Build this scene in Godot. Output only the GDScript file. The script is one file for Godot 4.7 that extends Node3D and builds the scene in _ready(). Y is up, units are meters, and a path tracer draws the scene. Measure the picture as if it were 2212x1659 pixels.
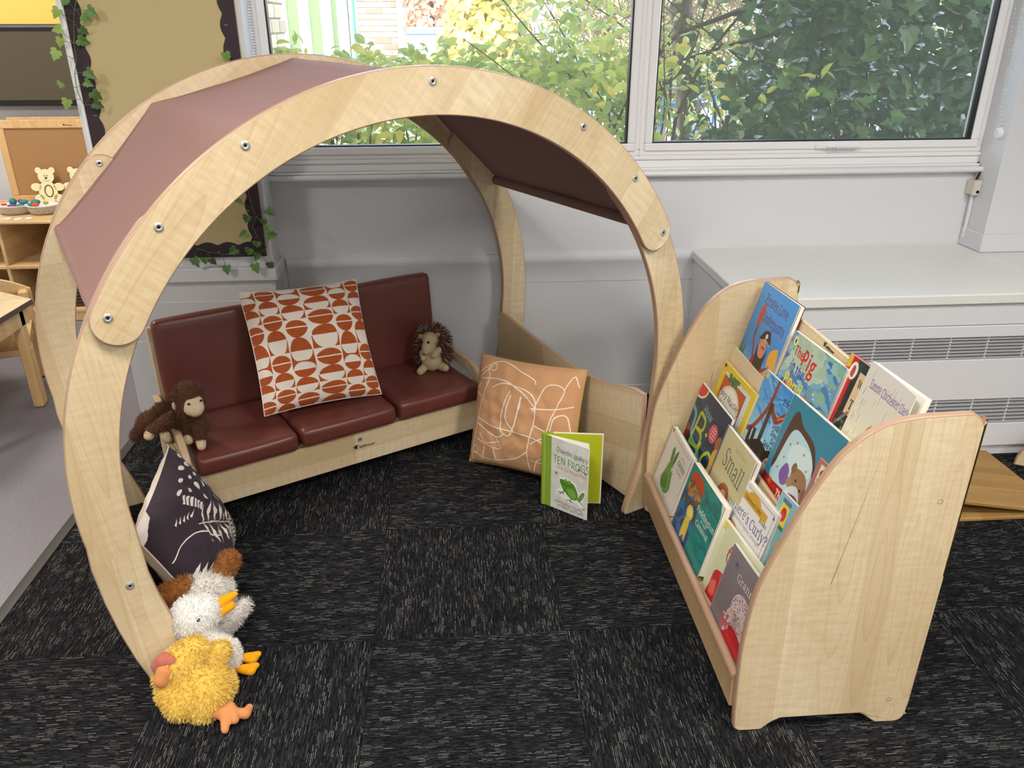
extends Node3D

# ---------------------------------------------------------------- mesh helpers
class MB:
	var v := PackedVector3Array()
	var n := PackedVector3Array()
	var u := PackedVector2Array()
	var c := PackedColorArray()
	var uvr := 0.0            # grain turn
	var uvo := Vector2.ZERO   # grain shift
	func uvm(p: Vector2) -> Vector2:
		return p.rotated(uvr) + uvo
	func tri(a: Vector3, b: Vector3, d: Vector3, na: Vector3, nb: Vector3, nd: Vector3, ua := Vector2.ZERO, ub := Vector2.ZERO, ud := Vector2.ZERO) -> void:
		v.append(a); v.append(d); v.append(b)
		n.append(na); n.append(nd); n.append(nb)
		u.append(ua); u.append(ud); u.append(ub)
	func quad(a: Vector3, b: Vector3, d: Vector3, e: Vector3, na: Vector3, nb: Vector3, nd: Vector3, ne: Vector3, ua := Vector2.ZERO, ub := Vector2.ZERO, ud := Vector2.ZERO, ue := Vector2.ZERO) -> void:
		tri(a, b, d, na, nb, nd, ua, ub, ud)
		tri(a, d, e, na, nd, ne, ua, ud, ue)
	func flat(a: Vector3, b: Vector3, d: Vector3, e: Vector3) -> void:
		var m := (b - a).cross(d - a).normalized()
		if m == Vector3.ZERO: m = (d - a).cross(e - a).normalized()
		var ax := m.abs()
		var f := func(p: Vector3) -> Vector2:
			if ax.x >= ax.y and ax.x >= ax.z: return Vector2(p.z, p.y)
			if ax.y >= ax.z: return Vector2(p.x, p.z)
			return Vector2(p.x, p.y)
		quad(a, b, d, e, m, m, m, m, uvm(f.call(a)), uvm(f.call(b)), uvm(f.call(d)), uvm(f.call(e)))
	func moved(t: Transform3D, from := 0) -> void:
		var bn := t.basis.orthonormalized()
		for i in range(from, v.size()):
			v[i] = t * v[i]
			n[i] = bn * n[i]
	func tint(col: Color) -> void:
		while c.size() < v.size(): c.append(col)

func mesh_of(list: Array) -> ArrayMesh:
	var am := ArrayMesh.new()
	for e in list:
		var b: MB = e[0]
		if b.v.is_empty(): continue
		var a := []
		a.resize(Mesh.ARRAY_MAX)
		a[Mesh.ARRAY_VERTEX] = b.v
		a[Mesh.ARRAY_NORMAL] = b.n
		a[Mesh.ARRAY_TEX_UV] = b.u
		if b.c.size() == b.v.size(): a[Mesh.ARRAY_COLOR] = b.c
		am.add_surface_from_arrays(Mesh.PRIMITIVE_TRIANGLES, a)
		am.surface_set_material(am.get_surface_count() - 1, e[1])
	return am

# chamfered box
func box(b: MB, lo: Vector3, hi: Vector3, r := 0.002, t := Transform3D()) -> MB:
	var from := b.v.size()
	var s := hi - lo
	r = minf(r, minf(s.x, minf(s.y, s.z)) * 0.45)
	var c := (lo + hi) * 0.5
	var h := s * 0.5
	for axis in 3:
		for sg in [-1.0, 1.0]:
			var i := axis
			var j := (axis + 1) % 3
			var k := (axis + 2) % 3
			var pts: Array[Vector3] = []
			for q in [[-1, -1], [1, -1], [1, 1], [-1, 1]]:
				var p := Vector3.ZERO
				p[i] = sg * h[i]
				p[j] = q[0] * (h[j] - r)
				p[k] = q[1] * (h[k] - r)
				pts.append(c + p)
			if sg > 0: b.flat(pts[0], pts[1], pts[2], pts[3])
			else: b.flat(pts[3], pts[2], pts[1], pts[0])
			# edges between face i(+) and face j
			for sj in [-1.0, 1.0]:
				var e: Array[Vector3] = []
				for q in [[0, -1], [0, 1], [1, 1], [1, -1]]:
					var p := Vector3.ZERO
					p[i] = sg * (h[i] - (r if q[0] == 1 else 0.0))
					p[j] = sj * (h[j] - (0.0 if q[0] == 1 else r))
					p[k] = q[1] * (h[k] - r)
					e.append(c + p)
				if sg * sj > 0: b.flat(e[3], e[2], e[1], e[0])
				else: b.flat(e[0], e[1], e[2], e[3])
	for sx in [-1.0, 1.0]:
		for sy in [-1.0, 1.0]:
			for sz in [-1.0, 1.0]:
				var g := Vector3(sx, sy, sz)
				var p0 := c + g * Vector3(h.x, h.y - r, h.z - r)
				var p1 := c + g * Vector3(h.x - r, h.y, h.z - r)
				var p2 := c + g * Vector3(h.x - r, h.y - r, h.z)
				var nn := g.normalized()
				if sx * sy * sz > 0: b.tri(p0, p1, p2, nn, nn, nn)
				else: b.tri(p0, p2, p1, nn, nn, nn)
	# make sure that faces look outward
	for q in range(from, b.v.size(), 3):
		var m := (b.v[q + 2] - b.v[q]).cross(b.v[q + 1] - b.v[q])
		var mid := (b.v[q] + b.v[q + 1] + b.v[q + 2]) / 3.0 - c
		if m.dot(mid) < 0.0:
			var tv := b.v[q + 1]; b.v[q + 1] = b.v[q + 2]; b.v[q + 2] = tv
			var tu := b.u[q + 1]; b.u[q + 1] = b.u[q + 2]; b.u[q + 2] = tu
			m = -m
		m = m.normalized()
		b.n[q] = m; b.n[q + 1] = m; b.n[q + 2] = m
	if t != Transform3D(): b.moved(t, from)
	return b

func ccw(p: PackedVector2Array) -> PackedVector2Array:
	if Geometry2D.is_polygon_clockwise(p):
		p.reverse()
	return p

# a board: poly in xy, from z0 to z1, rounded edges of radius r. faces into mf, rim into me
func slab(mf: MB, me: MB, poly: PackedVector2Array, z0: float, z1: float, r := 0.002, t := Transform3D()) -> void:
	var f0 := mf.v.size()
	var e0 := me.v.size()
	var q := PackedVector2Array()
	for p in poly:
		if q.is_empty() or q[q.size() - 1].distance_to(p) > 0.0002: q.append(p)
	if q[0].distance_to(q[q.size() - 1]) < 0.0002: q.remove_at(q.size() - 1)
	# Geometry2D calls "clockwise" in a y-down sense; use the area instead
	var ar := 0.0
	var m := q.size()
	for i in m: ar += q[i].cross(q[(i + 1) % m])
	if ar < 0: q.reverse()
	var en := PackedVector2Array()
	for i in m:
		var d := (q[(i + 1) % m] - q[i]).normalized()
		en.append(Vector2(d.y, -d.x))
	var ins := PackedVector2Array()
	for i in m:
		var a := en[(i + m - 1) % m]
		var b := en[i]
		var k := (a + b).normalized()
		var l := r / maxf(0.45, k.dot(b))
		ins.append(q[i] - k * l)
	var idx := Geometry2D.triangulate_polygon(ins)
	if idx.is_empty(): idx = Geometry2D.triangulate_polygon(q)
	for i in range(0, idx.size(), 3):
		var a := ins[idx[i]]
		var b := ins[idx[i + 1]]
		var c := ins[idx[i + 2]]
		if (b - a).cross(c - a) < 0:
			var w := b; b = c; c = w
		var nz := Vector3(0, 0, 1)
		mf.tri(Vector3(a.x, a.y, z1), Vector3(b.x, b.y, z1), Vector3(c.x, c.y, z1), nz, nz, nz, mf.uvm(a), mf.uvm(b), mf.uvm(c))
		nz = -nz
		mf.tri(Vector3(a.x, a.y, z0), Vector3(c.x, c.y, z0), Vector3(b.x, b.y, z0), nz, nz, nz, mf.uvm(a), mf.uvm(c), mf.uvm(b))
	var run := 0.0
	for i in m:
		var j := (i + 1) % m
		var n0 := en[i]
		var n1 := en[i]
		var pv := en[(i + m - 1) % m]
		var nx := en[j]
		if pv.dot(en[i]) > 0.7: n0 = (pv + en[i]).normalized()
		if nx.dot(en[i]) > 0.7: n1 = (nx + en[i]).normalized()
		var len := q[i].distance_to(q[j])
		var rings := [[0.0, z1, 1.0], [0.3, z1 - r * 0.3, 0.7], [1.0, z1 - r, 0.0], [1.0, z0 + r, 0.0], [0.3, z0 + r * 0.3, -0.7], [0.0, z0, -1.0]]
		rings[1][0] = 0.7; rings[4][0] = 0.7
		for s in 5:
			var A: Array = rings[s]
			var B: Array = rings[s + 1]
			var a0 := ins[i].lerp(q[i], A[0]); var a1 := ins[j].lerp(q[j], A[0])
			var b0 := ins[i].lerp(q[i], B[0]); var b1 := ins[j].lerp(q[j], B[0])
			var zA: float = A[1]
			var zB: float = B[1]
			var fa: float = A[2]
			var fb: float = B[2]
			var g := func(nn: Vector2, f: float) -> Vector3: return Vector3(nn.x * sqrt(1 - f * f), nn.y * sqrt(1 - f * f), f)
			me.quad(Vector3(b0.x, b0.y, zB), Vector3(b1.x, b1.y, zB), Vector3(a1.x, a1.y, zA), Vector3(a0.x, a0.y, zA), g.call(n0, fb), g.call(n1, fb), g.call(n1, fa), g.call(n0, fa), me.uvm(Vector2(run, zB)), me.uvm(Vector2(run + len, zB)), me.uvm(Vector2(run + len, zA)), me.uvm(Vector2(run, zA)))
		run += len
	if t != Transform3D():
		mf.moved(t, f0)
		if me != mf: me.moved(t, e0)

# tube through points
func tube(b: MB, pts: PackedVector3Array, rad, sides := 8, caps := true) -> MB:
	var m := pts.size()
	var up := Vector3.UP
	var d0 := (pts[1] - pts[0]).normalized()
	if absf(d0.dot(up)) > 0.9: up = Vector3.RIGHT
	var x := d0.cross(up).normalized()
	var prev: Array = []
	var run := 0.0
	for i in m:
		var d := (pts[mini(i + 1, m - 1)] - pts[maxi(i - 1, 0)]).normalized()
		x = (x - d * x.dot(d)).normalized()
		var y := d.cross(x)
		var r: float = rad if rad is float else rad[i]
		var ring: Array = []
		for k in sides + 1:
			var a := TAU * k / sides
			var nn := x * cos(a) + y * sin(a)
			ring.append([pts[i] + nn * r, nn, Vector2(float(k) / sides, run)])
		if i > 0:
			run += pts[i].distance_to(pts[i - 1])
			for k in sides:
				var A: Array = prev[k]
				var B: Array = prev[k + 1]
				var C: Array = ring[k + 1]
				var D: Array = ring[k]
				b.quad(A[0], B[0], C[0], D[0], A[1], B[1], C[1], D[1], A[2], B[2], C[2], D[2])
		if caps and (i == 0 or i == m - 1):
			var sg := -1.0 if i == 0 else 1.0
			for k in sides:
				var A: Vector3 = ring[k][0]
				var B: Vector3 = ring[k + 1][0]
				if sg > 0: b.tri(pts[i], A, B, d, d, d)
				else: b.tri(pts[i], B, A, -d, -d, -d)
		prev = ring
	return b

# profile (radius, height) turned round y
func lathe(b: MB, prof: PackedVector2Array, sides := 24, t := Transform3D()) -> MB:
	var from := b.v.size()
	for i in prof.size() - 1:
		var p := prof[i]
		var q := prof[i + 1]
		var dd := (q - p).normalized()
		var nn := Vector2(dd.y, -dd.x)
		for k in sides:
			var a0 := TAU * k / sides
			var a1 := TAU * (k + 1) / sides
			var f := func(v: Vector2, a: float) -> Vector3: return Vector3(v.x * cos(a), v.y, -v.x * sin(a))
			b.quad(f.call(p, a0), f.call(p, a1), f.call(q, a1), f.call(q, a0), f.call(nn, a0), f.call(nn, a1), f.call(nn, a1), f.call(nn, a0), Vector2(p.x * cos(a0), p.x * sin(a0)), Vector2(p.x * cos(a1), p.x * sin(a1)), Vector2(q.x * cos(a1), q.x * sin(a1)), Vector2(q.x * cos(a0), q.x * sin(a0)))
	if t != Transform3D(): b.moved(t, from)
	return b

func ball(b: MB, c: Vector3, r: Vector3, bs := Basis.IDENTITY, seg := 16) -> MB:
	var rows := seg / 2
	for i in rows:
		for k in seg:
			var P: Array = []
			for q in [[i, k], [i, k + 1], [i + 1, k + 1], [i + 1, k]]:
				var th: float = PI * q[0] / rows
				var ph: float = TAU * q[1] / seg
				var d := Vector3(sin(th) * cos(ph), cos(th), sin(th) * sin(ph))
				P.append([c + bs * (d * r), (bs * (d / r)).normalized(), Vector2(float(q[1]) / seg, float(q[0]) / rows)])
			b.quad(P[0][0], P[1][0], P[2][0], P[3][0], P[0][1], P[1][1], P[2][1], P[3][1], P[0][2], P[1][2], P[2][2], P[3][2])
	return b

# sheet over a grid of points
func sheet(b: MB, nu: int, nv: int, f: Callable, flip := false) -> MB:
	var P := PackedVector3Array()
	P.resize((nu + 1) * (nv + 1))
	for j in nv + 1:
		for i in nu + 1:
			P[j * (nu + 1) + i] = f.call(float(i) / nu, float(j) / nv)
	var N := PackedVector3Array()
	N.resize(P.size())
	for j in nv + 1:
		for i in nu + 1:
			var dx := P[j * (nu + 1) + mini(i + 1, nu)] - P[j * (nu + 1) + maxi(i - 1, 0)]
			var dy := P[mini(j + 1, nv) * (nu + 1) + i] - P[maxi(j - 1, 0) * (nu + 1) + i]
			var nn := dx.cross(dy).normalized()
			N[j * (nu + 1) + i] = -nn if flip else nn
	for j in nv:
		for i in nu:
			var a := j * (nu + 1) + i
			var q := [a, a + 1, a + nu + 2, a + nu + 1]
			if flip: q = [q[3], q[2], q[1], q[0]]
			var U: Array[Vector2] = []
			for k in q: U.append(Vector2(float(k % (nu + 1)) / nu, 1.0 - float(k / (nu + 1)) / nv))
			b.quad(P[q[0]], P[q[1]], P[q[2]], P[q[3]], N[q[0]], N[q[1]], N[q[2]], N[q[3]], U[0], U[1], U[2], U[3])
	return b

# ---------------------------------------------------------------- naming helpers
var used := {}
func numbered(s: String) -> String:
	if not used.has(s):
		used[s] = 0
		return s
	used[s] += 1
	return "%s_%03d" % [s, used[s]]

func thing(called: String, label: String, category: String, at := Vector3.ZERO, turn := 0.0, group := "") -> Node3D:
	var o := Node3D.new()
	o.name = numbered(called)
	add_child(o)
	o.position = at
	o.rotation.y = turn
	o.set_meta("label", label)
	o.set_meta("category", category)
	if group != "": o.set_meta("group", group)
	return o

func part(called: String, mesh: Mesh, parent: Node, label := "") -> MeshInstance3D:
	var o := MeshInstance3D.new()
	o.mesh = mesh
	var k := 0
	var nm := called
	while parent.has_node(NodePath(nm)):
		k += 1
		nm = "%s_%03d" % [called, k]
	o.name = nm
	parent.add_child(o, true)
	if label != "": o.set_meta("label", label)
	return o

func lone(called: String, mesh: Mesh, label: String, category: String, group := "") -> MeshInstance3D:
	var o := MeshInstance3D.new()
	o.mesh = mesh
	o.name = numbered(called)
	add_child(o)
	o.set_meta("label", label)
	o.set_meta("category", category)
	if group != "": o.set_meta("group", group)
	return o

func struct(called: String, mesh: Mesh, label := "") -> MeshInstance3D:
	var o := MeshInstance3D.new()
	o.mesh = mesh
	o.name = numbered(called)
	add_child(o)
	o.set_meta("kind", "structure")
	o.set_meta("label", label if label != "" else "plain " + called.replace("_", " "))
	o.set_meta("category", called.split("_")[0])
	return o

func copies(called: String, mesh: Mesh, list: Array, parent: Node, cols: Array = []) -> MultiMeshInstance3D:
	var mm := MultiMesh.new()
	mm.transform_format = MultiMesh.TRANSFORM_3D
	mm.use_colors = not cols.is_empty()
	mm.mesh = mesh
	mm.instance_count = list.size()
	for i in list.size():
		mm.set_instance_transform(i, list[i])
		if not cols.is_empty(): mm.set_instance_color(i, cols[i])
	var o := MultiMeshInstance3D.new()
	o.multimesh = mm
	o.name = called
	parent.add_child(o, true)
	o.set_meta("kind", "stuff")
	return o

# ---------------------------------------------------------------- materials
func hex(s: String) -> Color: return Color.html(s)

func mat(col: Color, rough := 0.6, spec := 0.5) -> StandardMaterial3D:
	var m := StandardMaterial3D.new()
	m.albedo_color = col
	m.roughness = rough
	m.metallic_specular = spec
	return m

func noise_of(freq: float, sd: int, kind := FastNoiseLite.TYPE_SIMPLEX_SMOOTH, oct := 3) -> FastNoiseLite:
	var f := FastNoiseLite.new()
	f.noise_type = kind
	f.seed = sd
	f.frequency = freq
	f.fractal_octaves = oct
	return f

func noise_bytes(w: int, h: int, sw: int, sh: int, freq: float, sd: int, oct := 3) -> PackedByteArray:
	var im := noise_of(freq, sd, FastNoiseLite.TYPE_SIMPLEX_SMOOTH, oct).get_image(sw, sh, false, false, true)
	im.convert(Image.FORMAT_L8)
	im.resize(w, h, Image.INTERPOLATE_BILINEAR)
	return im.get_data()

func wood_image(w: int, h: int, sd: int, strips: int, ripple: float) -> Image:
	# maple laminate: strips of differing figure, cathedral rings, fine streaks, cross ripple
	var rng := RandomNumberGenerator.new()
	rng.seed = sd
	var nwarp := noise_bytes(w, h, w / 8, h / 24, 0.02, sd + 1, 3)
	var nstreak := noise_bytes(w, h, w, 24, 0.09, sd + 2, 3)
	var nripple := noise_bytes(w, h, w / 10, h / 2, 0.10, sd + 3, 2)
	var nblot := noise_bytes(w, h, w / 16, h / 32, 0.03, sd + 4, 2)
	var edges: Array[float] = []
	var x0 := 0.0
	for i in strips:
		edges.append(x0)
		x0 += rng.randf_range(0.7, 1.3)
	for i in strips: edges[i] /= x0
	var sid := PackedInt32Array()
	sid.resize(w)
	for x in w:
		var k := 0
		for i in strips:
			if float(x) / w >= edges[i]: k = i
		sid[x] = k
	var cx := PackedFloat32Array(); var cy := PackedFloat32Array(); var fr := PackedFloat32Array(); var tone := PackedFloat32Array(); var rp := PackedFloat32Array(); var cat := PackedFloat32Array()
	for i in strips:
		var a := edges[i]
		var b := edges[i + 1] if i + 1 < strips else 1.0
		cx.append(lerpf(a, b, rng.randf_range(0.3, 0.7)))
		cy.append(rng.randf_range(0.2, 0.8))
		fr.append(rng.randf_range(2.2, 4.6))
		tone.append(rng.randf_range(-0.45, 0.45))
		rp.append(rng.randf_range(0.1, 1.0) * ripple)
		cat.append(1.0 if rng.randf() < 0.6 else 0.35)
	var out := PackedByteArray()
	out.resize(w * h * 3)
	var p := 0
	var o := 0
	for y in h:
		var fy := float(y) / h
		for x in w:
			var k := sid[x]
			var fx := float(x) / w - cx[k]
			var wp := (nwarp[p] - 128) / 128.0
			var dy := (fy - cy[k])
			var q := sqrt(fx * fx * 90.0 + dy * dy * 0.8 + 0.004) + wp * 0.20
			var ring := q * fr[k] * 2.0
			ring -= floorf(ring)
			var line := ring * ring * ring
			line *= line
			var val := 0.5 + tone[k] * 0.5 + (nblot[p] - 128) / 128.0 * 0.32
			val += line * 0.34 * cat[k]
			val += (nstreak[p] - 128) / 128.0 * 0.12
			val += (nripple[p] - 128) / 128.0 * 0.26 * rp[k]
			val = clampf(val, 0.0, 1.0)
			out[o] = int(234 - 34 * val)
			out[o + 1] = int(217 - 42 * val)
			out[o + 2] = int(184 - 50 * val)
			p += 1
			o += 3
	return Image.create_from_data(w, h, false, Image.FORMAT_RGB8, out)

func wood_mat(im: Image, sx: float, sy: float, rough := 0.45, tintc := Color.WHITE) -> StandardMaterial3D:
	var m := mat(tintc, rough, 0.45)
	m.albedo_texture = ImageTexture.create_from_image(im)
	m.uv1_scale = Vector3(1.0 / sx, 1.0 / sy, 1)
	return m

var W1: StandardMaterial3D
var W2: StandardMaterial3D
var BEECH: StandardMaterial3D
var EDGE: StandardMaterial3D
var WHITE: StandardMaterial3D
var UPVC: StandardMaterial3D
var CHROME: StandardMaterial3D
var DARK: StandardMaterial3D

func make_materials() -> void:
	var wi := wood_image(1024, 1536, 11, 9, 0.9)
	W1 = wood_mat(wi, 0.75, 1.3)
	var wi2 := wood_image(768, 1024, 37, 6, 1.2)
	W2 = wood_mat(wi2, 0.6, 1.1)
	BEECH = wood_mat(wi2, 0.3, 0.8, 0.4, Color(1.0, 0.93, 0.83))
	EDGE = mat(hex("b4937a"), 0.32, 0.5)
	WHITE = mat(hex("dcdde0"), 0.6, 0.3)
	UPVC = mat(hex("e8e8ea"), 0.28, 0.5)
	CHROME = mat(hex("c9c7c0"), 0.3, 0.6)
	CHROME.metallic = 0.6
	DARK = mat(hex("17171a"), 0.5, 0.4)

const TH := 0.478365
const AC := Vector3(0.1826, 0, 0.27672)
const TB := 0.514174
const P0 := Vector3(-0.1245, 0, -0.3445)
const ZW := -0.95

func _ready() -> void:
	var cam := Camera3D.new()
	cam.name = "camera"
	add_child(cam)
	cam.position = Vector3(0.2412, 1.4589, 2.1502)
	cam.rotation = Vector3(-0.42140, -0.07240, -0.0022)
	cam.fov = 51.125
	cam.near = 0.05
	cam.far = 200.0
	cam.current = true
	var we := WorldEnvironment.new()
	we.name = "environment"
	var env := Environment.new()
	env.background_mode = Environment.BG_SKY
	var sm := ProceduralSkyMaterial.new()
	sm.sky_top_color = Color(0.78, 0.86, 0.97)
	sm.sky_horizon_color = Color(0.97, 0.98, 1.0)
	sm.sky_curve = 0.2
	sm.ground_bottom_color = Color(0.42, 0.41, 0.38)
	sm.ground_horizon_color = Color(0.75, 0.75, 0.74)
	sm.sky_energy_multiplier = SKY
	sm.ground_energy_multiplier = SKY * 0.5
	var sk := Sky.new()
	sk.sky_material = sm
	env.sky = sk
	env.tonemap_mode = Environment.TONE_MAPPER_LINEAR
	env.tonemap_exposure = EXPO
	env.sdfgi_enabled = true
	env.ssao_enabled = true
	env.ssil_enabled = true
	we.environment = env
	add_child(we)
	make_materials()
	# ceiling lights: the first four stand over the reading corner, the others over the rest of the room
	ceiling_light(Vector2(-0.3, 1.55), "the carpet in front of the arched den")
	ceiling_light(Vector2(1.9, 1.75), "the near end of the bookcase")
	ceiling_light(Vector2(-2.6, 1.2), "the grey vinyl floor at the left")
	ceiling_light(Vector2(-2.4, -1.5), "the shelf unit in the far corner")
	ceiling_light(Vector2(0.2, 3.5), "the middle of the back of the room")
	ceiling_light(Vector2(2.6, 3.5), "the right of the back of the room")
	room()
	windows()
	outdoors()
	den()
	bench()
	bookcase()
	worktop_unit()
	board()
	left_corner()
	ramp()
	cushions()
	books()
	toys()

const SKY := 3.1
const EXPO := 1.08
const LAMP := 4.5

func ceiling_light(p: Vector2, what: String) -> void:
	var t := thing("ceiling_light", "square white ceiling light panel over %s" % what, "light", Vector3(p.x, 2.742, p.y), 0.0, "ceiling light panels")
	var fr := MB.new()
	for q in [[-0.31, -0.31, 0.31, -0.285], [-0.31, 0.285, 0.31, 0.31], [-0.31, -0.285, -0.285, 0.285], [0.285, -0.285, 0.31, 0.285]]:
		box(fr, Vector3(q[0], -0.022, q[1]), Vector3(q[2], 0.004, q[3]))
	part("frame", mesh_of([[fr, UPVC]]), t)
	var gm := mat(Color.WHITE, 0.5)
	gm.emission_enabled = true
	gm.emission = Color(1.0, 0.975, 0.935)
	gm.emission_energy_multiplier = 1.5
	var df := MB.new()
	box(df, Vector3(-0.284, -0.012, -0.284), Vector3(0.284, 0.0, 0.284))
	part("diffuser", mesh_of([[df, gm]]), t)
	var l := AreaLight3D.new()
	l.name = "panel_lamp"
	l.area_size = Vector2(0.56, 0.56)
	l.light_color = Color(1.0, 0.975, 0.935)
	l.light_energy = LAMP
	l.shadow_enabled = true
	l.set("area_range", 12.0)
	t.add_child(l)
	l.position = Vector3(0, -0.03, 0)
	l.rotation.x = -PI / 2

# ---------------------------------------------------------------- room
func carpet_image(sd: int) -> Image:
	var s := 800
	var im := Image.create(s, s, false, Image.FORMAT_RGB8)
	im.fill(hex("0e0e11"))
	var rng := RandomNumberGenerator.new()
	rng.seed = sd
	var pat := noise_of(0.012, sd + 5)
	var rows := 124
	var ph := s / float(rows)
	# ground yarns
	for r in rows * 2:
		var x := -rng.randi_range(0, 20)
		while x < s:
			var l := rng.randi_range(6, 30)
			var g := rng.randf_range(0.06, 0.165)
			im.fill_rect(Rect2i(x, int(r * ph * 0.5), l, 3).intersection(Rect2i(0, 0, s, s)), Color(g, g, g * 1.07))
			x += l
	# light tips, row by row
	for r in rows:
		var x := -rng.randi_range(0, 40)
		while x < s:
			var l := rng.randi_range(12, 44)
			var p := rng.randf() + pat.get_noise_2d(x * 0.5, r * ph) * 0.55
			if p > 0.52:
				var g := rng.randf_range(0.16, 0.34) if p < 0.84 else rng.randf_range(0.34, 0.56)
				im.fill_rect(Rect2i(x, int(r * ph) + 2, l, 2).intersection(Rect2i(0, 0, s, s)), Color(g, g, g * 0.97))
			x += l + rng.randi_range(1, 10)
	return im

func room() -> void:
	var vin := mat(hex("7d7a80"), 0.42, 0.4)
	var vn := NoiseTexture2D.new()
	vn.width = 256; vn.height = 256; vn.seamless = true
	vn.noise = noise_of(0.12, 5)
	var rampg := Gradient.new()
	rampg.set_color(0, hex("74717a")); rampg.set_color(1, hex("86838a"))
	vn.color_ramp = rampg
	vin.albedo_color = Color.WHITE
	vin.albedo_texture = vn
	vin.uv1_scale = Vector3(3, 3, 1)
	var fl := MB.new()
	box(fl, Vector3(-4.6, -0.12, -2.95), Vector3(4.5, -0.009, 4.7), 0.001)
	var floor_ := struct("floor", mesh_of([[fl, vin]]), "floor of dark carpet tiles beside grey vinyl")
	var vy := MB.new()
	box(vy, Vector3(-4.5, -0.009, -2.85), Vector3(-1.032, -0.002, 4.6), 0.0005)
	part("vinyl_sheet", mesh_of([[vy, vin]]), floor_, "smooth grey vinyl flooring")
	# carpet
	var cms: Array = []
	for k in 3:
		var im := carpet_image(101 + k * 17)
		var m := mat(Color.WHITE, 0.95, 0.15)
		m.albedo_texture = ImageTexture.create_from_image(im)
		m.uv1_scale = Vector3(2, 2, 1)
		m.uv1_offset = Vector3(0.5, 0.5, 0)
		var hm := im.duplicate()
		hm.convert(Image.FORMAT_L8)
		m.heightmap_enabled = true
		m.heightmap_texture = ImageTexture.create_from_image(hm)
		m.heightmap_scale = 0.12
		var b := MB.new()
		box(b, Vector3(-0.2497, -0.009, -0.2497), Vector3(0.2497, 0, 0.2497), 0.0012)
		cms.append(mesh_of([[b, m]]))
	var rng := RandomNumberGenerator.new()
	rng.seed = 4
	for i in range(-2, 6):
		for j in range(-2, 3):
			var o := part("carpet_tile", cms[rng.randi() % 3], floor_)
			o.position = Vector3(i * 0.5 + 0.25, rng.randf_range(-0.0006, 0.0004), j * 0.5 + 0.25)
			o.rotation.y = (PI / 2 if posmod(i + j, 2) == 0 else 0.0) + PI * (rng.randi() % 2)
	var rest := MB.new()
	box(rest, Vector3(-1.0, -0.009, 1.5), Vector3(4.4, 0, 4.6), 0.001)
	box(rest, Vector3(3.0, -0.009, -0.95), Vector3(4.4, 0, 1.5), 0.001)
	part("carpet", mesh_of([[rest, cms[0].surface_get_material(0)]]), floor_)
	var tr := MB.new()
	var prof := PackedVector2Array([Vector2(-0.036, 0), Vector2(0.002, 0), Vector2(0.002, 0.006), Vector2(-0.004, 0.007), Vector2(-0.03, 0.002)])
	slab(tr, tr, prof, -4.6, 1.0, 0.0008, Transform3D(Basis.IDENTITY, Vector3(-1.0, -0.002, 0)))
	part("edge_trim", mesh_of([[tr, mat(hex("3a3836"), 0.5)]]), floor_, "dark rubber carpet edging strip")
	# walls
	var wp := mat(hex("d3d5da"), 0.55, 0.35)
	var wl := func(called: String, boxes: Array, label: String) -> MeshInstance3D:
		var b := MB.new()
		for q in boxes: box(b, q[0], q[1], 0.002)
		return struct(called, mesh_of([[b, wp]]), label)
	wl.call("wall_back", [[Vector3(-0.45, 0, -1.04), Vector3(2.5, 0.93, ZW)], [Vector3(-0.45, 2.3, -1.04), Vector3(2.5, 2.76, ZW)]], "white wall below and above the long window")
	wl.call("wall_pier_left", [[Vector3(-1.02, 0.62, -1.2), Vector3(-0.433, 2.76, -0.822)], [Vector3(-1.02, 0, -1.2), Vector3(-0.433, 0.585, -0.815)]], "white wall pier carrying the cream display board")
	wl.call("wall_pier_right", [[Vector3(2.31, 0, -1.04), Vector3(4.5, 2.76, -0.812)]], "white wall pier at the right of the window")
	wl.call("wall_left", [[Vector3(-4.65, 0, -2.95), Vector3(-4.5, 2.76, 4.75)]], "white left wall of the room")
	wl.call("wall_right", [[Vector3(4.4, 0, -1.2), Vector3(4.55, 2.76, 4.75)]], "white right wall of the room")
	wl.call("wall_front", [[Vector3(-4.65, 0, 4.6), Vector3(4.55, 2.76, 4.75)]], "white wall behind the camera")
	wl.call("wall_alcove", [[Vector3(-4.65, 0, -2.95), Vector3(-0.9, 2.76, -2.8)], [Vector3(-1.02, 0, -3.0), Vector3(-0.78, 2.76, -1.2)]], "white far wall behind the black screen")
	var ceil := MB.new()
	box(ceil, Vector3(-4.65, 2.75, -2.95), Vector3(4.55, 2.87, 4.75))
	struct("ceiling", mesh_of([[ceil, WHITE]]), "white ceiling")
	# ledge cap of the left pier, boxed pipe casing below the window, skirting
	var cap := MB.new()
	box(cap, Vector3(-1.02, 0.585, -0.95), Vector3(-0.418, 0.64, -0.795), 0.006)
	struct("trim_1", mesh_of([[cap, wp]]), "white ledge under the display board")
	var dado := MB.new()
	var dp := PackedVector2Array([Vector2(-0.951, 0.513), Vector2(-0.944, 0.513), Vector2(-0.944, 0.588), Vector2(-0.938, 0.594), Vector2(-0.938, 0.612), Vector2(-0.940, 0.622), Vector2(-0.943, 0.630), Vector2(-0.951, 0.630)])
	slab(dado, dado, dp, -0.432, 1.185, 0.001, Transform3D(Basis(Vector3(0, 0, 1), Vector3(0, 1, 0), Vector3(-1, 0, 0)), Vector3.ZERO))
	dado.moved(Transform3D(Basis.IDENTITY, Vector3(0.773, 0, 0)))
	struct("trim_2", mesh_of([[dado, wp]]), "white dado rail on the wall below the window")
	var lower := MB.new()
	box(lower, Vector3(-0.433, 0.05, -0.952), Vector3(1.19, 0.513, -0.947), 0.001)
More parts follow.
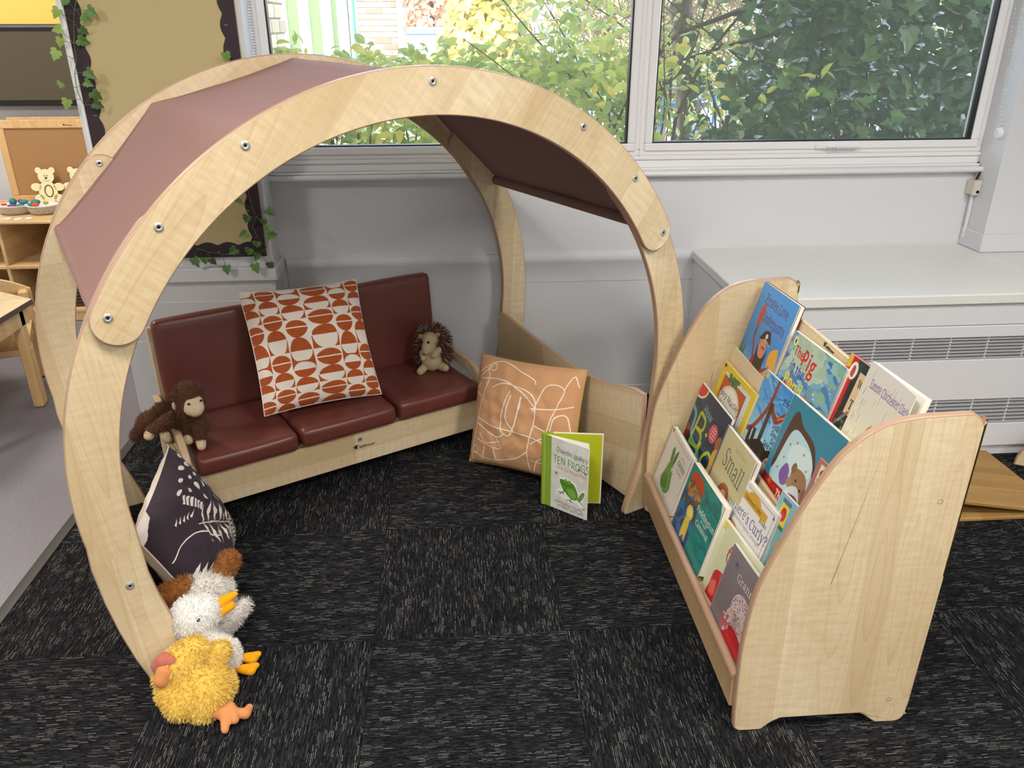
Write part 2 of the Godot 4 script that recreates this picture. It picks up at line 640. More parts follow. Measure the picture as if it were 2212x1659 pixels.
	struct("trim_3", mesh_of([[lower, wp]]), "white boarding below the dado rail")
	var sk := MB.new()
	box(sk, Vector3(-0.433, 0, -0.95), Vector3(1.19, 0.05, -0.942), 0.004)
	struct("baseboard_back", mesh_of([[sk, wp]]), "low white skirting below the window wall")
	var sk2 := MB.new()
	box(sk2, Vector3(2.302, 0.634, -0.95), Vector3(2.312, 0.705, -0.812), 0.003)
	box(sk2, Vector3(2.302, 0.634, -0.815), Vector3(4.4, 0.705, -0.802), 0.003)
	struct("baseboard_right", mesh_of([[sk2, wp]]), "white skirting round the right pier above the worktop")
	var bl := MB.new()
	for q in [[0.513, 0.43], [0.36, 0.2]]:
		box(bl, Vector3(-1.02, q[1] if false else 0.0, -0.817), Vector3(-0.430, q[0] - 0.004, -0.811 if q[0] > 0.4 else -0.808), 0.002)
	struct("trim_4", mesh_of([[bl, wp]]), "white panelling on the left pier below its ledge")

# ---------------------------------------------------------------- windows
func bar(b: MB, x0: float, x1: float, y0: float, y1: float, z0: float, z1: float, r := 0.003) -> void:
	box(b, Vector3(x0, y0, z0), Vector3(x1, y1, z1), r)

func windows() -> void:
	var top := 2.3
	var glass := StandardMaterial3D.new()
	glass.transparency = BaseMaterial3D.TRANSPARENCY_ALPHA
	glass.albedo_color = Color(0.9, 1.0, 0.95, 0.06)
	glass.roughness = 0.02
	glass.metallic_specular = 0.3
	var seal := mat(hex("15181c"), 0.5)
	var k := 1
	for w in [[-0.385, 0.905, -0.433, 0.952], [1.0, 2.258, 0.952, 2.31]]:
		var o := Node3D.new()
		o.name = "window_%d" % k
		add_child(o)
		o.set_meta("kind", "structure")
		o.set_meta("label", "white framed %s window above the wall" % ("left" if k == 1 else "right"))
		o.set_meta("category", "window")
		var fr := MB.new()
		bar(fr, w[2], w[3], 1.0, 1.022, -1.02, -0.952)
		bar(fr, w[2], w[3], top - 0.03, top, -1.02, -0.952)
		bar(fr, w[2], w[2] + 0.02, 1.022, top - 0.03, -1.02, -0.952)
		bar(fr, w[3] - 0.02, w[3], 1.022, top - 0.03, -1.02, -0.952)
		part("outer_frame", mesh_of([[fr, UPVC]]), o)
		var sa := MB.new()
		bar(sa, w[0] - 0.03, w[1] + 0.03, 1.017, 1.046, -1.01, -0.944, 0.004)
		bar(sa, w[0] - 0.03, w[1] + 0.03, top - 0.07, top - 0.03, -1.01, -0.944, 0.004)
		bar(sa, w[0] - 0.03, w[0], 1.046, top - 0.07, -1.01, -0.944, 0.004)
		bar(sa, w[1], w[1] + 0.03, 1.046, top - 0.07, -1.01, -0.944, 0.004)
		part("sash", mesh_of([[sa, UPVC]]), o)
		var se := MB.new()
		bar(se, w[0], w[1], 1.046, 1.051, -0.986, -0.952, 0.001)
		bar(se, w[0], w[0] + 0.006, 1.051, top - 0.07, -0.986, -0.952, 0.001)
		bar(se, w[1] - 0.006, w[1], 1.051, top - 0.07, -0.986, -0.952, 0.001)
		part("glazing_seal", mesh_of([[se, seal]]), o, "black rubber seal round the glass")
		var gl := MB.new()
		bar(gl, w[0], w[1], 1.046, top - 0.07, -0.976, -0.972, 0.0)
		part("pane", mesh_of([[gl, glass]]), o)
		var hd := MB.new()
		var hx: float = 0.42 if k == 1 else 1.655
		bar(hd, hx - 0.02, hx + 0.055, 1.019, 1.038, -0.944, -0.934, 0.004)
		bar(hd, hx + 0.02, hx + 0.15, 1.022, 1.036, -0.936, -0.918, 0.006)
		var hp := part("handle", mesh_of([[hd, UPVC]]), o, "white window handle")
		if k == 2:
			var lk := MB.new()
			lathe(lk, PackedVector2Array([Vector2(0, 0.006), Vector2(0.005, 0.006), Vector2(0.006, 0.0), Vector2(0.006, -0.004)]), 14, Transform3D(Basis(Vector3.RIGHT, PI / 2), Vector3(hx + 0.045, 1.026, -0.914)))
			part("key_lock", mesh_of([[lk, CHROME]]), hp, "small metal key lock")
		k += 1
	var sill := MB.new()
	bar(sill, -0.433, 2.31, 0.985, 1.0, -1.0, -0.944)
	bar(sill, -0.433, 2.31, 0.955, 0.985, -1.0, -0.950, 0.004)
	bar(sill, -0.433, 2.31, 0.948, 0.957, -0.96, -0.930, 0.004)
	var o := struct("trim_5", mesh_of([[sill, UPVC]]), "stepped white plastic trim below the windows")
	var nose := MB.new()
	slab(nose, nose, PackedVector2Array([Vector2(-0.96, 0.926), Vector2(-0.918, 0.926), Vector2(-0.910, 0.931), Vector2(-0.908, 0.938), Vector2(-0.911, 0.945), Vector2(-0.918, 0.948), Vector2(-0.96, 0.948)]), -1.375, 1.375, 0.001, Transform3D(Basis(Vector3(0, 0, 1), Vector3(0, 1, 0), Vector3(-1, 0, 0)), Vector3(0.938, 0, 0)))
	struct("trim_6", mesh_of([[nose, wp_gloss()]]), "rounded white window sill nosing")
	# blind chain and its pull weight on the right pier
	var t := thing("blind_cord", "white beaded blind chain with round pull on right pier", "blind cord", Vector3(2.31, 1.08, -0.86))
	var ch := MB.new()
	for s in 60:
		for side in [-1.0, 1.0]:
			var f := s / 59.0
			ball(ch, Vector3(-0.006, 0.03 + f * 0.9, side * (0.004 + 0.02 * sin(f * 2.2)) - 0.12 * f), Vector3.ONE * 0.0026, Basis.IDENTITY, 6)
	part("bead_chain", mesh_of([[ch, UPVC]]), t)
	var pl := MB.new()
	lathe(pl, PackedVector2Array([Vector2(0, 0.016), Vector2(0.012, 0.016), Vector2(0.02, 0.011), Vector2(0.021, 0.0), Vector2(0.019, -0.004)]), 20, Transform3D(Basis(Vector3(0, 0, 1), PI / 2), Vector3(0, 0, 0)))
	part("pull_weight", mesh_of([[pl, UPVC]]), t)
	var t2 := thing("blind_cord", "white beaded blind chain hanging beside the left window frame", "blind cord", Vector3(-0.425, 1.2, -0.90))
	var ch2 := MB.new()
	for s in 90:
		for side in [-1.0, 1.0]:
			ball(ch2, Vector3(0, s * 0.009, side * 0.012), Vector3.ONE * 0.0032, Basis.IDENTITY, 6)
	part("bead_chain", mesh_of([[ch2, UPVC]]), t2)
	# sensor box
	var b3 := thing("sensor_box", "small cream sensor box with black hole below window corner", "sensor", Vector3(2.31, 0.867, -0.915))
	var bb := MB.new()
	box(bb, Vector3(-0.03, -0.028, -0.032), Vector3(0.0, 0.03, 0.02), 0.003)
	part("case", mesh_of([[bb, mat(hex("cfc8b8"), 0.4)]]), b3)
	var hl := MB.new()
	lathe(hl, PackedVector2Array([Vector2(0, 0.002), Vector2(0.006, 0.002), Vector2(0.007, -0.002)]), 14, Transform3D(Basis(Vector3.RIGHT, PI / 2), Vector3(-0.012, -0.014, 0.02)))
	part("sensor_eye", mesh_of([[hl, DARK]]), b3)
	var cb := MB.new()
	tube(cb, PackedVector3Array([Vector3(-0.012, 0.03, -0.006), Vector3(-0.006, 0.05, -0.004), Vector3(0.0, 0.066, -0.01), Vector3(-0.002, 0.082, -0.02), Vector3(-0.004, 0.092, -0.03)]), 0.004)
	part("cable", mesh_of([[cb, DARK]]), b3)
	var tk := MB.new()
	box(tk, Vector3(-0.012, -0.2, -0.022), Vector3(-0.001, -0.028, -0.008), 0.002)
	part("cable_trunking", mesh_of([[tk, WHITE]]), b3)

func wp_gloss() -> StandardMaterial3D:
	return mat(hex("dedfe1"), 0.3, 0.5)

# ---------------------------------------------------------------- the arched den
const RO := 0.8484
const RI := 0.7445
const CV := 0.5306
const DEEP := 0.905

func arc_piece(a0: float, a1: float) -> PackedVector2Array:
	# ring segment with round ends, angles in degrees round (0, CV)
	var p := PackedVector2Array()
	var mid := (RO + RI) / 2
	var hw := (RO - RI) / 2
	for i in 65:
		var a := deg_to_rad(lerpf(a0, a1, i / 64.0))
		p.append(Vector2(cos(a) * RO, CV + sin(a) * RO))
	for e in [[a1, 1.0, RO], [a0, -1.0, RI]]:
		if e[1] < 0:
			for i in 65:
				var a := deg_to_rad(lerpf(a1, a0, i / 64.0))
				p.append(Vector2(cos(a) * RI, CV + sin(a) * RI))
		var ca := deg_to_rad(e[0])
		var rd := Vector2(cos(ca), sin(ca))
		var tg := Vector2(-rd.y, rd.x)
		var c := Vector2(0, CV) + rd * mid
		for i in range(1, 16):
			var g := PI * i / 16.0
			if e[1] > 0: p.append(c + rd * hw * cos(g) + tg * hw * sin(g))
			else: p.append(c - rd * hw * cos(g) - tg * hw * sin(g))
	return p

func leg_piece(side: float) -> PackedVector2Array:
	var p := PackedVector2Array()
	var mid := (RO + RI) / 2
	var hw := (RO - RI) / 2
	# outer edge from the foot up
	var foot_o := [Vector2(0.757, 0.0), Vector2(0.768, 0.003), Vector2(0.776, 0.012), Vector2(0.786, 0.05), Vector2(0.803, 0.11), Vector2(0.822, 0.2), Vector2(0.835, 0.285), Vector2(0.844, 0.38)]
	for q in foot_o: p.append(q)
	for i in 33:
		var a := deg_to_rad(lerpf(-6.5, 43.0, i / 32.0))
		p.append(Vector2(cos(a) * RO, CV + sin(a) * RO))
	var ca := deg_to_rad(43.0)
	var rd := Vector2(cos(ca), sin(ca))
	var tg := Vector2(-rd.y, rd.x)
	for i in range(1, 16):
		var g := PI * i / 16.0
		p.append(Vector2(0, CV) + rd * (mid + hw * cos(g)) + tg * hw * sin(g))
	for i in 33:
		var a := deg_to_rad(lerpf(43.0, -6.5, i / 32.0))
		p.append(Vector2(cos(a) * RI, CV + sin(a) * RI))
	for q in [Vector2(0.734, 0.33), Vector2(0.723, 0.265), Vector2(0.706, 0.19), Vector2(0.684, 0.12), Vector2(0.663, 0.05), Vector2(0.653, 0.015), Vector2(0.655, 0.006), Vector2(0.662, 0.0)]: p.append(q)
	if side < 0:
		for i in p.size(): p[i].x = -p[i].x
	return p

func bolt(at: Vector3, out: float, parent: Node) -> void:
	var b := MB.new()
	var bs := Basis(Vector3.RIGHT, PI / 2) if out > 0 else Basis(Vector3.RIGHT, -PI / 2)
	lathe(b, PackedVector2Array([Vector2(0.0035, 0.0005), Vector2(0.0035, 0.0028), Vector2(0.006, 0.0034), Vector2(0.0092, 0.0022), Vector2(0.010, 0.0), Vector2(0.010, -0.002)]), 20)
	var h := MB.new()
	lathe(h, PackedVector2Array([Vector2(0.0, 0.0006), Vector2(0.0036, 0.0006)]), 8)
	b.moved(Transform3D(bs, Vector3.ZERO))
	h.moved(Transform3D(bs, Vector3.ZERO))
	var o := part("bolt", mesh_of([[b, CHROME], [h, DARK]]), parent)
	o.position = at

func den() -> void:
	var t := thing("play_den", "tall maple arched reading den with a brown fabric canopy over the bench", "reading den", AC, TH)
	var T := 0.018
	var spots := [[0.0, T, 0.0], [-DEEP - 2 * T, -DEEP - T, 0.0]]
	var g := 0
	for s in spots:
		var f := MB.new(); var e := MB.new()
		f.uvr = deg_to_rad(38.0 if g == 0 else 52.0); f.uvo = Vector2(0.31 * g + 0.1, 0.2)
		slab(f, e, arc_piece(30.0, 150.0), s[0], s[1], 0.003)
		part("arch_top", mesh_of([[f, W1], [e, EDGE]]), t)
		g += 1
	for s in [[-T, 0.0], [-DEEP - T, -DEEP]]:
		for side in [-1.0, 1.0]:
			var f := MB.new(); var e := MB.new()
			f.uvo = Vector2(0.17 * g, 0.43 * g); f.uvr = 0.06 * side
			g += 1
			slab(f, e, leg_piece(side), s[0], s[1], 0.003)
			part("leg", mesh_of([[f, W1], [e, EDGE]]), t)
	# side panels between the legs
	for side in [-1.0, 1.0]:
		var pl := PackedVector2Array()
		var z0 := -DEEP + 0.001
		pl.append(Vector2(-0.019, 0.012)); pl.append(Vector2(-0.019, 0.385))
		for i in 41:
			var k := i / 40.0
			var h := 0.375 + 0.055 * pow(absf(k * 2.0 - 1.0), 2.2) - 0.012 * sin(k * PI * 2.0)
			if k < 0.06: h -= (0.06 - k) * 0.35
			if k > 0.96: h -= (k - 0.96) * 0.3
			pl.append(Vector2(lerpf(-0.022, z0, k), h))
		pl.append(Vector2(z0, 0.012))
		var f := MB.new(); var e := MB.new()
		f.uvr = PI / 2 - 0.2; f.uvo = Vector2(0.3, 0.5 * side)
		# plane: x of the outline runs along the den's depth
		slab(f, e, pl, -0.009, 0.009, 0.003, Transform3D(Basis(Vector3(0, 0, 1), Vector3(0, 1, 0), Vector3(-1, 0, 0)), Vector3(0.727 * side if side > 0 else -0.75, 0, 0)))
		part("side_panel", mesh_of([[f, W1], [e, EDGE]]), t)
	# canopy rods, bolts
	for a in [150.0, 119.4, 88.9, 58.6, 29.0]:
		var d := Vector2(cos(deg_to_rad(a)), sin(deg_to_rad(a))) * 0.816 + Vector2(0, CV)
		if a != 88.9 or true:
			var r := MB.new()
			tube(r, PackedVector3Array([Vector3(d.x, d.y, -0.0), Vector3(d.x, d.y, -DEEP - T)]), 0.0085, 12)
			part("canopy_rod", mesh_of([[r, BEECH]]), t)
		bolt(Vector3(d.x, d.y, T), 1, t)
		bolt(Vector3(d.x, d.y, -DEEP - 2 * T), -1, t)
	for a in [135.7, 42.7]:
		var d := Vector2(cos(deg_to_rad(a)), sin(deg_to_rad(a))) * 0.818 + Vector2(0, CV)
		bolt(Vector3(d.x, d.y, T), 1, t)
		bolt(Vector3(d.x, d.y, -DEEP), 1, t)
	for side in [-1.0, 1.0]:
		bolt(Vector3(0.778 * side, 0.313, 0.0), 1, t)
	# canopy fabric: a thin sheet over the rods, sagging a little between them
	var fab := mat(hex("8a6862"), 0.8, 0.3)
	fab.rim_enabled = true; fab.rim = 0.25; fab.rim_tint = 0.4
	fab.cull_mode = BaseMaterial3D.CULL_DISABLED
	fab.backlight_enabled = false
	var wv := NoiseTexture2D.new()
	wv.width = 256; wv.height = 256; wv.seamless = true; wv.noise = noise_of(0.25, 3)
	wv.as_normal_map = true; wv.bump_strength = 1.2
	fab.normal_enabled = true; fab.normal_texture = wv; fab.normal_scale = 0.25
	fab.uv1_scale = Vector3(14, 12, 1)
	var angs := [151.0, 120.0, 89.5, 59.5, 29.5]
	var pts: Array[Vector2] = []
	for a in angs: pts.append(Vector2(cos(deg_to_rad(a)), sin(deg_to_rad(a))) * 0.833 + Vector2(0, CV))
	var wr := noise_of(2.2, 9)
	var prof := func(s: float) -> Vector2:
		var k := clampi(int(s * 4.0), 0, 3)
		var f := s * 4.0 - k
		var p := pts[k].lerp(pts[k + 1], f)
		var dirn := (pts[k + 1] - pts[k]).orthogonal().normalized()
		if dirn.dot(p - Vector2(0, CV)) > 0: dirn = -dirn
		# soft bend over the rod
		var nearr := minf(f, 1.0 - f)
		return p + dirn * (0.006 * sin(f * PI) - 0.001 * exp(-nearr * 40.0))
	var cl := MB.new()
	var outer := func(s: float, v: float, off: float) -> Vector3:
		var p: Vector2 = prof.call(s)
		var rdir := (p - Vector2(0, CV)).normalized()
		var w := lerpf(-DEEP - T + 0.001, -0.001, v)
		var k := s * 4.0
		var crease := 0.0025 * wr.get_noise_2d(k * 1.3 + 7.0, v * 1.2) + 0.0018 * exp(-pow((v - 0.5 - 0.05 * sin(k * 2.0)) * 26.0, 2.0))
		p += rdir * (off + crease)
		return Vector3(p.x, p.y, w)
	sheet(cl, 48, 20, func(a: float, b: float) -> Vector3: return outer.call(a, b, 0.001))
	sheet(cl, 48, 20, func(a: float, b: float) -> Vector3: return outer.call(a, b, -0.0012), true)
	var cn := part("canopy", mesh_of([[cl, fab]]), t, "dusty brown fabric canopy")
	# stitched pockets where the fabric wraps the end rods and the knees
	for k in [0, 4]:
		var hm := MB.new()
		var p: Vector2 = pts[k]
		var dd: Vector2 = (p - Vector2(0, CV)).normalized()
		p -= dd * 0.012
		var ring := PackedVector3Array()
		for i in 21:
			var v := i / 20.0
			var w := lerpf(-DEEP - T + 0.002, -0.002, v)
			ring.append(Vector3(p.x + 0.0018 * wr.get_noise_2d(v * 6.0, k), p.y + 0.0018 * wr.get_noise_2d(v * 5.0, k + 3.0), w))
		tube(hm, ring, 0.0165, 14)
		part("hem_pocket", mesh_of([[hm, fab]]), cn)

# ---------------------------------------------------------------- bench
func bench() -> void:
	var t := thing("bench", "low maple bench with three brown vinyl seat pads inside the den", "bench", P0, TB)
	var f := MB.new(); var e := MB.new()
	f.uvr = PI / 2
	slab(f, e, PackedVector2Array([Vector2(-0.535, 0.05), Vector2(0.507, 0.05), Vector2(0.507, 0.168), Vector2(-0.535, 0.168)]), -0.018, 0.0, 0.002)
	var fb := part("front_board", mesh_of([[f, W1], [e, EDGE]]), t)
	logo(fb, Vector3(0.012, 0.108, 0.0008), 0.035, Basis.IDENTITY)
	bolt(Vector3(0.018, 0.142, 0.0), 1, t)
	# seat deck and back board
	var dk := MB.new(); var de := MB.new()
	box(dk, Vector3(-0.535, 0.15, -0.37), Vector3(0.507, 0.168, -0.018))
	part("seat_deck", mesh_of([[dk, W2]]), t)
	var bb := MB.new()
	bb.uvr = PI / 2
	box(bb, Vector3(-0.535, 0.1, -0.008), Vector3(0.507, 0.545, 0.008), 0.003, Transform3D(Basis(Vector3.RIGHT, -0.09), Vector3(0, 0, -0.358)))
	part("back_board", mesh_of([[bb, W2]]), t)
	# side panels with an open armrest
	for side in [-1.0, 1.0]:
		var p := PackedVector2Array()
		# outline in (depth, height); depth grows towards the room
		for q in [Vector2(-0.40, 0.0), Vector2(-0.35, 0.0), Vector2(-0.345, 0.028), Vector2(-0.04, 0.028), Vector2(-0.022, 0.004), Vector2(-0.016, 0.0), Vector2(0.026, 0.0), Vector2(0.030, 0.006), Vector2(0.022, 0.04), Vector2(0.014, 0.1), Vector2(0.017, 0.17)]: p.append(q)
		for i in 15:
			var a := PI / 2 * i / 14.0
			p.append(Vector2(-0.10 + 0.117 * cos(a), 0.185 + 0.115 * sin(a)))
		for q in [Vector2(-0.2, 0.302), Vector2(-0.3, 0.306), Vector2(-0.385, 0.31), Vector2(-0.395, 0.305)]: p.append(q)
		# keyhole to the hand opening
		p.append(Vector2(-0.40, 0.2600)); 
		p.append(Vector2(-0.34, 0.2600))
		var hole := [Vector2(-0.34, 0.262), Vector2(-0.12, 0.258)]
		for i in 10:
			var a := PI / 2 * (1.0 - i / 9.0)
			hole.append(Vector2(-0.105 + 0.068 * cos(a), 0.19 + 0.066 * sin(a)))
		for q in [Vector2(-0.037, 0.175), Vector2(-0.05, 0.165), Vector2(-0.33, 0.165), Vector2(-0.345, 0.18), Vector2(-0.345, 0.2596)]: hole.append(q)
		for q in hole: p.append(q)
		p.append(Vector2(-0.40, 0.2594))
		var f2 := MB.new(); var e2 := MB.new()
		f2.uvo = Vector2(0.2, 0.1 * side)
		slab(f2, e2, p, -0.011, 0.011, 0.004, Transform3D(Basis(Vector3(0, 0, 1), Vector3(0, 1, 0), Vector3(-1, 0, 0)), Vector3(0.518 if side > 0 else -0.547, 0, 0)))
		part("side_panel", mesh_of([[f2, W2], [e2, mat(hex("cbb08c"), 0.3)]]), t)
	# pads: one L-shaped moulding each, built as a seat pad and a back pad
	var vinyl := mat(hex("6a3830"), 0.33, 0.5)
	var nz := NoiseTexture2D.new()
	nz.width = 256; nz.height = 256; nz.seamless = true; nz.noise = noise_of(0.22, 8); nz.as_normal_map = true; nz.bump_strength = 2.0
	vinyl.normal_enabled = true; vinyl.normal_texture = nz; vinyl.normal_scale = 0.12
	vinyl.uv1_scale = Vector3(6, 6, 1)
	var pads := [[-0.522, -0.198], [-0.188, 0.157], [0.167, 0.500]]
	for i in 3:
		var x0: float = pads[i][0]
		var x1: float = pads[i][1]
		var yl: float = [0.0, 0.004, 0.008][i]
		var sp := MB.new()
		cushion_block(sp, Vector3(x0, 0.169 + yl * 0.5, -0.325), Vector3(x1, 0.238 + yl, 0.024), 0.022)
		part("seat_pad", mesh_of([[sp, vinyl]]), t)
		var bp := MB.new()
		cushion_block(bp, Vector3(x0, 0.0, 0.0), Vector3(x1, 0.352, 0.05), 0.018)
		bp.moved(Transform3D(Basis(Vector3.RIGHT, -0.09), Vector3(0, 0.222, -0.362)))
		part("back_pad", mesh_of([[bp, vinyl]]), t)

# soft block with big rounded edges (superellipsoid-like), a little crowned
func cushion_block(b: MB, lo: Vector3, hi: Vector3, r: float) -> void:
	var c := (lo + hi) * 0.5
	var h := (hi - lo) * 0.5
	r = minf(r, minf(h.x, minf(h.y, h.z)) * 0.98)
	var N := 14
	for axis in 3:
		for sg in [-1.0, 1.0]:
			var i := axis
			var j := (axis + 1) % 3
			var k := (axis + 2) % 3
			var f := func(a: float, d: float) -> Vector3:
				# warp the parameter so that points gather at the edges
				var wa := sin((a - 0.5) * PI) ; var wd := sin((d - 0.5) * PI)
				var p := Vector3.ZERO
				p[i] = sg * h[i]; p[j] = wa * h[j]; p[k] = wd * h[k]
				var inner := Vector3(clampf(p.x, -h.x + r, h.x - r), clampf(p.y, -h.y + r, h.y - r), clampf(p.z, -h.z + r, h.z - r))
				var q := (p - inner)
				if q.length() > 0.00001: q = q.normalized() * r
				var crown := 0.003 * (1.0 - wa * wa) * (1.0 - wd * wd)
				var o := Vector3.ZERO
				o[i] = sg * crown
				return c + inner + q + o
			sheet(b, N, N, f, sg < 0)

# small maker's mark: a figure and lettering printed on the wood
func logo(parent: Node, at: Vector3, h: float, bs: Basis) -> void:
	var ink := mat(hex("3a2a24"), 0.6)
	var b := MB.new()
	var z := 0.0004
	var w := h * 0.30
	for q in [[-0.55, 0.0, 0.30, 0.12], [-0.42, 0.12, 0.18, 0.42], [-0.60, 0.42, 0.32, 0.58], [-0.36, 0.58, 0.12, 0.86], [-0.1, 0.72, 0.4, 0.92], [-0.66, 0.60, -0.3, 0.74]]:
		box(b, Vector3(q[0] * w * 1.6 - h * 0.25, q[1] * h * 0.45, 0), Vector3(q[2] * w * 1.6 - h * 0.25, q[3] * h * 0.45, z), 0.0)
	var tm := TextMesh.new()
	var sf := SystemFont.new()
	sf.font_names = PackedStringArray(["Droid Sans"])
	sf.font_weight = 700
	tm.font = sf
	tm.text = "Millhouse"
	tm.font_size = 32
	tm.pixel_size = h * 0.011
	tm.depth = 0.0004
	tm.horizontal_alignment = HORIZONTAL_ALIGNMENT_LEFT
	tm.material = ink
	var o := part("maker_mark", mesh_of([[b, ink]]), parent, "dark printed maker's mark")
	o.position = at
	o.basis = bs
	var o2 := part("mark_lettering", tm, parent)
	o2.position = at + bs * Vector3(h * 0.02, h * 0.10, 0.0)
	o2.basis = bs

# ---------------------------------------------------------------- bookcase
const LEAN := 0.28
var ROWS := [Vector2(1.14, 0.755), Vector2(1.067, 0.581), Vector2(0.985, 0.42), Vector2(0.90, 0.26)]
var SHELF := [0.50, 0.345, 0.20, 0.125]

func bookcase() -> void:
	var t := thing("bookcase", "tiered maple bookcase with curved sides showing picture books face out", "bookcase", Vector3(1.03, 0, 0.4))
	var at := Vector3(-1.03, 0, -0.4)
	var o := [Vector2(0.852, 0.0), Vector2(0.893, 0.0), Vector2(0.903, 0.006), Vector2(0.918, 0.02), Vector2(0.935, 0.029), Vector2(0.955, 0.032), Vector2(1.11, 0.032), Vector2(1.128, 0.028), Vector2(1.142, 0.018), Vector2(1.158, 0.005), Vector2(1.168, 0.001), Vector2(1.205, 0.0), Vector2(1.222, 0.006), Vector2(1.231, 0.022), Vector2(1.234, 0.05), Vector2(1.238, 0.4), Vector2(1.241, 0.745), Vector2(1.236, 0.765), Vector2(1.222, 0.78), Vector2(1.2, 0.786), Vector2(1.12, 0.783), Vector2(1.075, 0.777), Vector2(1.04, 0.766), Vector2(1.01, 0.748), Vector2(0.982, 0.722), Vector2(0.953, 0.683), Vector2(0.911, 0.597), Vector2(0.87, 0.489), Vector2(0.852, 0.435), Vector2(0.84, 0.39), Vector2(0.831, 0.33), Vector2(0.826, 0.26), Vector2(0.825, 0.2), Vector2(0.829, 0.06), Vector2(0.832, 0.018), Vector2(0.838, 0.006)]
	var cu := smooth_loop(PackedVector2Array(o), 4)
	var k := 0
	for z in [[0.839, 0.857], [-0.052, -0.034]]:
		var f := MB.new(); var e := MB.new()
		f.uvo = Vector2(-0.07 if k == 0 else 0.38, 0.55 * k)
		f.uvr = -0.02
		slab(f, e, cu, z[0], z[1], 0.004, Transform3D(Basis.IDENTITY, at))
		var sp := part("side_panel", mesh_of([[f, W1], [e, EDGE]]), t)
		if k == 0:
			for hp in [Vector2(1.187, 0.592), Vector2(1.183, 0.07)]:
				var hb := MB.new()
				lathe(hb, PackedVector2Array([Vector2(0, -0.0022), Vector2(0.004, -0.0022), Vector2(0.0048, 0.0), Vector2(0.0054, 0.0005), Vector2(0.0056, -0.001)]), 16, Transform3D(Basis(Vector3.RIGHT, PI / 2), Vector3(hp.x, hp.y, 0.857) + at))
				part("bolt_socket", mesh_of([[hb, mat(hex("4a3a34"), 0.4)]]), sp)
		k += 1
	var zz := [-0.034, 0.839]
	# leaning dividers, one behind each row of books, and the shelf that the books stand on
	for r in 4:
		var top: Vector2 = ROWS[r]
		var b := MB.new()
		b.uvr = PI / 2
		var ln := 0.26 if r == 0 else 0.2
		var up := Vector2(LEAN, 1).normalized()
		var bs := Basis(Vector3(0, 0, 1), Vector3(up.x, up.y, 0), Vector3(-up.y, up.x, 0))
		var hgt: float = (top.y - SHELF[r]) / up.y
		box(b, Vector3(-0.436, -hgt, -0.012), Vector3(0.436, 0.0, 0.0), 0.003, Transform3D(bs, Vector3(top.x, top.y, 0.4025) + at))
		part("divider" if r > 0 else "back_panel", mesh_of([[b, W2]]), t)
		var s := MB.new()
		var xb: float = top.x - LEAN * (top.y - SHELF[r])
		var xf := 0.842
		if r < 3: xf = ROWS[r + 1].x + LEAN * (SHELF[r] - ROWS[r + 1].y) + 0.013
		if SHELF[r] > (ROWS[r + 1].y if r < 3 else 0.0): xf = xb - 0.05
		if r == 3: xf = 0.8415
		box(s, Vector3(minf(xf, xb - 0.03) if r < 3 else xf, SHELF[r] - 0.012, zz[0]), Vector3(xb + 0.012, SHELF[r], zz[1]), 0.002, Transform3D(Basis.IDENTITY, at))
		part("shelf", mesh_of([[s, W2]]), t)
	# front lip: a board with a rounded rail along its top
	var lip := MB.new()
	lip.uvr = PI / 2
	box(lip, Vector3(0.823, 0.058, zz[0]), Vector3(0.839, 0.142, zz[1]), 0.003, Transform3D(Basis.IDENTITY, at))
	var lo := part("front_lip", mesh_of([[lip, wood_mat((W2.albedo_texture as ImageTexture).get_image(), 0.6, 1.1, 0.35, Color(0.86, 0.80, 0.74))]]), t)
	var rail := MB.new()
	var lp := PackedVector2Array([Vector2(-0.0105, 0.0)])
	for i in 11: lp.append(Vector2(-0.0105 * cos(PI * i / 10.0), 0.004 + 0.0105 * sin(PI * i / 10.0)))
	lp.append(Vector2(0.0105, 0.0))
	slab(rail, rail, lp, zz[0] - 0.396, zz[1] - 0.396, 0.0008, Transform3D(Basis.IDENTITY, Vector3(0.831, 0.140, 0.396) + at))
	part("rail", mesh_of([[rail, mat(hex("b08f76"), 0.26)]]), lo, "rounded top rail of the lip")
	# maker's mark on the back panel
	var up2 := Vector2(LEAN, 1).normalized()
	var bs2 := Basis(Vector3(0, 0, 1), Vector3(up2.x, up2.y, 0), Vector3(-up2.y, up2.x, 0))
	logo(t, Vector3(1.14, 0.755, 0.39) + at - Vector3(up2.x, up2.y, 0) * 0.017 + Vector3(-up2.y, up2.x, 0) * 0.0008, 0.026, bs2)

func smooth_loop(p: PackedVector2Array, sub: int) -> PackedVector2Array:
	var q := PackedVector2Array()
	var m := p.size()
	for i in m:
		var a := p[(i + m - 1) % m]
		var b := p[i]
		var c := p[(i + 1) % m]
		var d := p[(i + 2) % m]
		var l := b.distance_to(c)
		if l > 2.2 * b.distance_to(a) or l > 2.2 * c.distance_to(d):
			q.append(b)
			continue
		for s in sub: q.append(b.cubic_interpolate(c, a, d, float(s) / sub))
	return q

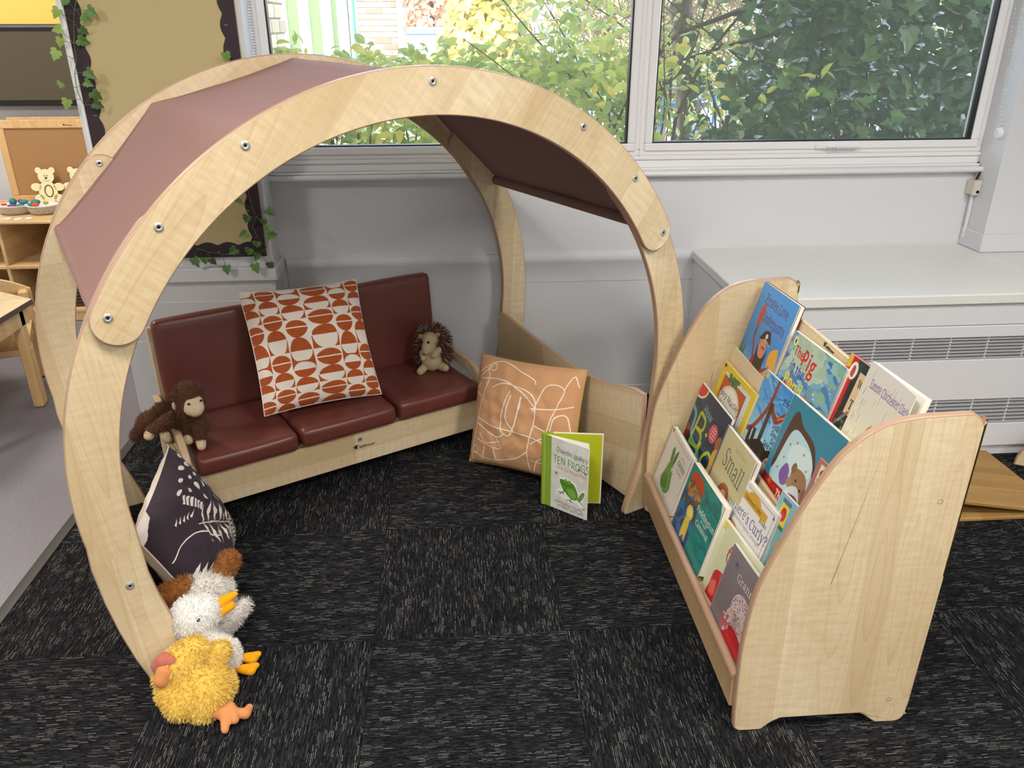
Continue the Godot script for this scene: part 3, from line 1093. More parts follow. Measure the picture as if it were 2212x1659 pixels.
# ---------------------------------------------------------------- worktop and heater casing
func worktop_unit() -> void:
	var wt := MB.new()
	box(wt, Vector3(1.19, 0.597, ZW), Vector3(2.31, 0.633, -0.295), 0.004)
	box(wt, Vector3(2.3095, 0.597, -0.813), Vector3(4.39, 0.633, -0.295), 0.004)
	lone("worktop", mesh_of([[wt, mat(hex("dfe1de"), 0.4, 0.45)]]), "pale grey worktop over the white heater casing", "worktop")
	var t := thing("heater_casing", "white metal heater casing with slatted grilles under the worktop", "heater", Vector3(1.2, 0, -0.31))
	var wm := mat(hex("d9dbe0"), 0.38, 0.45)
	var panels := [[0.518, 0.597, 0.0], [0.474, 0.516, 0.003], [0.236, 0.391, 0.002], [0.046, 0.138, 0.003]]
	for p in panels:
		var b := MB.new()
		box(b, Vector3(0.012, p[0], -0.012), Vector3(3.19, p[1], p[2]), 0.002)
		var o := part("front_panel", mesh_of([[b, wm]]), t)
		if p[0] < 0.5:
			for i in 16:
				var s := MB.new()
				lathe(s, PackedVector2Array([Vector2(0, 0.0016), Vector2(0.0028, 0.0012), Vector2(0.0036, 0.0)]), 10, Transform3D(Basis(Vector3.RIGHT, PI / 2), Vector3(0.13 + i * 0.142, p[1] - 0.017, p[2])))
				part("rivet", mesh_of([[s, wm]]), o)
	var sl := MB.new()
	box(sl, Vector3(0.0, 0.0, -0.63), Vector3(0.02, 0.597, 0.0), 0.002)
	part("side_panel", mesh_of([[sl, wm]]), t)
	var kk := MB.new()
	box(kk, Vector3(0.012, 0.0, -0.03), Vector3(3.19, 0.046, -0.014), 0.002)
	part("plinth", mesh_of([[kk, wm]]), t)
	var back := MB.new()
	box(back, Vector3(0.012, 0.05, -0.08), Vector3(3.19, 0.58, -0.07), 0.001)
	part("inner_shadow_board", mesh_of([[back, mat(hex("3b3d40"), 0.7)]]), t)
	for g in [[0.391, 0.474], [0.138, 0.236]]:
		var gr := MB.new()
		var rows := 7
		for i in 24:
			box(gr, Vector3(0.06 + i * 0.135 - 0.003, g[0], -0.022), Vector3(0.06 + i * 0.135 + 0.003, g[1], -0.004), 0.0005)
		var go := part("grille", mesh_of([[gr, mat(hex("e4e5e6"), 0.35)]]), t)
		for r in rows:
			var s := MB.new()
			var y: float = lerpf(g[0] + 0.006, g[1] - 0.006, r / float(rows - 1))
			box(s, Vector3(0.014, -0.0013, -0.011), Vector3(3.188, 0.0013, 0.009), 0.0006, Transform3D(Basis(Vector3.RIGHT, 0.45), Vector3(0, y, -0.008)))
			part("slat", mesh_of([[s, mat(hex("a4a6aa"), 0.3)]]), go)

# ---------------------------------------------------------------- outside the windows
func oval_leaf(l: float, w: float, fold: float, curl: float) -> MB:
	var b := MB.new()
	var N := 5
	for s in [-1.0, 1.0]:
		for i in N:
			var f0 := float(i) / N
			var f1 := float(i + 1) / N
			var P: Array[Vector3] = []
			for q in [[f0, 0.0], [f1, 0.0], [f1, 1.0], [f0, 1.0]]:
				var f: float = q[0]
				var ww: float = w * 0.5 * pow(sin(PI * pow(f, 0.8)), 0.85) * q[1]
				P.append(Vector3(s * ww, f * l, ww * fold - curl * l * f * f))
			if s > 0: b.flat(P[0], P[3], P[2], P[1])
			else: b.flat(P[0], P[1], P[2], P[3])
	return b

func ivy_leaf(l: float, fold := 0.35, curl := 0.22) -> MB:
	var b := MB.new()
	var half := [Vector2(0, 0.0), Vector2(0.20, -0.16), Vector2(0.40, -0.10), Vector2(0.52, 0.10), Vector2(0.36, 0.30), Vector2(0.46, 0.46), Vector2(0.26, 0.58), Vector2(0.14, 0.80), Vector2(0, 1.0)]
	for s in [-1.0, 1.0]:
		for i in half.size() - 1:
			var g := func(p: Vector2) -> Vector3:
				return Vector3(s * p.x * l, p.y * l, absf(p.x) * l * fold - curl * l * (p.y * p.y + p.x * p.x * 0.8))
			var c: Vector3 = g.call(Vector2(0, 0.12))
			var p0: Vector3 = g.call(half[i])
			var p1: Vector3 = g.call(half[i + 1])
			var m: Vector3 = (p0 - c).cross(p1 - c).normalized() * s
			if s > 0: b.tri(c, p0, p1, m, m, m)
			else: b.tri(c, p1, p0, m, m, m)
	return b

func leaf_mats(cols: Array, gloss := 0.5, through := 0.5) -> Array:
	var out := []
	for c in cols:
		var m := mat(hex(c), gloss, 0.5)
		m.cull_mode = BaseMaterial3D.CULL_DISABLED
		m.backlight_enabled = true
		m.backlight = Color(through, through, through * 0.75)
		out.append(m)
	return out

func see(p: Vector3) -> Vector3:
	# where the camera sees a point: pixel x, y and distance
	var q := Basis.from_euler(Vector3(-0.42140, -0.07240, -0.0022)).inverse() * (p - Vector3(0.2412, 1.4589, 2.1502))
	return Vector3(1106.0 + 1734.4 * q.x / -q.z, 829.5 - 1734.4 * q.y / -q.z, -q.z)

# leaves: the 300 nearest in the view are parts, the others one body of foliage
func foliage(t: Node3D, meshes: Array, mats: Array, list: Array, tones: Array, limit := 300) -> void:
	var order := []
	for i in list.size():
		var x: Transform3D = list[i]
		var s := see(x.origin)
		var inside := s.x > 600 and s.x < 2110 and s.y > -10 and s.y < 305
		order.append([s.z + (0.0 if inside else 50.0), i])
	order.sort()
	var bound: Array = []
	for m in mats:
		for b in meshes:
			bound.append(mesh_of([[b, m]]))
	var rest: Array = []
	for m in bound: rest.append([])
	for k in order.size():
		var i: int = order[k][1]
		var which: int = (int(tones[i]) % mats.size()) * meshes.size() + i % meshes.size()
		if k < limit and order[k][0] < 50.0:
			var o := MeshInstance3D.new()
			o.mesh = bound[which]
			o.name = "leaf" if k == 0 else "leaf_%03d" % k
			t.add_child(o)
			o.transform = list[i]
		else: rest[which].append(list[i])
	var n := 0
	for w in bound.size():
		if not rest[w].is_empty():
			copies("foliage" if n == 0 else "foliage_%03d" % n, bound[w], rest[w], t)
			n += 1

func leaf_at(p: Vector3, rng: RandomNumberGenerator, out: Vector3, spread: float, sc: float) -> Transform3D:
	var nrm := (out + Vector3(rng.randf_range(-1, 1), rng.randf_range(-0.6, 1), rng.randf_range(-1, 1)) * spread).normalized()
	var y := Vector3(rng.randf_range(-1, 1), rng.randf_range(-0.9, 0.7), rng.randf_range(-0.6, 0.6))
	y = (y - nrm * y.dot(nrm)).normalized()
	return Transform3D(Basis(y.cross(nrm), y, nrm) * sc, p)

func twig(rng: RandomNumberGenerator, a: Vector3, b: Vector3, wob: float, n := 7) -> PackedVector3Array:
	var p := PackedVector3Array()
	var o1 := Vector3(rng.randf_range(-1, 1), rng.randf_range(-1, 1), rng.randf_range(-1, 1)) * wob
	var o2 := Vector3(rng.randf_range(-1, 1), rng.randf_range(-1, 1), rng.randf_range(-1, 1)) * wob
	for i in n + 1:
		var f := i / float(n)
		p.append(a.lerp(b, f) + o1 * sin(f * PI) + o2 * sin(f * TAU) * 0.6)
	return p

func branch(b: MB, pts: PackedVector3Array, r0: float, r1: float, sides := 5) -> void:
	var rad: Array[float] = []
	for i in pts.size(): rad.append(lerpf(r0, r1, i / float(pts.size() - 1)))
	tube(b, pts, rad, sides, false)

func outdoors() -> void:
	var rng := RandomNumberGenerator.new()
	rng.seed = 77
	var gm := mat(hex("8d8c86"), 0.95, 0.2)
	var gn := NoiseTexture2D.new()
	gn.width = 256; gn.height = 256; gn.seamless = true; gn.noise = noise_of(0.06, 2)
	var gg := Gradient.new(); gg.set_color(0, hex("7b7a73")); gg.set_color(1, hex("a3a199"))
	gn.color_ramp = gg
	gm.albedo_color = Color.WHITE; gm.albedo_texture = gn; gm.uv1_scale = Vector3(0.4, 0.4, 1)
	var gb := MB.new()
	box(gb, Vector3(-40, -0.3, -60), Vector3(60, -0.15, -1.2), 0.0)
	struct("ground", mesh_of([[gb, gm]]), "grey tarmac yard outside the windows")
	# brick side wall of the neighbouring wing, seen along its face at the left of the window
	var mort := mat(hex("a8a094"), 0.9, 0.2)
	var wing := MB.new()
	box(wing, Vector3(-0.79, -0.15, -3.05), Vector3(-0.706, 3.2, -1.21), 0.002)
	var wo := struct("wall_outer", mesh_of([[wing, mort]]), "pale brick side wall of the next wing, outside the left window")
	var bm: Array = []
	for c in ["a89882", "9c8c78", "b3a590"]: bm.append(mat(hex(c), 0.9, 0.2))
	var bmesh: Array = []
	for m in bm:
		var bb := MB.new()
		box(bb, Vector3(-0.004, -0.0325, -0.1075), Vector3(0.012, 0.0325, 0.1075), 0.003)
		bmesh.append(mesh_of([[bb, m]]))
	for r in 16:
		for q in 4:
			var o := part("brick", bmesh[rng.randi() % 3], wo)
			o.position = Vector3(-0.706, 0.85 + r * 0.075, -2.28 - q * 0.225 + (0.1125 if r % 2 == 1 else 0.0))
	# far school building: brick pier, tall white framed windows
	var t := thing("school_building", "pale brick building with tall white framed windows across the yard", "building", Vector3(-1.0, -0.15, -10.0))
	var bw := MB.new()
	box(bw, Vector3(0.02, 0, -0.4), Vector3(0.63, 6, 0.0), 0.002)
	var pier := part("brick_pier", mesh_of([[bw, mort]]), t)
	var fm: Array = []
	for c in ["9c8068", "8e735c", "a88e74", "96826c"]:
		var b2 := MB.new()
		box(b2, Vector3(-0.1075, -0.0325, -0.01), Vector3(0.1075, 0.0325, 0.012), 0.003)
		fm.append(mesh_of([[b2, mat(hex(c), 0.9, 0.2)]]))
	for r in 14:
		for q in 3:
			var o := part("brick", fm[rng.randi() % 4], pier)
			o.position = Vector3(0.135 + q * 0.225 - (0.1125 if r % 2 == 1 and q > 0 else 0.0), 0.95 + r * 0.075, 0.0)
			if r % 2 == 1 and q == 0: o.scale = Vector3(0.48, 1, 1); o.position.x = 0.08
	var pp := MB.new()
	tube(pp, PackedVector3Array([Vector3(0.60, 0, 0.06), Vector3(0.60, 6, 0.06)]), 0.04, 10)
	part("drain_pipe", mesh_of([[pp, UPVC]]), t)
	var gp := MB.new()
	tube(gp, PackedVector3Array([Vector3(-0.02, 0, 0.04), Vector3(-0.02, 6, 0.04)]), 0.02, 8)
	part("green_pipe", mesh_of([[gp, mat(hex("3f8a5c"), 0.5)]]), t)
	var wg := mat(hex("6f7a40"), 0.12, 0.6)
	var wgb := mat(hex("4d6c9a"), 0.4)
	var wgp := mat(hex("d98a95"), 0.5)
	var xs := [-1.55, -1.02, -0.72, -0.42, -0.2, -0.04]
	for i in 5:
		var wn := MB.new()
		for q in [[xs[i], xs[i] + 0.09], [xs[i + 1] - 0.05, xs[i + 1]]]: box(wn, Vector3(q[0], 0, -0.1), Vector3(q[1], 6, 0.02), 0.005)
		box(wn, Vector3(xs[i], 0.93, -0.1), Vector3(xs[i + 1], 0.97, 0.015), 0.005)
		box(wn, Vector3(xs[i], 0, -0.1), Vector3(xs[i + 1], 0.3, 0.01), 0.005)
		var w := part("window", mesh_of([[wn, UPVC]]), t)
		var pn := MB.new()
		box(pn, Vector3(xs[i] + 0.09, 1.24, -0.08), Vector3(xs[i + 1] - 0.05, 6, -0.06), 0.0)
		part("pane", mesh_of([[pn, wg]]), w)
		var lo := MB.new()
		box(lo, Vector3(xs[i] + 0.09, 1.1, -0.08), Vector3(xs[i + 1] - 0.05, 1.24, -0.06), 0.0)
		part("panel", mesh_of([[lo, wgp if i == 0 else wgb]]), w)
		var l2 := MB.new()
		box(l2, Vector3(xs[i] + 0.09, 0.3, -0.08), Vector3(xs[i + 1] - 0.05, 1.1, -0.06), 0.0)
		part("panel", mesh_of([[l2, WHITE]]), w)
	# trees across the yard
	var far_trees := [
		["golden_conifer", "golden yellow conifer across the yard beside brick building", Vector3(0.75, -0.15, -9.2), 1.0, 3.2, ["c9b24e", "b39a3c", "d9c76a"], 0],
		["russet_tree", "russet red leaved tree far behind the golden conifer", Vector3(-0.1, -0.15, -16.0), 1.0, 3.0, ["c08a6a", "b5765a", "cfa07e"], 1],
		["olive_tree", "olive green tree behind the twiggy climber", Vector3(2.9, -0.15, -8.5), 1.6, 4.0, ["b9a860", "9a9448", "cabd78"], 1],
		["olive_tree", "tall olive brown tree behind the ivy bush", Vector3(5.6, -0.15, -9.0), 1.9, 4.2, ["8f8a48", "a89c5c", "757838"], 1]]
	for f in far_trees:
		var tr := thing(f[0], f[1], "tree", f[2])
		var tk := MB.new()
		branch(tk, PackedVector3Array([Vector3(0, 0, 0), Vector3(0.03, f[4] * 0.5, 0.02), Vector3(0, f[4] * 0.95, 0)]), 0.12, 0.02, 8)
		part("trunk", mesh_of([[tk, mat(hex("6b5a48"), 0.9)]]), tr)
		var lm := leaf_mats(f[5], 0.7)
		for k in lm.size():
			var lst: Array = []
			for i in 1500:
				var h := rng.randf()
				var rr: float = f[3] * (1.0 - h * 0.9) if f[6] == 0 else f[3] * sqrt(maxf(0.02, 1.0 - pow(h * 2.0 - 1.0, 2.0)))
				var a := rng.randf() * TAU
				rr *= sqrt(rng.randf())
				var y: float = (0.15 + h * 0.85) * f[4]
				lst.append(leaf_at(Vector3(cos(a) * rr, y, sin(a) * rr), rng, Vector3(cos(a), 0.5, sin(a)), 0.8, rng.randf_range(0.8, 1.5)))
			copies("foliage" if k == 0 else "foliage_%03d" % k, mesh_of([[oval_leaf(0.11, 0.07, 0.2, 0.2), lm[k]]]), lst, tr)
	# low white wall and pale outbuilding across the yard
	var lw := thing("outbuilding", "pale low outbuilding across the yard behind the blue railing", "building", Vector3(3.4, -0.15, -13.0))
	var ob := MB.new()
	box(ob, Vector3(-4.6, 0, -2), Vector3(6, 1.45, 0), 0.01)
	part("wall", mesh_of([[ob, mat(hex("e4e6ea"), 0.8)]]), lw)
	var orf := MB.new()
	box(orf, Vector3(-4.7, 1.45, -2.1), Vector3(6.1, 1.56, 0.1), 0.01)
	part("roof", mesh_of([[orf, mat(hex("7f8fa8"), 0.7)]]), lw)
	# blue hoop-top railing
	var rl := thing("hoop_railing", "blue hoop topped metal railing behind the plants", "railing", Vector3(0, -0.15, -3.4))
	var blue := mat(hex("2f86c8"), 0.4, 0.5)
	var rails := MB.new()
	for y in [0.25, 1.1]: box(rails, Vector3(0.2, y, -0.012), Vector3(5.2, y + 0.03, 0.012), 0.002)
	part("rail", mesh_of([[rails, blue]]), rl)
	var hoop := MB.new()
	var hp := PackedVector3Array()
	hp.append(Vector3(-0.06, 0, 0)); hp.append(Vector3(-0.06, 1.18, 0))
	for i in range(1, 12): hp.append(Vector3(-0.06 * cos(PI * i / 12.0), 1.18 + 0.06 * sin(PI * i / 12.0), 0))
	hp.append(Vector3(0.06, 1.18, 0)); hp.append(Vector3(0.06, 0, 0))
	tube(hoop, hp, 0.009, 7)
	var hm := mesh_of([[hoop, blue]])
	for i in 21:
		var o := part("hoop", hm, rl)
		o.position = Vector3(0.3 + i * 0.235, 0, 0)
	# hedge under the left window
	var bark := mat(hex("5f4a3c"), 0.9, 0.2)
	var leafset := [oval_leaf(0.055, 0.026, 0.5, 0.25), oval_leaf(0.062, 0.033, 0.35, 0.4), oval_leaf(0.045, 0.024, 0.6, 0.1)]
	var ygreen := leaf_mats(["b3c23e", "9ab034", "c6cf52", "7c9a30", "d6c84a", "8aa63c"])
	var hd := thing("hedge", "yellow green leafy hedge just outside the left window", "hedge", Vector3(0, 0, 0))
	var hn := noise_of(1.6, 21)
	var lst: Array = []
	var tones: Array = []
	for i in 4700:
		var x := rng.randf_range(-0.75, 1.2)
		var z := rng.randf_range(-2.5, -1.5)
		var top := 1.30 + 0.07 * hn.get_noise_2d(x * 2.0, z) + 0.03 * hn.get_noise_2d(x * 9.0, 4.0) - 0.10 * absf(z + 1.95)
		var y := top - pow(rng.randf(), 1.6) * 0.6
		lst.append(leaf_at(Vector3(x, y, z), rng, Vector3(0, 0.7, 0.7), 0.75, rng.randf_range(0.75, 1.35)))
		tones.append(rng.randi() % 6)
	for i in 26:
		var x := rng.randf_range(-0.6, 1.3)
		var z := rng.randf_range(-2.1, -1.6)
		for k in 12:
			lst.append(leaf_at(Vector3(x + rng.randf_range(-0.03, 0.03), 1.26 + k * 0.011, z + rng.randf_range(-0.03, 0.03)), rng, Vector3(0, 0.4, 0.7), 1.0, rng.randf_range(0.8, 1.2)))
			tones.append(rng.randi() % 6)
	foliage(hd, leafset, ygreen, lst, tones)
	var st := MB.new()
	for i in 60:
		var x := rng.randf_range(-0.7, 1.4)
		var z := rng.randf_range(-2.4, -1.6)
		branch(st, twig(rng, Vector3(x, -0.14, z), Vector3(x + rng.randf_range(-0.2, 0.2), rng.randf_range(0.9, 1.3), z + rng.randf_range(-0.1, 0.1)), 0.05), 0.009, 0.003)
	part("stems", mesh_of([[st, bark]]), hd)
	# twiggy climber across the middle
	var cl := thing("climber", "twiggy climber with yellow leaves between the two windows", "shrub", Vector3(0, 0, 0))
	var cb := MB.new()
	lst = []; tones = []
	for i in 40:
		var a := Vector3(rng.randf_range(0.7, 2.3), rng.randf_range(0.5, 1.2), rng.randf_range(-2.4, -1.6))
		var b := a + Vector3(rng.randf_range(-0.9, 0.9), rng.randf_range(0.25, 0.9), rng.randf_range(-0.3, 0.3))
		var pts := twig(rng, a, b, 0.10, 9)
		branch(cb, pts, rng.randf_range(0.003, 0.009), 0.002)
		for k in 16:
			var p := pts[rng.randi_range(2, 9)] + Vector3(rng.randf_range(-1, 1), rng.randf_range(-1, 1), rng.randf_range(-1, 1)) * 0.05
			lst.append(leaf_at(p, rng, Vector3(0, 0.5, 0.6), 1.0, rng.randf_range(0.7, 1.25)))
			tones.append(rng.randi() % 6)
	for i in 240:
		lst.append(leaf_at(Vector3(rng.randf_range(0.75, 2.0), rng.randf_range(0.75, 1.28), rng.randf_range(-2.4, -1.6)), rng, Vector3(0, 0.5, 0.6), 1.0, rng.randf_range(0.7, 1.25)))
		tones.append(rng.randi() % 6)
	for i in 330:
		lst.append(leaf_at(Vector3(rng.randf_range(0.62, 1.12), rng.randf_range(1.2, 1.72), rng.randf_range(-2.4, -1.6)), rng, Vector3(0, 0.5, 0.6), 1.0, rng.randf_range(0.8, 1.3)))
		tones.append(rng.randi() % 6)
	foliage(cl, leafset, ygreen, lst, tones)
	part("branch", mesh_of([[cb, bark]]), cl)
	# two bolder boughs crossing the right window
	var bg := MB.new()
	branch(bg, PackedVector3Array([Vector3(1.0, 1.02, -1.7), Vector3(1.12, 1.25, -1.75), Vector3(1.3, 1.42, -1.8), Vector3(1.6, 1.52, -1.8), Vector3(2.1, 1.60, -1.8)]), 0.006, 0.014, 7)
	branch(bg, PackedVector3Array([Vector3(1.2, 1.1, -1.8), Vector3(1.35, 1.3, -1.9), Vector3(1.55, 1.36, -1.9), Vector3(1.95, 1.45, -1.9)]), 0.004, 0.010, 7)
	branch(bg, PackedVector3Array([Vector3(1.28, 0.8, -1.75), Vector3(1.3, 1.05, -1.75), Vector3(1.42, 1.3, -1.8), Vector3(1.62, 1.55, -1.8), Vector3(1.7, 1.8, -1.8)]), 0.010, 0.005, 7)
	part("bough", mesh_of([[bg, mat(hex("4b3d33"), 0.9, 0.2)]]), cl)
	# tangle of dry twigs and an old trunk behind
	var tn := thing("twig_thicket", "tangle of dry tan twigs behind the yellow leaves", "shrub", Vector3(0, 0, 0))
	var tb := MB.new()
	for i in 1300:
		var a := Vector3(rng.randf_range(1.0, 3.8), rng.randf_range(0.9, 2.0), rng.randf_range(-4.6, -3.7))
		branch(tb, twig(rng, a, a + Vector3(rng.randf_range(-0.5, 0.5), rng.randf_range(-0.5, 0.5), rng.randf_range(-0.2, 0.2)), 0.14, 5), 0.006, 0.0025, 3)
	var tw := part("twigs", mesh_of([[tb, mat(hex("8a7458"), 0.9, 0.2)]]), tn)
	tw.set_meta("kind", "stuff")
	var ot := thing("old_tree", "grey brown bare tree trunk behind the right window", "tree", Vector3(1.66, -0.15, -3.0))
	var otb := MB.new()
	branch(otb, PackedVector3Array([Vector3(0.1, 0, 0), Vector3(0.05, 1.2, 0), Vector3(-0.04, 1.7, 0), Vector3(-0.05, 2.6, 0)]), 0.09, 0.06, 10)
	var otm := mat(hex("7d6c5c"), 0.95, 0.2)
	var nn := NoiseTexture2D.new()
	nn.width = 256; nn.height = 256; nn.seamless = true; nn.noise = noise_of(0.05, 12, FastNoiseLite.TYPE_SIMPLEX_SMOOTH, 5)
	var ng := Gradient.new(); ng.set_color(0, hex("3a3029")); ng.set_color(1, hex("7a6a5a"))
	nn.color_ramp = ng
	otm.albedo_color = Color.WHITE; otm.albedo_texture = nn
	otm.heightmap_enabled = true; otm.heightmap_texture = nn; otm.heightmap_scale = 1.5
	part("trunk", mesh_of([[otb, otm]]), ot)
	# ivy bush at the right
	var iv := thing("ivy_bush", "dense dark green ivy bush outside the right window", "shrub", Vector3(0, 0, 0))
	var green := leaf_mats(["2f4a26", "3b5a2e", "263f22", "4a6a38", "34522a", "587a40"], 0.28, 0.12)
	lst = []; tones = []
	var cn := noise_of(1.1, 31)
	for i in 3300:
		var x := 1.42 + 1.75 * pow(rng.randf(), 0.85)
		var y := rng.randf_range(0.72, 1.95)
		var edge := 1.58 + 0.34 * clampf((1.30 - y) / 0.35, -0.5, 1.0) * -0.4 + 0.16 * cn.get_noise_2d(y * 3.0, 1.0)
		if y > 1.30: edge = 1.66 + 0.12 * cn.get_noise_2d(y * 3.0, 1.0)
		if x < edge and rng.randf() < 0.9: continue
		var dz := pow(rng.randf(), 2.0) * 0.65
		var z := -1.5 - 0.22 * pow(absf(x - 2.3), 1.5) + 0.12 * cn.get_noise_2d(x * 1.7, y * 1.7) - dz
		lst.append(leaf_at(Vector3(x, y, z), rng, Vector3(-0.1, 0.75, 0.8), 0.5, rng.randf_range(0.65, 1.2)))
		tones.append(rng.randi() % 6)
	foliage(iv, [ivy_leaf(0.078), ivy_leaf(0.09, 0.25, 0.3), ivy_leaf(0.066, 0.5, 0.15)], green, lst, tones)
	var ib := MB.new()
	for i in 70:
		var a := Vector3(rng.randf_range(1.7, 3.0), 0.2, rng.randf_range(-2.2, -1.8))
		branch(ib, twig(rng, a, a + Vector3(rng.randf_range(-0.4, 0.4), rng.randf_range(0.8, 1.7), rng.randf_range(-0.2, 0.3)), 0.12, 8), 0.012, 0.003)
	part("branch", mesh_of([[ib, mat(hex("3a2f28"), 0.9, 0.2)]]), iv)

# ---------------------------------------------------------------- display board with its paper ivy
func board() -> void:
	var t := thing("display_board", "cream display board with scalloped dark border left of the window", "notice board", Vector3(-0.722, 0.678, -0.822))
	var w := 0.27
	var h := 1.75
	var b := MB.new()
	box(b, Vector3(-w, 0, 0), Vector3(w, h, 0.012), 0.001)
	var cream := mat(hex("b9a97e"), 0.85, 0.2)
	part("backing_paper", mesh_of([[b, cream]]), t)
	var al := MB.new()
	box(al, Vector3(-w - 0.011, -0.004, 0), Vector3(-w, h, 0.017), 0.002)
	part("edge_strip", mesh_of([[al, mat(hex("e3e3e4"), 0.3)]]), t, "white metal edge strip")
	var dk := mat(hex("3b3136"), 0.7, 0.3)
	var strip := func(len: float, wd: float) -> ArrayMesh:
		# straight outer edge along y = 0, waved inner edge
		var p := PackedVector2Array([Vector2(0, 0), Vector2(len, 0)])
		var n := int(len / 0.006)
		for i in n + 1:
			var x := len * (1.0 - i / float(n))
			p.append(Vector2(x, wd + 0.0075 * absf(sin(x / 0.074 * PI)) * 1.6 - 0.006))
		var f := MB.new()
		slab(f, f, p, 0.0, 0.0014, 0.0003)
		return mesh_of([[f, dk]])
	var o := part("border_strip", strip.call(2 * w, 0.05), t)
	o.position = Vector3(-w, 0, 0.0122)
	o = part("border_strip", strip.call(h, 0.048), t)
	o.transform = Transform3D(Basis(Vector3(0, 0, 1), PI / 2), Vector3(w, 0, 0.0124))
	o = part("border_strip", strip.call(h, 0.046), t)
	o.transform = Transform3D(Basis(Vector3(0, 0, 1), -PI / 2), Vector3(-w, h, 0.0124))
	var stp := MB.new()
	for q in [Vector2(0.235, 0.78), Vector2(0.225, 0.17), Vector2(-0.24, 0.5), Vector2(0.1, 0.02)]:
		box(stp, Vector3(q.x - 0.005, q.y - 0.0008, 0.0135), Vector3(q.x + 0.005, q.y + 0.0008, 0.0148), 0.0003)
	part("staple", mesh_of([[stp, CHROME]]), t)
	var lm := leaf_mats(["3f6a34", "4c7a3a", "2f5630", "5f8f40"], 0.5)
	var bright := leaf_mats(["7a9c3a", "86a845", "6f9238"], 0.5)
	var stem := mat(hex("5c6a4a"), 0.7)
	var gar := func(label: String, st: Array, lv: Array, hues: Array) -> void:
		var g := thing("ivy_garland", label, "garland", Vector3(st[0], st[1], -0.795), 0.0, "artificial ivy garlands")
		var pts := PackedVector3Array()
		for i in range(0, st.size(), 2): pts.append(Vector3(st[i] - st[0], st[i + 1] - st[1], 0.004 * sin(i * 1.3)))
		var sm := MB.new()
		tube(sm, pts, 0.0012, 5)
		part("stem", mesh_of([[sm, stem]]), g)
		var rng := RandomNumberGenerator.new()
		rng.seed = 9 + lv.size()
		for i in range(0, lv.size(), 2):
			var p := Vector3(lv[i] - st[0], lv[i + 1] - st[1], rng.randf_range(0.006, 0.02))
			var best := pts[0]
			for q in pts:
				if q.distance_to(p) < best.distance_to(p): best = q
			var tk := MB.new()
			tube(tk, PackedVector3Array([best, best.lerp(p, 0.5) + Vector3(0, 0.006, 0.006), p]), 0.0008, 4)
			part("stalk", mesh_of([[tk, stem]]), g)
			var m: Material = hues[rng.randi() % hues.size()]
			if lv[i] < -0.995: m = bright[rng.randi() % 3]
			var lf := part("leaf", mesh_of([[ivy_leaf(0.034, 0.3, 0.2), m]]), g)
			var dirn := (p - best)
			var an := atan2(-dirn.x, dirn.y) if dirn.length() > 0.01 else PI
			lf.transform = Transform3D(Basis(Vector3(0, 0, 1), lerp_angle(an, PI, 0.55) + rng.randf_range(-0.5, 0.5)) * Basis(Vector3.RIGHT, rng.randf_range(-0.5, 0.3)) * rng.randf_range(0.85, 1.15), p + Vector3(0, 0.012, 0))
	gar.call("artificial ivy garland trailing down the left edge of the board", [-0.930, 1.559, -0.953, 1.505, -0.966, 1.465, -0.975, 1.403, -0.981, 1.354, -0.995, 1.311, -0.998, 1.268, -0.994, 1.232, -0.983, 1.212], [-0.970, 1.525, -0.999, 1.493, -0.909, 1.494, -0.926, 1.474, -0.944, 1.437, -0.957, 1.405, -1.005, 1.437, -1.012, 1.407, -1.027, 1.371, -0.949, 1.309, -0.959, 1.276, -1.036, 1.273, -1.032, 1.219, -0.945, 1.243, -0.945, 1.209], lm)
	gar.call("artificial ivy garland round the lower right corner of the board", [-0.49, 1.37, -0.485, 1.2, -0.488, 0.949, -0.476, 0.859, -0.467, 0.826, -0.485, 0.793, -0.472, 0.750, -0.445, 0.715, -0.473, 0.693, -0.540, 0.688, -0.606, 0.693, -0.654, 0.702, -0.693, 0.715], [-0.423, 0.843, -0.494, 0.823, -0.440, 0.809, -0.428, 0.788, -0.504, 0.761, -0.431, 0.751, -0.551, 0.704, -0.502, 0.704, -0.478, 0.681, -0.491, 0.645, -0.439, 0.647, -0.705, 0.672, -0.671, 0.670, -0.646, 0.667, -0.594, 0.640, -0.475, 0.728, -0.515, 0.883, -0.493, 1.363], lm)

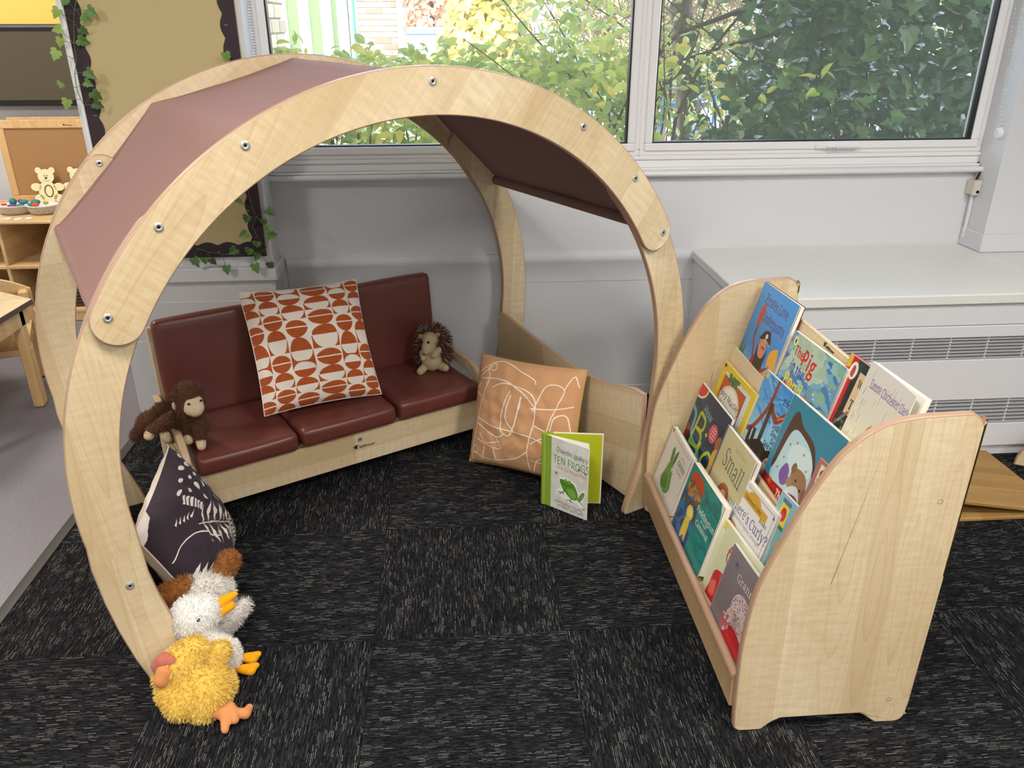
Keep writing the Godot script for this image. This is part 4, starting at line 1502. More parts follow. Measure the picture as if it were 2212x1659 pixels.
# ---------------------------------------------------------------- far left corner
func left_corner() -> void:
	# wall screen and yellow board
	var tv := thing("wall_screen", "large black wall mounted screen under the yellow board", "screen", Vector3(-2.15, 1.05, -2.8))
	var fr := MB.new()
	box(fr, Vector3(-0.62, 0, 0.02), Vector3(0.72, 0.40, 0.075), 0.004)
	part("bezel", mesh_of([[fr, mat(hex("1b1a19"), 0.4)]]), tv)
	var sc := MB.new()
	box(sc, Vector3(-0.6, 0.03, 0.07), Vector3(0.70, 0.378, 0.0765), 0.001)
	part("display", mesh_of([[sc, mat(hex("57503f"), 0.35, 0.5)]]), tv)
	var br := MB.new()
	box(br, Vector3(-0.2, 0.1, -0.002), Vector3(0.2, 0.3, 0.021))
	part("bracket", mesh_of([[br, DARK]]), tv)
	var yb := MB.new()
	box(yb, Vector3(-2.95, 1.463, -2.8), Vector3(-1.25, 2.4, -2.785), 0.002)
	lone("yellow_board", mesh_of([[yb, mat(hex("f0cf6c"), 0.8, 0.3)]]), "yellow paper covered board above the black screen", "notice board")
	# shelf unit
	var u := thing("shelf_unit", "low maple shelf unit along the far wall", "shelf unit", Vector3(-2.1, 0, -2.4))
	var parts := [["top_board", -0.65, 0.53, -0.29, 0.62, 0.545, 0.30], ["shelf", -0.63, 0.293, -0.27, 0.60, 0.312, 0.292], ["bottom_board", -0.63, 0.05, -0.27, 0.60, 0.07, 0.292], ["side_panel", -0.65, 0.0, -0.28, -0.63, 0.53, 0.296], ["side_panel", 0.60, 0.0, -0.28, 0.62, 0.53, 0.296], ["divider", 0.0, 0.07, -0.27, 0.018, 0.53, 0.29], ["back_panel", -0.63, 0.05, -0.282, 0.60, 0.53, -0.27], ["plinth", -0.63, 0.0, 0.27, 0.60, 0.05, 0.284]]
	for p in parts:
		var b := MB.new()
		b.uvr = PI / 2
		box(b, Vector3(p[1], p[2], p[3]), Vector3(p[4], p[5], p[6]), 0.003)
		part(p[0], mesh_of([[b, BEECH]]), u)
	# cork easel boards standing on the unit
	for k in 2:
		var e := thing("cork_board", ["framed brown cork board standing on the shelf unit", "second framed board leaning behind the cork board"][k], "cork board", Vector3(-1.97 + 0.05 * k, 0.545, -2.655 - 0.035 * k))
		var fb := MB.new()
		for q in [[-0.285, 0.395 + 0.01 * k, 0.40, 0.44 + 0.01 * k], [-0.285, 0.0, 0.40, 0.03], [-0.285, 0.03, -0.245, 0.395 + 0.01 * k], [0.36, 0.03, 0.40, 0.395 + 0.01 * k]]:
			box(fb, Vector3(q[0], q[1], -0.012), Vector3(q[2], q[3], 0.012), 0.003)
		part("frame", mesh_of([[fb, BEECH]]), e)
		var cb := MB.new()
		box(cb, Vector3(-0.245, 0.03, -0.006), Vector3(0.36, 0.395 + 0.01 * k, 0.004), 0.0)
		part("cork_panel", mesh_of([[cb, mat(hex("a9835c"), 0.9, 0.2)]]), e)
		if k == 0: logo(e, Vector3(0.09, 0.408, 0.0124), 0.022, Basis.IDENTITY)
	# bear cut-outs
	for k in 2:
		var be := thing("bear_cutout", ["cream card bear cut-out marked with a zero", "cream card bear cut-out half hidden behind the arch"][k], "cut-out", Vector3(-2.033 + 0.17 * k, 0.545, -2.60 - 0.01 * k), 0.0, "bear cut-outs")
		be.rotation.x = -0.12
		be.scale = Vector3(1.22, 1.22, 1.0)
		var f := MB.new()
		var circ := func(cx: float, cy: float, rx: float, ry: float, z0: float) -> void:
			var pl := PackedVector2Array()
			for i in 28: pl.append(Vector2(cx + rx * cos(TAU * i / 28), cy + ry * sin(TAU * i / 28)))
			slab(f, f, pl, z0, z0 + 0.003, 0.0005)
		circ.call(0, 0.045, 0.042, 0.05, 0.0); circ.call(0, 0.115, 0.036, 0.033, 0.0001)
		circ.call(-0.03, 0.142, 0.014, 0.014, 0.0); circ.call(0.03, 0.142, 0.014, 0.014, 0.0)
		circ.call(-0.05, 0.068, 0.024, 0.018, 0.0); circ.call(0.05, 0.068, 0.024, 0.018, 0.0)
		circ.call(-0.042, 0.018, 0.022, 0.018, 0.0); circ.call(0.042, 0.018, 0.022, 0.018, 0.0)
		part("body", mesh_of([[f, mat(hex("f0e6b8"), 0.7)]]), be)
		var ink := mat(hex("33262e"), 0.6)
		var fc := MB.new()
		ball(fc, Vector3(0.0, 0.108, 0.0035), Vector3(0.006, 0.005, 0.0015), Basis.IDENTITY, 10)
		ball(fc, Vector3(-0.006, 0.118, 0.0035), Vector3(0.003, 0.003, 0.001), Basis.IDENTITY, 8)
		ball(fc, Vector3(0.006, 0.118, 0.0035), Vector3(0.003, 0.003, 0.001), Basis.IDENTITY, 8)
		tube(fc, PackedVector3Array([Vector3(-0.014, 0.098, 0.0035), Vector3(-0.006, 0.094, 0.0035), Vector3(0, 0.096, 0.0035), Vector3(0.006, 0.094, 0.0035), Vector3(0.014, 0.098, 0.0035)]), 0.0008, 5)
		part("face", mesh_of([[fc, ink]]), be)
		var ze := PackedVector3Array()
		for i in 25: ze.append(Vector3(0.004 + 0.018 * sin(TAU * i / 24), 0.05 + 0.026 * cos(TAU * i / 24), 0.0035))
		var zb := MB.new()
		tube(zb, ze, 0.0022, 6)
		part("numeral", mesh_of([[zb, ink]]), be)
	# two white baskets of modelling dough balls
	var teal := mat(hex("2a7f7c"), 0.6); var purple := mat(hex("7b3f80"), 0.6); var red := mat(hex("d0453c"), 0.6); var lime := mat(hex("9aa84a"), 0.6)
	for k in 2:
		var at: Vector3 = [Vector3(-2.075, 0.5455, -2.30), Vector3(-1.93, 0.5455, -2.29)][k]
		var bk := thing("basket", ["shallow white plastic basket left of the second basket on the shelf unit", "shallow white plastic basket beside the arch on the shelf unit"][k], "basket", at, 0.0, "white plastic baskets")
		var sx := 0.095 if k == 0 else 0.085
		var b := MB.new()
		lathe(b, PackedVector2Array([Vector2(0.0, 0.002), Vector2(0.72, 0.002), Vector2(0.9, 0.04), Vector2(1.0, 0.045), Vector2(1.0, 0.049), Vector2(0.88, 0.048), Vector2(0.70, 0.006), Vector2(0.0, 0.006)]), 28)
		for i in b.v.size():
			b.v[i] = Vector3(b.v[i].x * sx, b.v[i].y, b.v[i].z * 0.07)
		part("bowl", mesh_of([[b, UPVC]]), bk)
		for i in 40:
			var a := TAU * i / 40.0
			var s := MB.new()
			var c0 := Vector3(cos(a) * sx * 0.765, 0.009, sin(a) * 0.07 * 0.765)
			var c1 := Vector3(cos(a) * sx * 0.875, 0.034, sin(a) * 0.07 * 0.875)
			tube(s, PackedVector3Array([c0, c1]), 0.0022, 4)
			if sin(a) > -0.1: part("slot", mesh_of([[s, mat(hex("d2d0cc"), 0.6)]]), bk)
		var balls := [[Vector3(-0.005, 0.062, 0.0), Vector3(0.019, 0.019, 0.019), teal, "teal"], [Vector3(-0.005, 0.045, 0.02), Vector3(0.024, 0.008, 0.02), purple, "flat purple"], [Vector3(0.045, 0.058, -0.01), Vector3(0.022, 0.012, 0.02), teal, "oval teal"], [Vector3(0.038, 0.046, 0.022), Vector3(0.022, 0.009, 0.014), teal, "flat teal"], [Vector3(-0.055, 0.048, 0.0), Vector3(0.016, 0.006, 0.016), red, "flat red"], [Vector3(0.022, 0.06, -0.02), Vector3(0.012, 0.012, 0.012), purple, "small purple"]] if k == 0 else [[Vector3(-0.03, 0.06, 0.0), Vector3(0.024, 0.014, 0.02), teal, "teal"], [Vector3(-0.02, 0.052, 0.03), Vector3(0.02, 0.011, 0.012), red, "red"], [Vector3(0.02, 0.055, 0.0), Vector3(0.014, 0.008, 0.014), lime, "lime"], [Vector3(-0.055, 0.05, 0.01), Vector3(0.016, 0.009, 0.012), teal, "small teal"]]
		for q in balls:
			var bb := MB.new()
			ball(bb, Vector3.ZERO, q[1], Basis.IDENTITY, 14)
			var o := lone("dough_lump", mesh_of([[bb, q[2]]]), "%s lump of modelling dough in the %s white basket" % [q[3], "left" if k == 0 else "right"], "modelling dough", "dough lumps in baskets")
			o.position = at + q[0]
	for k in 2:
		var cm := MB.new()
		box(cm, Vector3(-0.04, 0, -0.026), Vector3(0.04, 0.001, 0.026), 0.0002)
		var mk := MB.new()
		box(mk, Vector3(-0.014, 0.001, -0.006), Vector3(0.016, 0.0013, 0.0), 0.0)
		box(mk, Vector3(-0.006, 0.001, 0.0), Vector3(0.008, 0.0013, 0.008), 0.0)
		var cd := thing("picture_card", ["white picture card in front of the left basket", "white picture card between the two baskets"][k], "card", Vector3(-2.085 + 0.105 * k, 0.5455, -2.165), 0.25, "picture cards")
		part("card", mesh_of([[cm, WHITE]]), cd)
		part("picture", mesh_of([[mk, [mat(hex("b07078"), 0.7), mat(hex("5a4f52"), 0.7)][k]]]), cd)
	var wk := thing("wicker_basket", "dark brown wicker basket in the bottom of the shelf unit", "basket", Vector3(-1.72, 0.0705, -2.32))
	var wm := mat(hex("4a3424"), 0.8)
	for r in 9:
		var ring := PackedVector3Array()
		for i in 33:
			var a := TAU * i / 32.0
			var sq := func(v: float) -> float: return signf(v) * pow(absf(v), 0.35)
			ring.append(Vector3(sq.call(cos(a)) * (0.17 + 0.003 * (i % 2)), 0.01 + r * 0.018, sq.call(sin(a)) * (0.17 + 0.003 * (i % 2))))
		var rb := MB.new()
		tube(rb, ring, 0.0095, 6)
		part("woven_band", mesh_of([[rb, wm]]), wk)
	# small table and chair
	var tt := thing("table", "small trapezoid table with dark edge at the left", "table", Vector3(-1.475, 0, -1.10))
	var poly := PackedVector2Array([Vector2(0, 0), Vector2(-0.51, 0.32), Vector2(-0.95, -0.2), Vector2(-0.7, -0.75), Vector2(-0.03, -0.6)])
	var tf := MB.new(); var te := MB.new()
	slab(tf, te, poly, 0.0, 0.022, 0.002, Transform3D(Basis(Vector3(1, 0, 0), Vector3(0, 0, -1), Vector3(0, 1, 0)), Vector3(0, 0.423, 0)))
	part("table_top", mesh_of([[tf, W2], [te, mat(hex("5d4a40"), 0.5)]]), tt)
	var ap := MB.new()
	box(ap, Vector3(-0.04, 0.355, 0.02), Vector3(-0.02, 0.423, 0.56), 0.003)
	box(ap, Vector3(-0.5, 0.355, -0.01), Vector3(0.0, 0.423, 0.01), 0.003, Transform3D(Basis(Vector3.UP, -0.56), Vector3(-0.03, 0, 0.03)))
	part("apron", mesh_of([[ap, BEECH]]), tt)
	for q in [Vector3(-0.04, 0, 0.07), Vector3(-0.06, 0, 0.53), Vector3(-0.75, 0, 0.55), Vector3(-0.6, 0, -0.2)]:
		var lg := MB.new()
		box(lg, Vector3(-0.02, 0, -0.02), Vector3(0.02, 0.423, 0.02), 0.006, Transform3D(Basis.IDENTITY, q))
		part("leg", mesh_of([[lg, BEECH]]), tt)
	var c := thing("chair", "small beech chair with curved back tucked under the table", "chair", Vector3(-1.71, 0, -1.15), 0.396)
	for q in [[-0.14, 0.15], [0.14, 0.15], [-0.14, -0.17], [0.14, -0.17]]:
		var lg := MB.new()
		var hgt := 0.27 if q[1] > 0 else 0.40
		box(lg, Vector3(-0.02, 0, -0.028), Vector3(0.02, hgt, 0.028), 0.008, Transform3D(Basis(Vector3.RIGHT, 0.06 if q[1] > 0 else -0.06), Vector3(q[0], 0, q[1])))
		part("leg", mesh_of([[lg, BEECH]]), c)
	var se := MB.new()
	sheet(se, 12, 12, func(a: float, d: float) -> Vector3: return Vector3((a - 0.5) * 0.30, 0.272 - 0.012 * sin(a * PI) * sin(d * PI) - 0.012 * pow(d, 4.0), -0.16 + d * 0.32), true)
	sheet(se, 2, 2, func(a: float, d: float) -> Vector3: return Vector3((a - 0.5) * 0.30, 0.250, -0.16 + d * 0.32))
	box(se, Vector3(-0.15, 0.215, 0.13), Vector3(0.15, 0.258, 0.15), 0.004)
	box(se, Vector3(0.125, 0.215, -0.15), Vector3(0.145, 0.258, 0.15), 0.004)
	part("seat", mesh_of([[se, BEECH]]), c)
	var bk2 := PackedVector2Array()
	for i in 21: bk2.append(Vector2(-0.17 + 0.34 * i / 20.0, 0.40 + 0.055 * sin(PI * i / 20.0)))
	for i in 21: bk2.append(Vector2(0.17 - 0.34 * i / 20.0, 0.33 + 0.02 * sin(PI * i / 20.0)))
	var bf := MB.new()
	bf.uvr = PI / 2
	slab(bf, bf, bk2, -0.008, 0.008, 0.004)
	for i in bf.v.size(): bf.v[i].z -= 0.21 + 0.03 * (1.0 - pow(bf.v[i].x / 0.17, 2.0))
	part("backrest", mesh_of([[bf, BEECH]]), c)

# ---------------------------------------------------------------- slatted ramp at the right
func ramp() -> void:
	var t := thing("wooden_ramp", "low slatted wooden ramp on the carpet behind the bookcase", "ramp", Vector3(1.9, 0, -0.12))
	var wood := wood_mat((W2.albedo_texture as ImageTexture).get_image(), 0.3, 0.8, 0.5, Color(0.78, 0.68, 0.50))
	var b := MB.new()
	b.uvr = PI / 2
	box(b, Vector3(-0.28, 0.0, -0.20), Vector3(0.27, 0.014, 0.215), 0.003)
	part("base_board", mesh_of([[b, wood]]), t)
	var zb := [-0.20, -0.113, -0.006, 0.10, 0.212]
	for i in 4:
		var s := MB.new()
		s.uvr = PI / 2; s.uvo = Vector2(0.1 * i, 0.2 * i)
		box(s, Vector3(-0.56, 0.0, zb[i] + 0.001), Vector3(-0.001, 0.013, zb[i + 1] - 0.001), 0.002, Transform3D(Basis(Vector3(0, 0, 1), -0.165), Vector3(0.275, 0.006, 0)))
		part("plank", mesh_of([[s, wood]]), t)
	var r := MB.new(); var re := MB.new()
	var p := PackedVector2Array()
	for i in 17:
		var a := PI / 2 * i / 16.0
		p.append(Vector2(0.2 - 0.2 * cos(a), 0.17 * sin(a)))
	p.append(Vector2(0.6, 0.17)); p.append(Vector2(0.6, 0.0))
	slab(r, re, p, -0.009, 0.009, 0.004, Transform3D(Basis(Vector3.UP, -0.5), Vector3(2.238, 0.0, -0.25)))
	lone("rocker_board", mesh_of([[r, W2], [re, EDGE]]), "curved wooden board standing at the far right edge by the ramp", "wooden board")

# ---------------------------------------------------------------- printed pictures
class Canvas:
	var im: Image
	var w: int
	var h: int
	var s: float
	var host: Node
	func _init(wd: int, ht: int, c: Color, hs: Node) -> void:
		w = wd; h = ht; s = wd / 100.0; host = hs
		im = Image.create(w, h, false, Image.FORMAT_RGB8)
		im.fill(c)
	func span(y: int, x0: float, x1: float, c: Color) -> void:
		if y < 0 or y >= h: return
		var a := maxi(0, int(round(x0)))
		var b := mini(w, int(round(x1)))
		if b > a: im.fill_rect(Rect2i(a, y, b - a, 1), c)
	func raw(p: PackedVector2Array, c: Color) -> void:
		var y0 := 1e9
		var y1 := -1e9
		for q in p:
			y0 = minf(y0, q.y); y1 = maxf(y1, q.y)
		var m := p.size()
		for y in range(maxi(0, int(floor(y0))), mini(h, int(ceil(y1)) + 1)):
			var fy := y + 0.5
			var xs: Array[float] = []
			for i in m:
				var a := p[i]
				var b := p[(i + 1) % m]
				if (a.y <= fy) != (b.y <= fy): xs.append(a.x + (fy - a.y) / (b.y - a.y) * (b.x - a.x))
			xs.sort()
			for i in range(0, xs.size() - 1, 2): span(y, xs[i], xs[i + 1], c)
	func poly(p: Array, c: Color) -> void:
		var q := PackedVector2Array()
		for i in range(0, p.size(), 2): q.append(Vector2(p[i], p[i + 1]) * s)
		raw(q, c)
	func blob(p: Array, c: Color) -> void:
		# smooth closed outline through the points
		var q := PackedVector2Array()
		for i in range(0, p.size(), 2): q.append(Vector2(p[i], p[i + 1]) * s)
		var o := PackedVector2Array()
		var m := q.size()
		for i in m:
			for k in 6: o.append(q[i].cubic_interpolate(q[(i + 1) % m], q[(i + m - 1) % m], q[(i + 2) % m], k / 6.0))
		raw(o, c)
	func ell(cx: float, cy: float, rx: float, ry: float, c: Color, rot := 0.0, a0 := 0.0, a1 := TAU) -> void:
		var q := PackedVector2Array()
		for i in 33:
			var a := lerpf(a0, a1, i / 32.0)
			q.append((Vector2(cx, cy) + Vector2(cos(a) * rx, sin(a) * ry).rotated(rot)) * s)
		raw(q, c)
	func line(p: Array, wd: float, c: Color) -> void:
		var q := PackedVector2Array()
		for i in range(0, p.size(), 2): q.append(Vector2(p[i], p[i + 1]) * s)
		stroke(q, wd * s, c)
	func stroke(q: PackedVector2Array, wd: float, c: Color) -> void:
		for i in q.size() - 1:
			var d := (q[i + 1] - q[i]).normalized().orthogonal() * wd * 0.5
			raw(PackedVector2Array([q[i] + d, q[i + 1] + d, q[i + 1] - d, q[i] - d]), c)
			var cp := PackedVector2Array()
			for k in 10: cp.append(q[i + 1] + Vector2(cos(TAU * k / 10), sin(TAU * k / 10)) * wd * 0.5)
			raw(cp, c)
	func curve(p: Array, wd: float, c: Color) -> void:
		var q := PackedVector2Array()
		for i in range(0, p.size(), 2): q.append(Vector2(p[i], p[i + 1]) * s)
		var o := PackedVector2Array()
		var m := q.size()
		for i in m - 1:
			for k in 8: o.append(q[i].cubic_interpolate(q[i + 1], q[maxi(i - 1, 0)], q[mini(i + 2, m - 1)], k / 8.0))
		o.append(q[m - 1])
		stroke(o, wd * s, c)
	func wash(c0: Color, c1: Color, y0: float, y1: float) -> void:
		for y in range(int(y0 * s), mini(h, int(y1 * s))):
			im.fill_rect(Rect2i(0, y, w, 1), c0.lerp(c1, (y - y0 * s) / ((y1 - y0) * s)))
	func dabs(n: int, x0: float, y0: float, x1: float, y1: float, cols: Array, lx: float, ly: float, sd: int) -> void:
		var r := RandomNumberGenerator.new()
		r.seed = sd
		for i in n:
			var c: Color = cols[r.randi() % cols.size()]
			ell(r.randf_range(x0, x1), r.randf_range(y0, y1), lx * r.randf_range(0.4, 1.2), ly * r.randf_range(0.5, 1.2), c, r.randf_range(-0.5, 0.5))
	func star(x: float, y: float, r: float, c: Color, rot := 0.2) -> void:
		var p := []
		for i in 10:
			var a := rot + TAU * i / 10.0
			var rr := r if i % 2 == 0 else r * 0.42
			p.append(x + sin(a) * rr); p.append(y - cos(a) * rr)
		poly(p, c)
	# lettering; size is the height of a capital
	func text(t: String, x: float, y: float, size: float, c: Color, rot := 0.0, jit := 0.0, face := "Droid Sans", bold := false, xs := 1.0, left := false) -> void:
		var tm := TextMesh.new()
		var sf := SystemFont.new()
		sf.font_names = PackedStringArray([face])
		sf.font_weight = 700 if bold else 400
		tm.font = sf
		tm.font_size = 48
		tm.depth = 0.0
		tm.pixel_size = 1.0
		tm.curve_step = 4.0
		tm.horizontal_alignment = HORIZONTAL_ALIGNMENT_LEFT if left else HORIZONTAL_ALIGNMENT_CENTER
		tm.text = t
		var a := tm.get_mesh_arrays()
		if a.is_empty(): return
		var v: PackedVector3Array = a[Mesh.ARRAY_VERTEX]
		var ix := PackedInt32Array()
		if a[Mesh.ARRAY_INDEX] != null: ix = a[Mesh.ARRAY_INDEX]
		if ix.is_empty(): ix = PackedInt32Array(range(v.size()))
		var k := size * s / 34.0
		var o := Vector2(x, y) * s
		var cr := cos(rot)
		var sr := sin(rot)
		for i in range(0, ix.size() - 2, 3):
			var p := PackedVector2Array()
			for e in 3:
				var q := v[ix[i + e]]
				var lx := q.x * k * xs
				var ly := -q.y * k
				if jit > 0.0: ly += sin(q.x * 0.055) * jit * s + sin(q.x * 0.021 + 1.0) * jit * s * 0.6
				p.append(o + Vector2(lx * cr - ly * sr, lx * sr + ly * cr))
			raw(p, c)
	func material(rough := 0.35) -> StandardMaterial3D:
		var m := StandardMaterial3D.new()
		m.albedo_texture = ImageTexture.create_from_image(im)
		m.roughness = rough
		m.metallic_specular = 0.5
		return m

func canvas(ratio: float, c: String, px := 400) -> Canvas:
	return Canvas.new(px, int(px * ratio), hex(c), self)

# ---------------------------------------------------------------- cushions
func pillow(w: float, h: float, T: float, sd: int, front: Material, back: Material) -> ArrayMesh:
	var nz := noise_of(3.2, sd)
	var f := func(a: float, d: float, sg: float) -> Vector3:
		var s := a * 2.0 - 1.0
		var t := d * 2.0 - 1.0
		s = signf(s) * pow(absf(s), 0.82)
		t = signf(t) * pow(absf(t), 0.82)
		var x := s * w * 0.5 * (1.0 - 0.05 * (1.0 - t * t) * absf(s))
		var y := t * h * 0.5 * (1.0 - 0.05 * (1.0 - s * s) * absf(t))
		var e := maxf(0.0, (1.0 - s * s) * (1.0 - t * t))
		var z := T * 0.5 * pow(e, 0.42)
		# puckers that run in from the seams, soft dents elsewhere
		var edge := pow(maxf(absf(s), absf(t)), 4.0) * (1.0 - pow(maxf(absf(s), absf(t)), 12.0))
		var along := t if absf(s) > absf(t) else s
		z += 0.006 * edge * sin(along * 17.0 + sd) * sg * (0.5 + nz.get_noise_2d(along * 4.0, sd))
		z += 0.012 * nz.get_noise_2d(s * 0.9 + sg * 3.0, t * 0.9) * e
		z += 0.006 * e * sin((s * 0.8 + t * 0.6) * 9.0 + 2.0 * nz.get_noise_2d(s, t)) * smoothstep(0.25, 0.9, absf(s * t))
		return Vector3(x, y, sg * maxf(z, 0.0015))
	var A := MB.new()
	var B := MB.new()
	sheet(A, 44, 44, func(a: float, d: float) -> Vector3: return f.call(a, d, 1.0))
	sheet(B, 44, 44, func(a: float, d: float) -> Vector3: return f.call(a, d, -1.0), true)
	return mesh_of([[A, front], [B, back]])

func seam_of(w: float, h: float) -> MB:
	var b := MB.new()
	var p := PackedVector3Array()
	for side in 4:
		for i in 20:
			var k := i / 20.0 * 2.0 - 1.0
			var q := Vector2(k, -1)
			if side == 1: q = Vector2(1, k)
			if side == 2: q = Vector2(-k, 1)
			if side == 3: q = Vector2(-1, -k)
			p.append(Vector3(q.x * w * 0.5 * (1.0 - 0.05 * (1.0 - q.y * q.y)), q.y * h * 0.5 * (1.0 - 0.05 * (1.0 - q.x * q.x)), 0))
	p.append(p[0])
	tube(b, p, 0.0022, 6)
	return b

func cushion(label: String, c: Vector3, X: Vector3, Y: Vector3, w: float, h: float, T: float, sd: int, cv: Canvas, back: Material) -> void:
	X = X.normalized()
	Y = (Y - X * X.dot(Y)).normalized()
	var t := thing("cushion", label, "cushion", c)
	t.basis = Basis(X, Y, X.cross(Y))
	var m := cv.material(0.85)
	m.metallic_specular = 0.25
	m.rim_enabled = true; m.rim = 0.2; m.rim_tint = 0.5
	var wv := NoiseTexture2D.new()
	wv.width = 128; wv.height = 128; wv.seamless = true; wv.noise = noise_of(0.35, sd)
	wv.as_normal_map = true; wv.bump_strength = 1.0
	part("cover", pillow(w, h, T, sd, m, back), t)
	part("seam", mesh_of([[seam_of(w, h), back]]), t)
	var zp := MB.new()
	box(zp, Vector3(-w * 0.3, -h * 0.46, -0.006), Vector3(w * 0.3, -h * 0.452, -0.003), 0.0005)
	part("zip", mesh_of([[zp, back]]), t)

func cushions() -> void:
	# rust and cream half circles
	var o := hex("b0562c")
	var cr := hex("efe5d8")
	var c := canvas(1.0, "efe5d8", 640)
	var rng := RandomNumberGenerator.new()
	rng.seed = 3
	var cw := 100.0 / 5.6
	var chh := 100.0 / 7.4
	for i in 7:
		for j in 9:
			var x := (i - 0.35) * cw
			var y := (j - 0.5 + (0.5 if i % 2 == 1 else 0.0)) * chh
			var mx := x + cw * 0.5
			if (i + j) % 2 == 0:
				# circle: rust above on cream, cream below on rust
				c.poly([x, y + chh * 0.5, x + cw, y + chh * 0.5, x + cw, y + chh * 1.06, x, y + chh * 1.06], o)
				c.ell(mx, y + chh * 0.5, cw * 0.46, chh * 0.56, cr, 0.0, 0.0, PI)
				c.ell(mx, y + chh * 0.48, cw * 0.46, chh * 0.50, o, 0.0, PI, TAU)
			else:
				c.ell(mx, y + chh * 0.48, cw * 0.46, chh * 0.50, o, 0.0, 0.0, PI)
				c.poly([x, y - chh * 0.02, x + cw, y - chh * 0.02, x + cw, y + chh * 0.44, x, y + chh * 0.44], o if j % 4 == 1 else cr)
				c.ell(mx, y + chh * 0.44, cw * 0.46, chh * 0.40, cr if j % 4 == 1 else o, 0.0, PI, TAU)
				c.poly([x, y + chh * 0.42, x + cw, y + chh * 0.42, x + cw, y + chh * 0.49, x, y + chh * 0.49], cr)
	for i in 7: c.line([(i - 0.35) * cw, 0, (i - 0.35) * cw, 100], 0.5, cr)
	# brushed streaks inside the rust ink
	var data := c.im.get_data()
	for k in 26000:
		var p := rng.randi_range(0, 640 * 640 - 40)
		var n := rng.randi_range(4, 22)
		var dl := rng.randi_range(-14, 16)
		for q in n:
			var b := (p + q) * 3
			if data[b + 2] < 110:
				data[b] = clampi(data[b] + dl, 0, 255); data[b + 1] = clampi(data[b + 1] + dl, 0, 255)
	c.im = Image.create_from_data(640, 640, false, Image.FORMAT_RGB8, data)
	cushion("rust and cream half circle patterned cushion leaning on the bench back", Vector3(-0.2617, 0.4458, -0.4875), Vector3(0.892, -0.0437, -0.45), Vector3(-0.1919, 0.8647, -0.4642), 0.415, 0.425, 0.15, 3, c, mat(hex("ece4da"), 0.85, 0.2))
	# peach cushion with cream line drawing
	c = canvas(1.0, "c9986f", 560)
	var l := hex("f3e6d6")
	for q in [[6, 18, 30, 2, 55, 14, 60, 20], [8, 22, 22, 8], [8, 24, 40, 22, 62, 40], [10, 28, 4, 36, 12, 40], [16, 12, 20, 24, 12, 54, 6, 96], [26, 30, 40, 24, 58, 30, 64, 44, 60, 72, 62, 98], [62, 44, 70, 20, 86, 22, 80, 44, 74, 58], [86, 22, 92, 8, 98, 18], [60, 42, 80, 40, 97, 36], [12, 54, 34, 58, 60, 60, 98, 70], [12, 58, 36, 66, 44, 62], [12, 72, 40, 78, 36, 66], [16, 66, 26, 74, 40, 70], [44, 30, 40, 56, 48, 62, 52, 34], [46, 34, 44, 50, 50, 58], [64, 52, 84, 56, 98, 58], [78, 56, 82, 46, 92, 44, 98, 54], [10, 86, 24, 92, 46, 88, 60, 74], [24, 78, 20, 92], [34, 78, 36, 90], [62, 66, 76, 60, 90, 76], [62, 82, 98, 86], [64, 98, 70, 80, 82, 84, 88, 98], [78, 82, 80, 99]]:
		c.curve(q, 0.85, l)
	for q in [[22, 10, 4], [11, 84, 4], [92, 64, 5]]:
		var p := []
		for i in 17: p.append_array([q[0] + q[2] * cos(TAU * i / 16), q[1] + q[2] * sin(TAU * i / 16)])
		c.line(p, 0.8, l)
	cushion("peach cushion with cream line drawing leaning on the den's side panel", Vector3(0.4706, 0.205, -0.3518), Vector3(0.7975, 0.077, 0.5983), Vector3(0.1415, 0.9403, -0.3097), 0.43, 0.395, 0.15, 8, c, mat(hex("b89a58"), 0.85, 0.2))
	# black cushion with cream leaves
	c = canvas(1.0, "3a3038", 560)
	l = hex("efe4da")
	# fern fronds: a stem with tapered leaflets both sides
	var frond := func(x0: float, y0: float, x1: float, y1: float, n: int, len: float) -> void:
		var d := Vector2(x1 - x0, y1 - y0)
		var u := d.normalized()
		var pn := u.orthogonal()
		c.line([x0, y0, x1, y1], 0.7, l)
		for i in n:
			var f := (i + 0.5) / n
			var p := Vector2(x0, y0) + d * f
			var ll := len * sin(PI * (0.25 + 0.72 * f))
			for sg in [-1.0, 1.0]:
				var e: Vector2 = p + (pn * sg * 0.85 + u * 0.55) * ll
				var m: Vector2 = p.lerp(e, 0.5)
				var wv: Vector2 = (e - p).normalized().orthogonal() * ll * 0.09
				c.poly([p.x, p.y, m.x + wv.x, m.y + wv.y, e.x, e.y, m.x - wv.x, m.y - wv.y], l)
	frond.call(40, 40, 96, 92, 12, 17.0)
	frond.call(2, 52, 40, 98, 10, 17.0)
	frond.call(70, 62, 66, 99, 8, 13.0)
	c.curve([2, 40, 16, 36, 34, 42, 50, 60], 0.9, l)
	c.curve([76, 99, 86, 84, 84, 66], 0.8, l)
	for q in [[93, 9, 3.6, 2.6], [86, 16, 4.8, 2.8], [74, 10, 4.2, 2.4], [80, 25, 3, 2], [70, 20, 2.6, 1.9], [92, 26, 3.4, 1.9], [66, 28, 2.4, 3.6], [60, 12, 3, 1.8], [76, 34, 2.2, 3.2], [86, 38, 2.2, 3.8], [56, 22, 2.4, 1.8], [92, 42, 1.6, 5], [96, 56, 1.4, 6], [62, 38, 1.8, 2.4], [50, 14, 2.6, 1.6], [80, 48, 1.6, 4.2]]:
		c.ell(q[0], q[1], q[2], q[3], l, 0.5)
	for i in 6: c.poly([44 + i * 1.2, 20 + i * 3.4, 50 + i * 0.8, 18 + i * 3.4, 51 + i * 0.8, 20.2 + i * 3.4, 45 + i * 1.2, 22.2 + i * 3.4], l)
